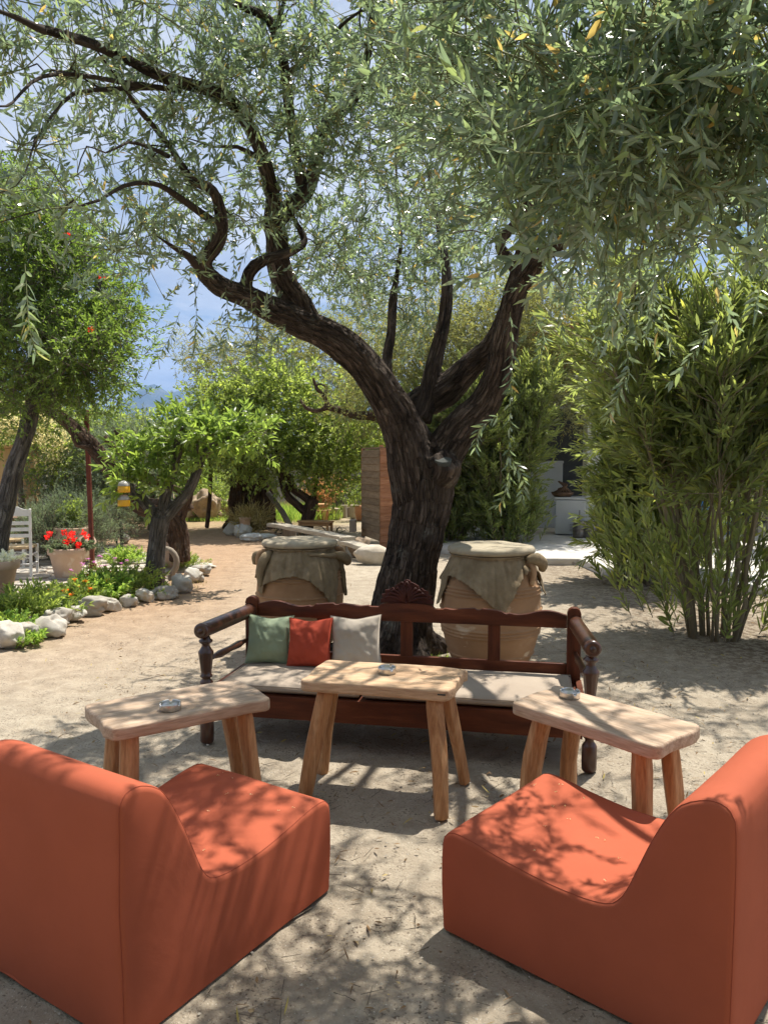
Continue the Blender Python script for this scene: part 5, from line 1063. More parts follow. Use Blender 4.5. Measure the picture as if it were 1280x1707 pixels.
# white ladder-back chairs
MT['white_paint'] = surf('white_paint', [(.3, (.66, .66, .64)), (.7, (.78, .78, .76))], 10, rough=.55, bump=.12)
MT['rush'] = surf('rush_seat', [(.3, (.42, .30, .16)), (.7, (.58, .44, .26))], 30, (1, 8, 1), rough=.9, bump=.5)
def ladder_chair(loc, rz, label):
    r0 = empty('white_chair', loc, rz, label, 'chair', 'white ladder-back chairs on the terrace')
    for s in (-1, 1):
        mb = MB(); mb.tube([(s * .19, .0, 0), (s * .195, -.0, .45), (s * .20, -.02, .70), (s * .215, -.07, 1.0)], [.024, .026, .024, .020], n=4, twist=math.pi / 4, smooth=False); mb.build('rear_leg', MT['white_paint'], r0)
        mb = MB(); mb.tube([(s * .20, .40, 0), (s * .205, .40, .46)], [.022, .024], n=4, twist=math.pi / 4, smooth=False); mb.build('front_leg', MT['white_paint'], r0)
    for z, y, hh in ((.62, -.01, .05), (.71, -.02, .05), (.80, -.035, .05)):
        mb = MB(); mb.box((0, y, z), (.39, .016, hh), bev=.003); mb.build('back_slat', MT['white_paint'], r0)
    mb = MB(); mb.prism([(-.205, .90), (.205, .90), (.215, .985), (.12, 1.0), (.05, 1.035), (-.05, 1.035), (-.12, 1.0), (-.215, .985)], -.075, -.05); mb.build('crest_rail', MT['white_paint'], r0)
    for z in (.16, .30):
        for y in (0, .40): mb = MB(); mb.tube([(-.19, y, z), (.19, y, z)], .012, n=8); mb.build('rung', MT['white_paint'], r0)
        for s in (-1, 1): mb = MB(); mb.tube([(s * .195, 0, z + .04), (s * .2, .40, z + .04)], .012, n=8); mb.build('rung', MT['white_paint'], r0)
    mb = MB(); mb.box((0, .20, .445), (.42, .42, .035), bev=.012); mb.build('seat', MT['rush'], r0)
g = G(25, 966); ladder_chair((g.x + .03, g.y, 0), R(14), 'white ladder-back chair with its back to us beside the leaning green tree')
g = G(-22, 960); ladder_chair((g.x - .25, g.y + .8, 0), R(-70), 'white ladder-back chair mostly cut off by the left edge')
MT['brown_cloth'] = surf('brown_table', [(.3, (.16, .09, .055)), (.7, (.24, .14, .09))], 5, rough=.7, bump=.2)
g = G(12, 945); r0 = empty('cafe_table', (g.x - .1, g.y + .75, 0), 0, 'square brown wooden table behind the white chair', 'table')
mb = MB(); mb.box((0, 0, .73), (.7, .7, .03), bev=.006); mb.build('tabletop', MT['brown_cloth'], r0)
for a in (-1, 1):
    for b in (-1, 1): mb = MB(); mb.box((a * .3, b * .3, .355), (.05, .05, .71)); mb.build('leg', MT['brown_cloth'], r0)
mb = MB(); mb.box((0, -.3, .64), (.55, .02, .12)); mb.box((0, -.3, .25), (.55, .02, .10)); mb.build('apron', MT['brown_cloth'], r0)
# hanging yellow feeders
MT['yellow'] = surf('yellow_plastic', [(.3, (.72, .36, .01)), (.7, (.82, .45, .02))], 3, rough=.35, bump=.02, spec=.5)
MT['smoke_plastic'] = surf('smoke_plastic', [(.3, (.30, .29, .27)), (.7, (.45, .43, .39))], 5, rough=.3, bump=.05, spec=.5)
for py, lb in ((814, 'upper yellow insect trap with a grey domed lid hanging in the fruit tree'), (837, 'lower yellow insect trap with a tan domed lid hanging under the other')):
    c = P(207, py, 9.5); r0 = empty('insect_trap', (c.x, c.y, c.z - .05), 0, lb, 'insect trap'); r = .076
    mb = MB(); mb.lathe([(.02, 0), (r * .95, .0), (r, .01), (r * .93, .075), (r * .90, .078), (.02, .078)], n=28); mb.build('cup', MT['yellow'], r0)
    mb = MB(); mb.lathe([(r * .94, .08), (r * .92, .10), (r * .7, .128), (r * .3, .142), (.001, .145)], n=28, cap=False); mb.build('lid', MT['smoke_plastic'], r0)
    top = .145; mb = MB(); mb.tube([(0, 0, .145), (0, 0, .36 if py < 825 else .23)], .0025, n=5); mb.build('hanger', MT['twig'], r0)
# tall storage jar lying behind the fruit tree with a rope hose
g = G(283, 955); r0 = empty('clay_jug', (g.x - .05, g.y + .45, 0), 0, 'old pale clay jug half hidden behind the fruit tree trunk', 'jar')
mb = MB(); mb.lathe([(.10, 0), (.17, .08), (.225, .24), (.235, .36), (.20, .50), (.12, .60), (.09, .66), (.10, .70), (.07, .70), (.07, .62)], n=28, cap=False); mb.build('jug_body', MT['terracotta_pale'], r0)
g = G(276, 930); mb = MB(); r1 = empty('stone_post', (g.x, g.y + .9, 0), 0, 'square pale stone post behind the clay jug', 'post'); mb.box((0, 0, .42), (.17, .17, .84), bev=.015); mb.build('post_body', MT['limestone'], r1)
D = 10.9; mb = MB(); pp, rr = resample([P(274, 914, D), P(286, 918, D - .1), P(294, 930, D - .1), (P(294, 945, D - .1)), P(286, 958, D - .1), P(278, 968, D - .15), G(276, 974)], [.035, .04, .042, .045, .045, .045, .04], .05); mb.tube(pp, rr, n=10)
tag(mb.build('curved_branch', MT['stump_dark']), 'thick dead branch curved round the clay jug', 'branch')

# ================================================================== RIGHT BACKGROUND OBJECTS
MT['white_enamel'] = surf('white_enamel', [(.3, (.48, .50, .52)), (.7, (.56, .58, .60))], 3, rough=.35, bump=.02, spec=.5)
MT['blue_plastic'] = surf('blue_plastic', [(.3, (.05, .22, .50)), (.7, (.08, .30, .60))], 3, rough=.45, bump=.03)
MT['steel'] = surf('steel', [(.3, (.45, .44, .42)), (.7, (.60, .59, .57))], 6, rough=.32, bump=.06, metallic=1)
MT['dark_steel'] = surf('dark_steel', [(.3, (.16, .145, .13)), (.7, (.26, .24, .22))], 6, (1, 1, 3), rough=.4, bump=.1, metallic=.8)
zp = .10
g = G(954, 893, zp); r0 = empty('chest_freezer', (g.x + .03, g.y + .35, zp), R(-14), 'white chest freezer with a vent grille standing in the shade of the building', 'freezer')
mb = MB(); mb.box((0, 0, .38), (.62, .62, .72), bev=.02); mb.build('cabinet', MT['white_enamel'], r0)
mb = MB(); mb.box((0, 0, .775), (.64, .64, .05), bev=.015); mb.build('lid', MT['white_enamel'], r0)
for k in range(5): mb = MB(); mb.box((.12, -.313, .10 + k * .032), (.26, .008, .010)); mb.build('vent_slot', MT['dark_steel'], r0)
mb = MB(); mb.box((-.314, -.05, .55), (.010, .26, .24), bev=.003); mb.build('control_panel', MT['blue_plastic'], r0)
g2 = G(925, 885, zp); r1 = empty('upright_cooler', (g2.x + .02, g2.y + 1.1, zp), R(-8), 'taller white cooler cabinet behind the chest freezer', 'cooler')
mb = MB(); mb.box((0, 0, .75), (.70, .6, 1.5), bev=.02); mb.build('cabinet', MT['white_enamel'], r1); mb = MB(); mb.box((0, 0, 1.525), (.73, .63, .06), bev=.012); mb.build('lid', MT['white_enamel'], r1)
MT['sack'] = surf('sack', [(.3, (.10, .06, .035)), (.7, (.18, .11, .07))], 12, rough=.95, bump=.7)
z_ = zp + .80; r2 = empty('kindling_basket', (g.x - .15, g.y + .32, z_), .2, 'dark brown basket of kindling on top of the chest freezer', 'basket')
mb = MB(); mb.lathe([(.17, 0), (.22, .05), (.24, .10), (.22, .10), (.20, .06)], n=16); mb.build('basket_body', MT['sack'], r2)
mb = MB()
for k in range(16): a = k * .4; mb.tube([(math.cos(a) * .20, math.sin(a) * .16, .08), (math.cos(a + 2.6) * .1, math.sin(a + 2.6) * .1, .15 + .012 * k)], .02, n=5)
mb.build('kindling', MT['sack'], r2)
for px, rr, hh, lb in ((966, .135, .34, 'smaller dark steel keg in front of the chest freezer'), (985, .19, .33, 'wider dark steel keg to the right of the smaller one')):
    g3 = G(px + 1, 897, zp); r3 = empty('keg', (g3.x, g3.y + .1, zp), 0, lb, 'keg')
    mb = MB(); mb.lathe([(rr * .82, 0), (rr * .95, .01), (rr * .95, hh * .16), (rr * .97, hh * .2), (rr, hh * .24), (rr * .95, hh * .28), (rr * .95, hh * .5), (rr, hh * .54), (rr, hh * .58), (rr * .95, hh * .62), (rr * .95, hh * .82), (rr * .88, hh * .88), (rr * .93, hh * .92), (rr * .93, hh), (rr * .85, hh), (rr * .82, hh * .88), (.02, hh * .86)], n=28); mb.build('barrel', MT['dark_steel'], r3)
    if rr < .15:
        mb = MB(); mb.tube([(0, 0, hh * .85), (0, 0, hh + .22)], .012, n=8); mb.tube([(-.05, 0, hh + .05), (.05, 0, hh + .05)], .02, n=8); mb.build('coupler', MT['dark_steel'], r3)
for px, lb in ((963, 'left curved steel handle of the keg trolley'),):
    g3 = G(971, 894, zp); r3 = empty('keg_trolley', (g3.x, g3.y + .25, zp), 0, 'steel keg trolley with two crooked handles against the freezer', 'trolley')
    for s in (-.10, .09): mb = MB(); mb.tube([(s, 0, .05), (s, .02, .70), (s + .01, -.03, .76), (s + .05, -.10, .77)], .014, n=8); mb.build('handle', MT['steel'], r3)
    for z in (.12, .45): mb = MB(); mb.tube([(-.10, .01, z), (.09, .01, z)], .010, n=6); mb.build('cross_bar', MT['steel'], r3)
    mb = MB(); mb.box((0, -.07, .03), (.24, .2, .02)); mb.build('toe_plate', MT['steel'], r3)
    for s in (-.13, .12): mb = MB(); mb.tube([(s - .015, .05, .07), (s + .015, .05, .07)], .07, n=16); mb.build('wheel', MT['dark_steel'], r3)
# blue bench edge and blue parasol pole
g = G(1165, 893, zp); r0 = empty('blue_lounger', (g.x, g.y + .5, zp), 0, 'low bright blue padded bench seen through the oleander stems', 'bench')
mb = MB(); mb.box((0, 0, .26), (2.0, .7, .14), bev=.03); mb.build('pad', MT['blue_plastic'], r0); mb = MB(); mb.box((0, 0, .1), (1.8, .6, .18), bev=.01); mb.build('base', MT['blue_plastic'], r0)
mb = MB(); mb.box((0, .36, .46), (2.0, .10, .42), bev=.03); mb.build('backrest', MT['blue_plastic'], r0)
g = G(1214, 893, zp); r0 = empty('blue_pole', (g.x + .1, g.y + 1.3, zp), 0, 'slim blue pole behind the oleander stems', 'pole'); mb = MB(); mb.lathe([(.035, 0), (.035, 2.6)], n=12); mb.build('shaft', MT['blue_plastic'], r0); mb = MB(); mb.lathe([(.22, 0), (.20, .06), (.05, .09)], n=20); mb.build('foot', MT['dark_steel'], r0)
# seated person, mostly behind the leaves
MT['skin'] = surf('skin', [(.3, (.48, .28, .19)), (.7, (.56, .34, .24))], 6, rough=.55, bump=.03)
MT['black_cloth'] = surf('black_cloth', [(.3, (.012, .012, .018)), (.7, (.025, .025, .032))], 9, rough=.9, bump=.2)
MT['white_cloth'] = surf('white_cloth', [(.3, (.60, .60, .62)), (.7, (.72, .72, .73))], 9, rough=.85, bump=.2)
MT['hair'] = surf('hair', [(.3, (.03, .02, .015)), (.7, (.07, .045, .03))], 40, (1, 1, .2), rough=.6, bump=.4)
def skin_fig(name, verts, edges, mat, root, sub=2, rootv=0):
    me = bpy.data.meshes.new(name); me.from_pydata([v[:3] for v in verts], edges, []); o = bpy.data.objects.new('tmp', me); COL.objects.link(o)
    m = o.modifiers.new('s', 'SKIN'); m.use_smooth_shade = True; sv = me.skin_vertices[0].data
    for i, v in enumerate(verts): r = v[3]; sv[i].radius = (r, v[4] if len(v) > 4 else r); sv[i].use_root = (i == rootv)
    o.modifiers.new('u', 'SUBSURF').levels = sub
    dg = bpy.context.evaluated_depsgraph_get(); m2 = bpy.data.meshes.new_from_object(o.evaluated_get(dg)); bpy.data.objects.remove(o); m2.materials.clear(); m2.name = name
    for p_ in m2.polygons: p_.use_smooth = True
    return link(name, m2, mat, root)
g = G(1262, 893, zp); pr = empty('person', (g.x + .05, g.y + .5, zp), R(8), 'seated person in black trousers and white top, half hidden by leaves at the right edge', 'person')
# facing -x (to the left); hip at (.1,0,.5)
body = [(.10, 0, .52, .13, .11), (.11, 0, .68, .12, .10), (.10, 0, .86, .135, .115), (.08, 0, .99, .11, .09), (.06, 0, 1.06, .05), (.03, 0, 1.13, .06), (.01, 0, 1.21, .085, .095), (.015, 0, 1.30, .07),
        (.08, .16, .98, .055), (.03, .19, .76, .042), (-.15, .14, .66, .032), (-.22, .11, .66, .03), (.08, -.16, .98, .055), (.03, -.19, .76, .042), (-.15, -.14, .68, .032), (-.22, -.11, .68, .03),
        (.06, .09, .50, .095), (-.32, .11, .52, .075), (-.36, .11, .28, .055), (-.32, .11, .08, .04), (-.42, .11, .035, .035), (-.50, .11, .03, .025),
        (.06, -.09, .50, .095), (-.30, -.11, .53, .075), (-.20, -.12, .28, .055), (-.12, -.12, .09, .04), (-.20, -.12, .035, .035), (-.29, -.12, .03, .025)]
ed = [(0, 1), (1, 2), (2, 3), (3, 4), (4, 5), (5, 6), (6, 7), (3, 8), (8, 9), (9, 10), (10, 11), (3, 12), (12, 13), (13, 14), (14, 15), (0, 16), (16, 17), (17, 18), (18, 19), (19, 20), (20, 21), (0, 22), (22, 23), (23, 24), (24, 25), (25, 26), (26, 27)]
for s, hb_ in ((1, 11), (-1, 15)):
    hx, hy, hz_ = body[hb_][:3]
    for k, (dy, l) in enumerate(((-.028, .07), (-.010, .082), (.010, .078), (.028, .062))):
        i0 = len(body); body += [(hx - .045, hy + dy, hz_, .010), (hx - .045 - l * .5, hy + dy * 1.1, hz_ - .012, .009), (hx - .045 - l, hy + dy * 1.1, hz_ - .04, .0075)]; ed += [(hb_, i0), (i0, i0 + 1), (i0 + 1, i0 + 2)]
    i0 = len(body); body += [(hx - .02, hy - s * .045, hz_ - .005, .011), (hx - .055, hy - s * .062, hz_ - .02, .009)]; ed += [(hb_, i0), (i0, i0 + 1)]
skin_fig('body', body, ed, MT['skin'], pr)
trousers = [(.10, 0, .53, .145, .135), (.11, 0, .66, .13, .118), (.06, .09, .505, .108), (-.32, .11, .525, .088), (-.355, .11, .32, .07), (.06, -.09, .505, .108), (-.30, -.11, .535, .088), (-.21, -.12, .32, .07)]
skin_fig('trousers', trousers, [(0, 1), (0, 2), (2, 3), (3, 4), (0, 5), (5, 6), (6, 7)], MT['black_cloth'], pr)
top_ = [(.11, 0, .62, .138, .118), (.10, 0, .86, .150, .128), (.08, 0, 1.0, .122, .10), (.08, .165, .985, .068), (.055, .18, .86, .06), (.08, -.165, .985, .068), (.055, -.18, .86, .06)]
skin_fig('top', top_, [(0, 1), (1, 2), (2, 3), (3, 4), (2, 5), (5, 6)], MT['white_cloth'], pr)
skin_fig('hair', [(.05, 0, 1.27, .09, .10), (.07, 0, 1.20, .08, .085), (.09, 0, 1.10, .05, .06)], [(0, 1), (1, 2)], MT['hair'], pr)
mb = MB(); mb.tube([(-.075, 0, 1.215), (-.105, 0, 1.195), (-.07, 0, 1.185)], [.012, .015, .01], n=8); mb.build('nose', MT['skin'], pr)
for s in (-1, 1): mb = MB(); mb.lathe([(.001, -.009), (.009, 0), (.001, .009)], c=(-.068, s * .03, 1.225), n=10, cap=False); mb.build('eye', MT['black_cloth'], pr)
mb = MB(); mb.tube([(-.077, -.02, 1.158), (-.086, 0, 1.156), (-.077, .02, 1.158)], .006, n=6); mb.build('mouth', MT['terracotta'], pr)
for s in (-1, 1):
    mb = MB(); c_ = body[20 if s > 0 else 26]; mb.box((c_[0] + .0, c_[1], .03), (.26, .09, .05), bev=.02); mb.build('shoe', MT['black_cloth'], pr)
cs = empty('stool', (g.x + .17, g.y + .5, zp), R(8), 'low dark stool under the seated person', 'stool')
mb = MB(); mb.box((0, 0, .375), (.42, .42, .05), bev=.01); mb.build('seat', MT['stump_dark'], cs)
for a in (-1, 1):
    for b in (-1, 1): mb = MB(); mb.box((a * .17, b * .17, .175), (.04, .04, .35)); mb.build('leg', MT['stump_dark'], cs)

# ================================================================== JARS
MT['clay'] = surf('clay', [(.3, (.24, .135, .068)), (.55, (.33, .195, .105)), (.75, (.44, .30, .18))], 2.2, (1, 1, 1.6), rough=.88, bump=.2, bdist=.01, bscale=16, spots=(5, .65, (.50, .38, .26)), fine=90)
MT['burlap'] = surf('burlap', [(.3, (.17, .125, .075)), (.7, (.30, .235, .15))], 9, rough=1, bump=.5, bdist=.008, bscale=40, fine=260, spec=.1)
MT['lid_cloth'] = surf('lid_cloth', [(.3, (.28, .235, .165)), (.7, (.42, .365, .265))], 6, rough=.95, bump=.4, bdist=.006, bscale=26, spots=(6, .6, (.30, .25, .18)), fine=160)
def jar(loc, label, s, bands, rz):
    root = empty('storage_jar', loc, rz, label, 'storage jar')
    base = [(.24, 0), (.255, .01), (.30, .10), (.345, .22), (.378, .36), (.388, .50), (.380, .62), (.355, .74), (.318, .84), (.285, .90), (.27, .93), (.28, .95)]
    zs = np.linspace(0, .95, 150); rs_ = np.interp(zs, [b[1] for b in base], [b[0] for b in base]); 
    rs_ = np.convolve(np.pad(rs_, 6, mode='edge'), np.ones(13) / 13, 'valid')
    for zb, cnt in bands:
        for k in range(cnt): rs_ = rs_ + .013 * np.exp(-((zs - zb - (k - (cnt - 1) / 2) * .026) / .007) ** 2)
    mb = MB(); mb.lathe([(r * s, z * s) for r, z in zip(rs_, zs)], n=72, cap=True)
    mb.v = [(x * (1 + .006 * math.sin(2 * math.atan2(y, x) + 1)), y, z) for x, y, z in mb.v]; mb.build('jar_body', MT['clay'], root)
    mb = MB(); mb.lathe([(.06 * s, .945 * s), (.322 * s, .945 * s), (.337 * s, .958 * s), (.338 * s, .978 * s), (.324 * s, .994 * s), (.29 * s, 1.001 * s), (.15 * s, .998 * s), (.001, 1.0 * s)], n=64, cap=False)
    mb.v = [(x, y, z + .006 * float(vnoise(np.array([[x * 9, y * 9, 3.]]))[0])) for x, y, z in mb.v]; mb.build('lid', MT['lid_cloth'], root)
    return root, base
def drape(loc, label, s, rz, base, hem, seed, rope=None):
    """cloth hung over the shoulder: hem = [(angle deg, length)] with 0 facing the camera"""
    root = empty('burlap_cover', loc, rz, label, 'cloth'); nth, nt_ = 220, 36; V = []
    hx = [h[0] for h in hem]; hl = [h[1] for h in hem]
    TH = np.repeat(np.linspace(-180, 180, nth, endpoint=False), nt_); Tt = np.tile(np.linspace(0, 1, nt_), nth)
    Lh = np.interp(TH, hx, hl); z = (.94 - Tt * Lh); rj = np.interp(z, [b[1] for b in base], [b[0] for b in base])
    rj = np.maximum(rj, .30 * (1 - Tt) + .0)            # leaves the rim and falls on the shoulder
    a = np.radians(TH); q = np.stack([np.cos(a) * 4.5 + seed, np.sin(a) * 4.5, Tt * .8], 1)
    fold = np.abs(fbm(q, 3)) * .052 * (0.2 + Tt) + np.abs(np.sin(a * 13 + 3 * fbm(q * .6, 2))) * .010 * (1 - Tt * .4); q2 = np.stack([np.cos(a) * 14, np.sin(a) * 14, z * 22], 1); fold = fold + fbm(q2, 3) * .009
    r = rj + .012 + fold; ragged = fbm(np.stack([np.cos(a) * 60, np.sin(a) * 60, 0 * a], 1), 2) * .012 * (Tt > .95); z = z + ragged
    V = np.stack([r * np.sin(a) * s, -r * np.cos(a) * s, z * s], 1)
    i = (np.arange(nth)[:, None] * nt_ + np.arange(nt_ - 1)[None]).ravel(); j = (((np.arange(nth) + 1) % nth)[:, None] * nt_ + np.arange(nt_ - 1)[None]).ravel()
    me = mesh_np('cloth', V, np.stack([i, j, j + 1, i + 1], 1), 4, smooth=True); o = link('cloth', me, MT['burlap'], root); md = o.modifiers.new('t', 'SOLIDIFY'); md.thickness = .005
    # frayed threads
    ed_ = V[nt_ - 1::nt_]; k = rng.integers(0, nth, 260); A = ed_[k] + rng.normal(size=(260, 3)) * .004; B = A + np.stack([rng.normal(size=260) * .006, rng.normal(size=260) * .006, -rng.uniform(.01, .035, 260)], 1)
    o = link('fringe', stems_mesh('fringe', A, B, np.full(260, .0012), np.full(260, .0006)), MT['burlap'], root); tag(o, kind='stuff')
    mb = MB(); pts_ = []
    for k in range(49): a_ = 2 * math.pi * k / 48; pts_.append((.302 * s * math.sin(a_), -.302 * s * math.cos(a_), (.928 - .01 * math.sin(a_ * 2 + 1)) * s))
    mb.tube(pts_, .009, n=6, cap=False); mb.build('rope', MT['burlap'], root)
    for pts2, rad in (rope or []):
        mb = MB(); pp, rr = resample([Vector(q) * s for q in pts2], rad, .02); pp = [p + Vector(tuple(.006 * fbm(np.array([[p.x * 30 + 9 * k, p.y * 30, p.z * 30]]), 2)[0] for k in range(3))) for p in pp]; mb.tube(pp, rr, n=10); mb.build('tied_corner', MT['burlap'], root)
    return root
def polar(deg, r, z): a = R(deg); return (r * math.sin(a), -r * math.cos(a), z)
gR = G(815, 1137); jloc = (P(817, 1000, gR.y + .32).x, gR.y + .30, 0)
rr_, base_ = jar(jloc, 'right clay storage jar with two triple bands, one pointed cloth corner hanging at its front', 1.02, [(.67, 3), (.52, 1), (.36, 3), (.17, 1)], 0)
for a_ in (48, -130):
    mb = MB(); pp, r3 = resample([polar(a_, .30, .90), polar(a_, .365, .89), polar(a_, .388, .82), polar(a_, .365, .74)], [.022, .025, .024, .022], .02); mb.tube(pp, r3, n=12); mb.build('handle', MT['clay'], rr_)
drape(jloc, 'burlap cover on the right jar, falling to a single point at the front', 1.02, 0, base_, [(-180, .2), (-130, .15), (-100, .22), (-78, .40), (-66, .16), (-45, .17), (-25, .24), (-8, .34), (3, .42), (9, .37), (22, .22), (34, .12), (52, .10), (72, .14), (84, .34), (100, .20), (180, .2)], 2.0,
      rope=[([polar(46, .33, .91), polar(52, .39, .92), polar(60, .41, .885), polar(66, .40, .83)], [.03, .05, .045, .03]), ([polar(38, .34, .86), polar(36, .37, .84), polar(35, .375, .81)], [.018, .02, .01])])
gL = P(500, 1000, 6.75); jl2 = (gL.x, 6.78, 0)
rr_, base_ = jar(jl2, 'left clay storage jar with ribbed bands, almost wrapped in burlap above the bench', .99, [(.69, 3), (.52, 1), (.36, 3), (.17, 1)], 0)
for a_ in (-62, 100):
    mb = MB(); pp, r3 = resample([polar(a_, .30, .90), polar(a_, .365, .89), polar(a_, .388, .82), polar(a_, .365, .74)], [.022, .025, .024, .022], .02); mb.tube(pp, r3, n=12); mb.build('handle', MT['clay'], rr_)
drape(jl2, 'burlap cover on the left jar, arched in front with a long tail at right', .99, 0, base_, [(-180, .2), (-120, .2), (-95, .30), (-80, .18), (-66, .16), (-55, .36), (-48, .40), (-42, .30), (-20, .24), (0, .22), (18, .26), (36, .38), (48, .50), (55, .44), (66, .20), (85, .16), (100, .3), (180, .2)], 5.0,
      rope=[([polar(-50, .30, .90), polar(-48, .36, .87), polar(-50, .40, .80), polar(-52, .405, .70), polar(-50, .40, .62)], [.03, .045, .042, .035, .02]), ([polar(20, .335, .90), polar(50, .345, .88), polar(78, .36, .85), polar(86, .38, .72), polar(84, .40, .60), polar(86, .41, .50)], [.012, .018, .03, .026, .022, .014]), ([polar(70, .35, .87), polar(80, .41, .85), polar(90, .43, .79)], [.03, .045, .035]), ([polar(-86, .33, .88), polar(-84, .39, .86), polar(-88, .40, .78)], [.02, .035, .02])])

# ================================================================== BENCH
MT['dark_wood'] = surf('dark_wood', [(.3, (.045, .011, .005)), (.55, (.10, .026, .010)), (.75, (.16, .05, .02))], 3, (1, 7, 7), rough=.5, bump=.12, spec=.22, bscale=9)
MT['dark_wood_v'] = surf('dark_wood_upright', [(.3, (.045, .011, .005)), (.55, (.10, .026, .010)), (.75, (.15, .046, .02))], 3, (7, 7, 1), rough=.5, bump=.12, spec=.22, bscale=9)
MT['turned_wood'] = surf('turned_wood', [(.3, (.035, .014, .009)), (.7, (.10, .038, .02))], 5, (5, 5, 1), rough=.3, bump=.1, spec=.5, coat=.3)
fl_ = G(346, 1237); frr = G(981, 1285); mid = (fl_ + frr) / 2; brz = math.atan2(frr.y - fl_.y, frr.x - fl_.x); BW = (frr - fl_).length
bench = empty('bench', (mid.x, mid.y, 0), brz, 'long dark carved wooden bench with rolled arms and a crest on its back rail', 'bench'); HW = BW / 2; BD = .62
BM = Matrix.Rotation(brz, 3, 'Z')
def bw(x, y, z): return Vector((mid.x, mid.y, 0)) + BM @ Vector((x, y, z))
prof = [(.034, 0), (.040, .01), (.041, .055), (.041, .14), (.036, .15), (.025, .165), (.024, .178), (.036, .19), (.040, .20), (.040, .335), (.034, .345), (.026, .352), (.038, .362), (.040, .372), (.028, .384), (.023, .394), (.036, .402), (.038, .410), (.030, .418),
        (.033, .44), (.043, .525), (.046, .545), (.044, .555), (.034, .57), (.025, .585), (.024, .600), (.040, .612), (.041, .622), (.028, .632), (.026, .645)]
for s in (-1, 1):
    mb = MB(); mb.lathe(prof, c=(s * HW, 0, 0), n=32, flute=(.425, .53, 10, .12)); mb.build('turned_post', MT['turned_wood'], bench)
    # rolled arm with a turned end
    ar = []
    L = BD + .03
    ap_ = [(.001, -.072), (.012, -.072), (.014, -.064), (.022, -.062), (.030, -.066), (.040, -.062), (.046, -.052), (.047, -.035), (.041, -.028), (.043, -.02), (.045, .02), (.045, L - .08), (.047, L - .06), (.040, L - .05), (.043, L - .03), (.040, L)]
    mb = MB(); mb.lathe(ap_, n=28); mb.v = [(x + s * (HW) - s * .0, z, -y + .688) for x, y, z in mb.v]; 
    mb.v = [(x - s * .055 * (y / BD), y, z) for x, y, z in mb.v]; mb.f = [tuple(reversed(f)) for f in mb.f]; mb.build('arm_roll', MT['turned_wood'], bench)
    mb = MB(); mb.tube([(s * (HW - .004), .03, .50), (s * (HW - .01), .10, .50), (s * (HW - .02), .16, .50), (s * (HW - .03), .30, .50), (s * (HW - .04), .42, .50), (s * (HW - .045), .48, .50), (s * (HW - .05), BD - .02, .50)], [.012, .015, .024, .019, .024, .015, .012], n=12); mb.build('side_spindle', MT['turned_wood'], bench)
    mb = MB(); mb.box((s * (HW - .03), BD / 2, .27), (.035, BD - .04, .13), bev=.004); mb.build('side_rail', MT['dark_wood'], bench)
    # back post, arched top
    x0 = s * (HW - .06); mb = MB(); pr_ = [(x0 - .042, 0), (x0 + .042, 0), (x0 + .042, .745), (x0 + .034, .768), (x0 + .015, .782), (x0 - .015, .782), (x0 - .034, .768), (x0 - .042, .745)]
    mb.prism(pr_, BD - .03, BD + .03); me = mb.mesh('back_post'); bevel_mesh(me, .005); link('back_post', me, MT['dark_wood_v'], bench)
# shaped top rail
pts_ = []; xl, xr = -(HW - .104), HW - .104
nst_ = 120
for k in range(nst_ + 1):
    x = xl + (xr - xl) * k / nst_; ax_ = abs(x - .0) / xr
    z = .742 + .016 * math.cos((ax_ - .88) * 18) * (1 if ax_ > .6 else 0) + (.014 * abs(math.sin((ax_) * 3.3 * math.pi)) if ax_ <= .6 else 0)
    if ax_ < .17: z = .772 - .012 * (ax_ / .17) ** 4
    elif ax_ < .24: z = min(z, .742)
    if abs(ax_ - .46) < .015 or abs(ax_ - .62) < .015: z -= .010
    pts_.append((x, z))
outl_ = [(xl, .652), (xr, .652)] + pts_[::-1]
mb = MB(); mb.prism(outl_, BD - .022, BD + .016); me = mb.mesh('top_rail'); bevel_mesh(me, .004, 2, 60); link('top_rail', me, MT['dark_wood'], bench)
mb = MB(); mb.box((0, BD, .385), (xr - xl + .004, .032, .085), bev=.006); mb.build('lower_rail', MT['dark_wood'], bench)
for x in (-.56, 0, .56): mb = MB(); mb.box((x, BD - .002, .54), (.078, .024, .228), bev=.004); mb.build('splat', MT['dark_wood_v'], bench)
mb = MB(); mb.box((0, 0, .245), (BW - .075, .035, .135), bev=.005); mb.build('front_apron', MT['dark_wood'], bench)
mb = MB(); mb.box((0, BD, .25), (BW - .22, .03, .10), bev=.005); mb.build('rear_apron', MT['dark_wood'], bench)
for k in range(7): mb = MB(); mb.box((0, .06 + k * .083, .302), (BW - .10, .0825, .016), bev=.003); mb.build('seat_slat', MT['dark_wood'], bench)
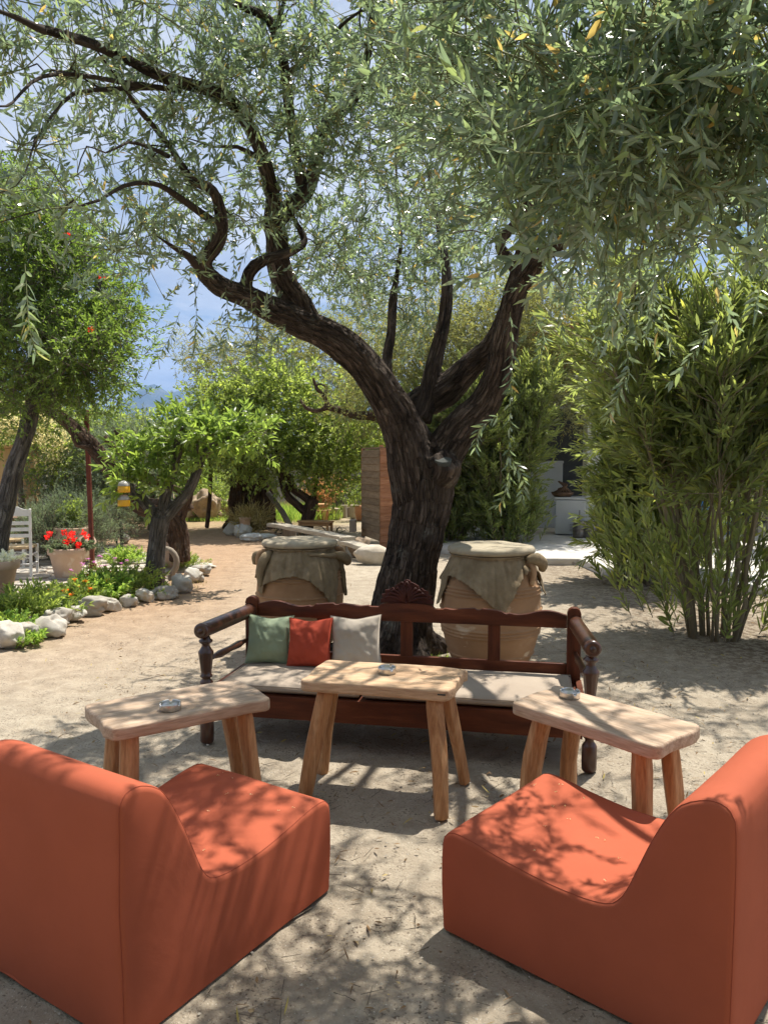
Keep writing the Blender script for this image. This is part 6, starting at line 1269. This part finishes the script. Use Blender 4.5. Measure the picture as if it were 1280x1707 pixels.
# carved crest: palmette of scrolls on a scalloped plate
cx = 0; cr_ = empty('tmp', (0, 0, 0)); bpy.data.objects.remove(cr_)
plate = [(-.172, .770), (.172, .770)]; 
sil = [(.172, .790), (.155, .800), (.165, .822), (.140, .828), (.142, .852), (.112, .858), (.095, .872), (.082, .862), (.075, .885), (.052, .898), (.030, .905), (.018, .918), (0, .924)]
plate += sil + [(-x, z) for x, z in sil[::-1][1:]]
MT['carved'] = surf('carved_wood', [(.3, (.035, .008, .006)), (.7, (.075, .018, .012))], 8, rough=.55, bump=.2, spec=.25)
mb = MB(); mb.prism(plate, BD - .004, BD + .012)
def scroll(x0, z0, pts2, r): mb.tube([(x0 + a, BD - .008, z0 + b) for a, b in pts2], r, n=6)
for s in (-1, 1):
    for k in range(6):
        a1 = R(12 + k * 14); l = .15 - .008 * k; scroll(0, .775, [(s * .012 * k * .3, .0), (s * math.cos(a1) * l * .45, math.sin(a1) * l * .6 + .012), (s * math.cos(a1) * l * .8, math.sin(a1) * l * .82 + .012), (s * math.cos(a1) * l, math.sin(a1) * l * .8)], [.010, .010, .008, .004])
    sp_ = [(s * (.045 + .022 * math.cos(t) * (1 - t / 9)), .020 + .020 * math.sin(t) * (1 - t / 9)) for t in np.linspace(0, 6.5, 12)]; scroll(0, .772, sp_, .005)
    sp_ = [(s * (.030 + .017 * math.cos(t) * (1 - t / 9)), .120 + .017 * math.sin(t) * (1 - t / 9)) for t in np.linspace(0, 6.5, 12)]; scroll(0, .772, sp_, .0045)
    scroll(0, .775, [(0, .02), (s * .030, .055), (s * .032, .085), (s * .012, .115), (0, .14)], [.008, .008, .007, .006, .005])
mb.lathe([(.001, -.022), (.014, -.012), (.018, 0)], c=(0, BD, .84), n=12, cap=False)
mb.build('carved_crest', MT['carved'], bench)

# cushions
MT['cushion'] = surf('cushion_beige', [(.3, (.32, .26, .205)), (.7, (.38, .315, .25))], 3, rough=.95, bump=.15, bscale=14, fine=300, spec=.1)
def mattress(x0, x1, label):
    r0 = empty('seat_cushion', bw((x0 + x1) / 2, BD / 2 - .02, .311), brz, label, 'cushion'); w_, d_ = (x1 - x0) / 2 - .004, BD / 2 - .022
    nx_, ny_ = 60, 24; V = []; 
    for side_ in (1, -1):
        for j in range(ny_ + 1):
            for i in range(nx_ + 1):
                u = 2 * i / nx_ - 1; v = 2 * j / ny_ - 1; e = min((1 - abs(u)) * w_, (1 - abs(v)) * d_); th = .024 + .010 * (1 - math.exp(-e * 14)); th *= math.sqrt(min(1, e / .012 + .15))
                n_q = float(fbm(np.array([[u * w_ * 6 + x0 * 9, v * d_ * 6, side_ * 3.]]), 2)[0]); V.append((u * w_, v * d_, .034 + side_ * (th + .004 * n_q * (side_ > 0))))
    n1 = (nx_ + 1) * (ny_ + 1); Fq = []
    for j in range(ny_):
        for i in range(nx_):
            a_ = j * (nx_ + 1) + i; Fq.append((a_, a_ + 1, a_ + nx_ + 2, a_ + nx_ + 1)); Fq.append((n1 + a_ + nx_ + 1, n1 + a_ + nx_ + 2, n1 + a_ + 1, n1 + a_))
    rim = [i for i in range(nx_ + 1)] + [(j + 1) * (nx_ + 1) - 1 for j in range(1, ny_ + 1)] + [ny_ * (nx_ + 1) + i for i in range(nx_ - 1, -1, -1)] + [j * (nx_ + 1) for j in range(ny_ - 1, 0, -1)]
    for k in range(len(rim)): a_, b_2 = rim[k], rim[(k + 1) % len(rim)]; Fq.append((a_, n1 + a_, n1 + b_2, b_2))
    mb = MB(); mb.add(V, Fq, True); mb.build('pad', MT['cushion'], r0)
    mb = MB(); mb.tube([(q[0], q[1], .052) for q in ((-w_, -d_), (w_, -d_), (w_, d_), (-w_, d_), (-w_, -d_))], .004, n=6); mb.build('piping', MT['cushion'], r0)
mattress(-(HW - .075), -.17, 'shorter beige seat cushion on the left, under the pillows'); mattress(-.16, HW - .075, 'longer beige seat cushion filling the right side of the bench')
def fabric(name, c, k=.85): return surf(name, [(.3, tuple(q * k for q in c)), (.7, c)], 3, rough=.9, bump=.12, bscale=12, fine=420, spec=.15)
MT['green_fabric'] = fabric('green_fabric', (.25, .30, .20)); MT['red_fabric'] = fabric('red_fabric', (.40, .065, .035)); MT['beige_fabric'] = fabric('beige_fabric', (.42, .365, .30))
def pillow(px, label, mat, w_=.150, h_=.160, tilt=14, roll=0, seed=1, yb=0, turn=0):
    xw = P(px, 1110, 4.9).x; # place on the bench seat against the back
    lx = (xw - mid.x) / math.cos(brz) - .09; n = 34
    r0 = empty('pillow', bw(lx, BD - .135 + yb, .375 + h_ * .93), 0, label, 'pillow'); r0.rotation_euler = (R(-tilt), R(roll), brz + R(turn))
    V = []
    for side_ in (1, -1):
        for j in range(n + 1):
            for i in range(n + 1):
                u = 2 * i / n - 1; v = 2 * j / n - 1; pin = 1 - .10 * (1 - abs(v) ** 2.0) * abs(u) ** 3; piv = 1 - .10 * (1 - abs(u) ** 2.0) * abs(v) ** 3
                th = .062 * ((1 - u * u) * (1 - v * v)) ** .42
                q = np.array([[u * 2.2 + seed, v * 2.2, side_ * 2.]]); wr = float(fbm(q, 3)[0]) * .018 + float(1 - abs(vnoise(np.array([[u * 5 + v * 3 + seed, v * 1.4, 0]]))[0]) * 2) * .004 * (1 - max(abs(u), abs(v)) ** 4)
                V.append((u * w_ * pin, -side_ * (th + wr * min(1, th * 30)), v * h_ * piv - .01 * math.exp(-((u) / .4) ** 2) * (v > .6) * (v - .6) * 2.5))
    n1 = (n + 1) ** 2; Fq = []
    for j in range(n):
        for i in range(n):
            a_ = j * (n + 1) + i; Fq.append((a_, a_ + 1, a_ + n + 2, a_ + n + 1)); Fq.append((n1 + a_ + n + 1, n1 + a_ + n + 2, n1 + a_ + 1, n1 + a_))
    rim = [i for i in range(n + 1)] + [(j + 1) * (n + 1) - 1 for j in range(1, n + 1)] + [n * (n + 1) + i for i in range(n - 1, -1, -1)] + [j * (n + 1) for j in range(n - 1, 0, -1)]
    for k in range(len(rim)): a_, b_2 = rim[k], rim[(k + 1) % len(rim)]; Fq.append((a_, n1 + a_, n1 + b_2, b_2))
    mb = MB(); mb.add(V, Fq, True); mb.build('pillow_body', MT[mat], r0)
    ring = [V[k] for k in rim] + [V[rim[0]]]; mb = MB(); mb.tube([(x, 0, z) for x, y, z in ring], .0025, n=5, cap=False); mb.build('seam', MT[mat], r0)
pillow(447, 'sage green square pillow at the left end of the bench', 'green_fabric', seed=1, tilt=16, roll=2, turn=10)
pillow(518, 'brick red square pillow between the green and the beige one', 'red_fabric', seed=4, tilt=18, roll=-3, yb=-.035, turn=-4)
pillow(593, 'beige square pillow, rightmost of the three, leaning by the trunk', 'beige_fabric', w_=.165, h_=.17, seed=8, tilt=15, roll=-3, turn=4)

# ================================================================== TABLES
def woodmat(name, a, b, c, axis_):
    m, t, o = M_new(name); st = (1, 9, 9) if axis_ == 'x' else (9, 9, 1.1); co = coords(t, st)
    n = N(t, 'ShaderNodeTexNoise', i_Scale=2.2, i_Detail=8, i_Roughness=.6, i_Distortion=.9); t.links.new(co, n.inputs['Vector']); r = ramp(t, n.outputs['Fac'], [(.28, a), (.5, b), (.72, c)])
    wv = N(t, 'ShaderNodeTexNoise', i_Scale=13, i_Detail=5); t.links.new(co, wv.inputs['Vector']); r2 = ramp(t, wv.outputs['Fac'], [(.36, (.78, .74, .70)), (.6, (1.05, 1.05, 1.05))])
    mm_ = N(t, 'ShaderNodeMixRGB', blend_type='MULTIPLY'); mm_.inputs[0].default_value = .8; t.links.new(r.outputs[0], mm_.inputs[1]); t.links.new(r2.outputs[0], mm_.inputs[2])
    b_x = N(t, 'ShaderNodeBsdfPrincipled', i_Roughness=.62); b_x.inputs['Specular IOR Level'].default_value = .3; t.links.new(mm_.outputs[0], b_x.inputs['Base Color'])
    bp = N(t, 'ShaderNodeBump', i_Strength=.6, i_Distance=.005); t.links.new(wv.outputs['Fac'], bp.inputs['Height']); t.links.new(bp.outputs[0], b_x.inputs['Normal']); t.links.new(b_x.outputs[0], o.inputs[0]); return m
MT['table_top'] = woodmat('table_top', (.40, .245, .14), (.53, .355, .215), (.62, .455, .30), 'x'); MT['table_top_grey'] = woodmat('table_top_grey', (.33, .225, .150), (.46, .335, .235), (.56, .44, .33), 'x')
MT['table_leg'] = woodmat('table_leg', (.30, .13, .05), (.46, .235, .105), (.58, .35, .18), 'z')
def table(cx, cy, rz, L, D_, H_, label, legs, seed, mat):
    r0 = empty('table', (cx, cy, 0), rz, label, 'table'); rs = np.random.default_rng(seed); o_ = []; m = 40
    rad = .035
    cor = [(L / 2 - rad, D_ / 2 - rad, 0), (-L / 2 + rad, D_ / 2 - rad, 90), (-L / 2 + rad, -D_ / 2 + rad, 180), (L / 2 - rad, -D_ / 2 + rad, 270)]
    for ci, (x, y, a0) in enumerate(cor):
        jx, jy = rs.normal() * .010, rs.normal() * .008
        for k in range(5): a = R(a0 + k * 22.5); o_.append((x + jx + rad * math.cos(a), y + jy + rad * math.sin(a)))
        x2, y2, _ = cor[(ci + 1) % 4]; ea = R(a0 + 90)
        for k in range(1, 8): t = k / 8; o_.append((x + (x2 - x) * t + math.cos(ea) * (rad + .006 * math.sin(t * 7 + seed + ci * 2)), y + (y2 - y) * t + math.sin(ea) * (rad + .006 * math.sin(t * 6 + seed * 2 + ci))))
    mb = MB(); mb.slab(o_, H_ - .058, H_); me = mb.mesh('tabletop'); bevel_mesh(me, .013, 4, 50); link('tabletop', me, MT[mat], r0)
    for (x, y, sx, sy, bend, r_) in legs:
        pts2 = [(x, y, H_ - .05), (x + sx * .2 + bend * .6, y + sy * .25, H_ * .72), (x + sx * .5 + bend, y + sy * .5, H_ * .45), (x + sx * .8 + bend * .5, y + sy * .8, H_ * .18), (x + sx, y + sy, -.012)]
        pp, rr = resample(pts2, [r_ * .95, r_ * 1.05, r_ * 1.03, r_ * .95, r_ * .86], .07); rr = [q * (1 + rs.normal() * .02) for q in rr]
        mb = MB(); mb.tube(pp, rr, n=6, smooth=False, flat=.74, twist=rs.uniform(0, 1)); me = mb.mesh('leg'); bevel_mesh(me, .007, 2, 25); link('leg', me, MT['table_leg'], r0)
    return r0
tc_ = table(.005, 3.875, R(-13.5), .77, .42, .60, 'middle wooden stool-table with thick splayed legs in front of the bench', [(.275, -.13, .06, -.12, .01, .058), (.29, .13, .10, .06, .0, .05), (-.27, -.13, -.10, -.06, -.005, .062), (-.30, .10, -.08, .03, -.01, .052)], 3, 'table_top')
mb = MB(); mb.box((.315, -.2115, .578), (.062, .002, .008), bev=.0005); mb.build('edge_plate', MT['sawn'], tc_)
table(-.93, 3.43, R(35), .74, .40, .60, 'left wooden stool-table behind the left orange chair', [(.26, -.12, .05, -.05, 0, .052), (.27, .12, .09, .02, .01, .05), (-.26, -.11, -.03, -.03, 0, .058), (-.25, .12, -.05, .04, .0, .05)], 5, 'table_top_grey')
table(.945, 3.27, R(-50), .74, .37, .60, 'right wooden stool-table with bowed legs behind the right orange chair', [(-.24, -.09, -.06, -.02, -.03, .056), (-.21, .11, -.05, .03, -.025, .05), (.25, -.09, .02, -.0, 0, .052), (.25, .11, .05, .05, .0, .05)], 9, 'table_top_grey')
# stainless ashtrays
MT['inox'] = surf('stainless', [(.3, (.52, .50, .47)), (.7, (.66, .64, .60))], 14, (1, 1, 8), rough=.34, bump=.02, metallic=1)
for px, py, lb in ((645, 1125, 'steel ashtray on the middle table'), (281, 1187, 'steel ashtray on the left table'), (952, 1166, 'steel ashtray at the far end of the right table')):
    g = G(px, py, .60); r0 = empty('ashtray', (g.x, g.y + .03, .6005), random.uniform(0, 2), lb, 'ashtray'); mb = MB(); n = 60; r = .046
    pr_ = [(.001, 0), (r * .93, 0), (r, .004), (r, .028), (r * .985, .034), (r * .90, .034), (r * .88, .028), (r * .86, .006), (.001, .004)]
    mb.lathe(pr_, n=n, cap=False)
    for i in range(3, 7):
        for k in range(n):
            if k % 20 in (0, 1, 19): x, y, z = mb.v[i * n + k]; mb.v[i * n + k] = (x, y, z - .010)
    mb.build('ashtray_body', MT['inox'], r0)
    mb = MB(); mb.lathe([(.001, .0065), (r * .8, .007)], n=24, cap=False); mb.build('ash', MT['soil'], r0)

# ================================================================== FOAM CHAIRS
def terr(name, c):
    m, t, o = M_new(name); co = coords(t)
    n = N(t, 'ShaderNodeTexNoise', i_Scale=2.2, i_Detail=6, i_Roughness=.6); t.links.new(co, n.inputs['Vector']); r = ramp(t, n.outputs['Fac'], [(.3, tuple(q * .88 for q in c)), (.7, tuple(min(1, q * 1.06) for q in c))])
    b = N(t, 'ShaderNodeBsdfPrincipled', i_Roughness=.85); b.inputs['Specular IOR Level'].default_value = .15; 
    t.links.new(r.outputs[0], b.inputs['Base Color'])
    w1 = N(t, 'ShaderNodeTexNoise', i_Scale=420, i_Detail=2); t.links.new(co, w1.inputs['Vector']); b1 = N(t, 'ShaderNodeBump', i_Strength=.22, i_Distance=.001); t.links.new(w1.outputs['Fac'], b1.inputs['Height'])
    w2 = N(t, 'ShaderNodeTexNoise', i_Scale=4.5, i_Detail=4, i_Distortion=1.2); t.links.new(co, w2.inputs['Vector']); b2 = N(t, 'ShaderNodeBump', i_Strength=.08, i_Distance=.03); t.links.new(w2.outputs['Fac'], b2.inputs['Height']); t.links.new(b1.outputs[0], b2.inputs['Normal'])
    t.links.new(b2.outputs[0], b.inputs['Normal']); t.links.new(b.outputs[0], o.inputs[0]); return m
MT['orange_fabric'] = terr('orange_fabric', (.40, .098, .05))
def foam_chair(loc, rz, label, Wc=.70):
    """local: y runs from the front edge (0) to the back, x is the width"""
    r0 = empty('foam_chair', loc, rz, label, 'lounge chair', 'orange foam lounge chairs')
    pr0 = [(.004, .006), (-.008, .18), (-.004, .32), (.012, .358), (.045, .376), (.12, .372), (.25, .350), (.40, .332), (.53, .332), (.62, .345), (.655, .368), (.682, .410), (.717, .49), (.757, .58), (.800, .665), (.840, .720), (.890, .750), (.930, .760), (.968, .752), (.988, .725), (.995, .68), (.997, .45), (.993, .006)]
    # smooth resample of the outline above the base
    P2, _ = resample([Vector((a, 0, b)) for a, b in pr0], [1] * len(pr0), .02); out_ = [(p.x, p.z) for p in P2]
    n = len(out_); m = 22; V = []; er = .022
    xs2 = [-Wc / 2, -Wc / 2 + .003, -Wc / 2 + .010, -Wc / 2 + er] + list(np.linspace(-Wc / 2 + er, Wc / 2 - er, m)[1:-1]) + [Wc / 2 - er, Wc / 2 - .010, Wc / 2 - .003, Wc / 2]
    ins = {0: .020, 1: .010, 2: .0035, 3: 0}
    # inward normals
    cen = []
    for i in range(n):
        a = Vector(out_[max(i - 1, 0)]); b = Vector(out_[min(i + 1, n - 1)]); t = (b - a).normalized(); cen.append((t.y, -t.x))
    NX = len(xs2)
    for j, x in enumerate(xs2):
        k = min(j, NX - 1 - j); d_ = ins.get(k, 0)
        for i, (y, z) in enumerate(out_):
            nx_, nz_ = cen[i]; u = abs(x) / (Wc / 2); sag = .006 * math.cos(u * 1.5) if .05 < y < .7 and z > .3 else 0
            wob = float(vnoise(np.array([[x * 5 + loc[0] * 3, y * 5, z * 5]]))[0]) * .003
            yy = y + nx_ * d_; zz = z + nz_ * d_ - 0
            if i in (0, n - 1): zz = z
            V.append((x * (1 + .004 * wob), yy + wob * nx_, zz + wob * nz_ + (0.004 * math.sin(u * 1.57) * 0)))
    Fq = [(j * n + i, j * n + i + 1, (j + 1) * n + i + 1, (j + 1) * n + i) for j in range(NX - 1) for i in range(n - 1)]
    # sides, filled with a grid so they stay smooth
    mb = MB(); mb.add(V, Fq, True)
    for j in (0, NX - 1):
        loop = [j * n + i for i in range(n)]; mb.add([V[q] for q in loop], [tuple(range(n)) if j == 0 else tuple(range(n - 1, -1, -1))], True)
    mb.add([V[0], V[n - 1], V[(NX - 1) * n + n - 1], V[(NX - 1) * n]], [(0, 1, 2, 3)], False)
    me = mb.mesh('foam_body'); bm = bmesh.new(); bm.from_mesh(me); bmesh.ops.remove_doubles(bm, verts=bm.verts, dist=.0004)
    big_ = [f for f in bm.faces if len(f.verts) > 8]; bmesh.ops.recalc_face_normals(bm, faces=bm.faces)
    for f in big_:
        pass
    bmesh.ops.triangulate(bm, faces=big_, quad_method='BEAUTY', ngon_method='BEAUTY'); bm.to_mesh(me); bm.free(); me.set_sharp_from_angle(angle=R(50))
    link('foam_body', me, MT['orange_fabric'], r0)
    # stitched seams and the folded hem
    for sgn, j in ((-1, 2), (1, NX - 3)):
        mb = MB(); mb.tube([V[j * n + i] for i in range(0, n)], .0016, n=5); mb.build('seam', MT['orange_seam'], r0)
    mb = MB(); h_ = .012; c_ = [(-Wc / 2 + .012, .004), (Wc / 2 - .012, .004), (Wc / 2 - .012, .990), (-Wc / 2 + .012, .990)]; pp = []
    for k in range(4):
        a, b = Vector((*c_[k], 0)), Vector((*c_[(k + 1) % 4], 0))
        for t in np.linspace(0, 1, 24, endpoint=False): p_ = a.lerp(b, t); pp.append(p_ + Vector((0, 0, .010 + .003 * math.sin(t * 31 + k))) + Vector((random.uniform(-.0015, .0015), random.uniform(-.0015, .0015), 0)))
    pp.append(pp[0]); v = []
    for q in pp: v += [q + Vector((0, 0, h_)), q + Vector((0, 0, -h_))]
    cx_ = Vector((0, .5, 0)); v2 = [q + (cx_ - Vector((q.x, q.y, 0))).normalized() * -.0 for q in v]
    mb.tube(pp, .004, n=6, cap=False); mb.build('hem', MT['orange_fabric'], r0)
    mb = MB(); mb.box((0, .5, .008), (Wc - .08, .90, .012)); mb.build('base_panel', MT['black_cloth'], r0)
    # blossom crumbs fallen on the seat
    crumbs = []
    for k in range(14): x = random.uniform(-.3, .3); y = random.uniform(.06, .6); z = float(np.interp(y, [a for a, b in pr0[4:10]], [b for a, b in pr0[4:10]])); crumbs.append((x, y, z + .003))
    q = np.repeat(np.array(crumbs), 4, 0) + rng.normal(size=(56, 3)) * np.array([.002, .002, .0005]); o = link('fallen_blossom', leaf_mesh('fallen_blossom', q, rnd_dir(56) * np.array([1, 1, .3]), rnd_dir(56) + np.array([0, 0, 1]), np.full(56, .006), np.full(56, .004), np.zeros(56), 'diamond'), MT['cream_petal'], r0); tag(o, kind='stuff')
    return r0
MT['orange_seam'] = surf('orange_seam', [(.3, (.30, .06, .03)), (.7, (.36, .08, .04))], 10, rough=.9, bump=.1)
# right chair: visible left side runs from (.207,2.79) to (.94,2.12)
def chair_at(fx, fy, bx, by, side, label):
    """front/back bottom corners of the visible side; side = +1 if the body extends to local +x"""
    yv = Vector((bx - fx, by - fy, 0)).normalized(); rz = math.atan2(yv.y, yv.x) - math.pi / 2; xv = Vector((math.cos(rz), math.sin(rz), 0)); o_ = Vector((fx, fy, 0)) + xv * .35 * side; return foam_chair(o_, rz, label)
a, b = G(735, 1549), G(1052, 1709); d_ = (b - a).normalized(); b = a + d_ * .995; chair_at(a.x, a.y, b.x, b.y, -1, 'terracotta orange foam lounge chair at the bottom right, its back to the right edge')
a, b = G(553, 1482), G(270, 1706); d_ = (b - a).normalized(); b = a + d_ * .995; chair_at(a.x, a.y, b.x, b.y, 1, 'terracotta orange foam lounge chair at the bottom left, its back to us')

# unseen hedge added behind the camera to darken the shaded sides
n = 26000; hp_ = np.stack([rng.uniform(-9, 9, n), -5.2 + rng.normal(size=n) * .5, rng.uniform(0, 1, n) ** .8 * 4.2], 1)
tag(link('hedge', leaf_mesh('hedge', hp_, rnd_dir(n), rnd_dir(n), np.full(n, .22), np.full(n, .08), np.zeros(n), 'diamond'), MT['pomegranate_leaf']), 'unseen leafy hedge added behind the camera to block fill light', kind='stuff')

# ================================================================== AIR
hz_m = bpy.data.materials.new('haze'); hz_m.use_nodes = True; t_ = hz_m.node_tree; t_.nodes.clear()
vo = t_.nodes.new('ShaderNodeVolumePrincipled'); vo.inputs['Color'].default_value = (.34, .56, 1, 1); vo.inputs['Density'].default_value = 1.5e-4; vo.inputs['Anisotropy'].default_value = 0.2
oo = t_.nodes.new('ShaderNodeOutputMaterial'); t_.links.new(vo.outputs[0], oo.inputs['Volume'])
mb = MB(); mb.box((0, 0, 574), (19000, 19000, 1152)); hz_o = mb.build('haze', hz_m); tag(hz_o, 'thin summer haze in the air', kind='stuff')
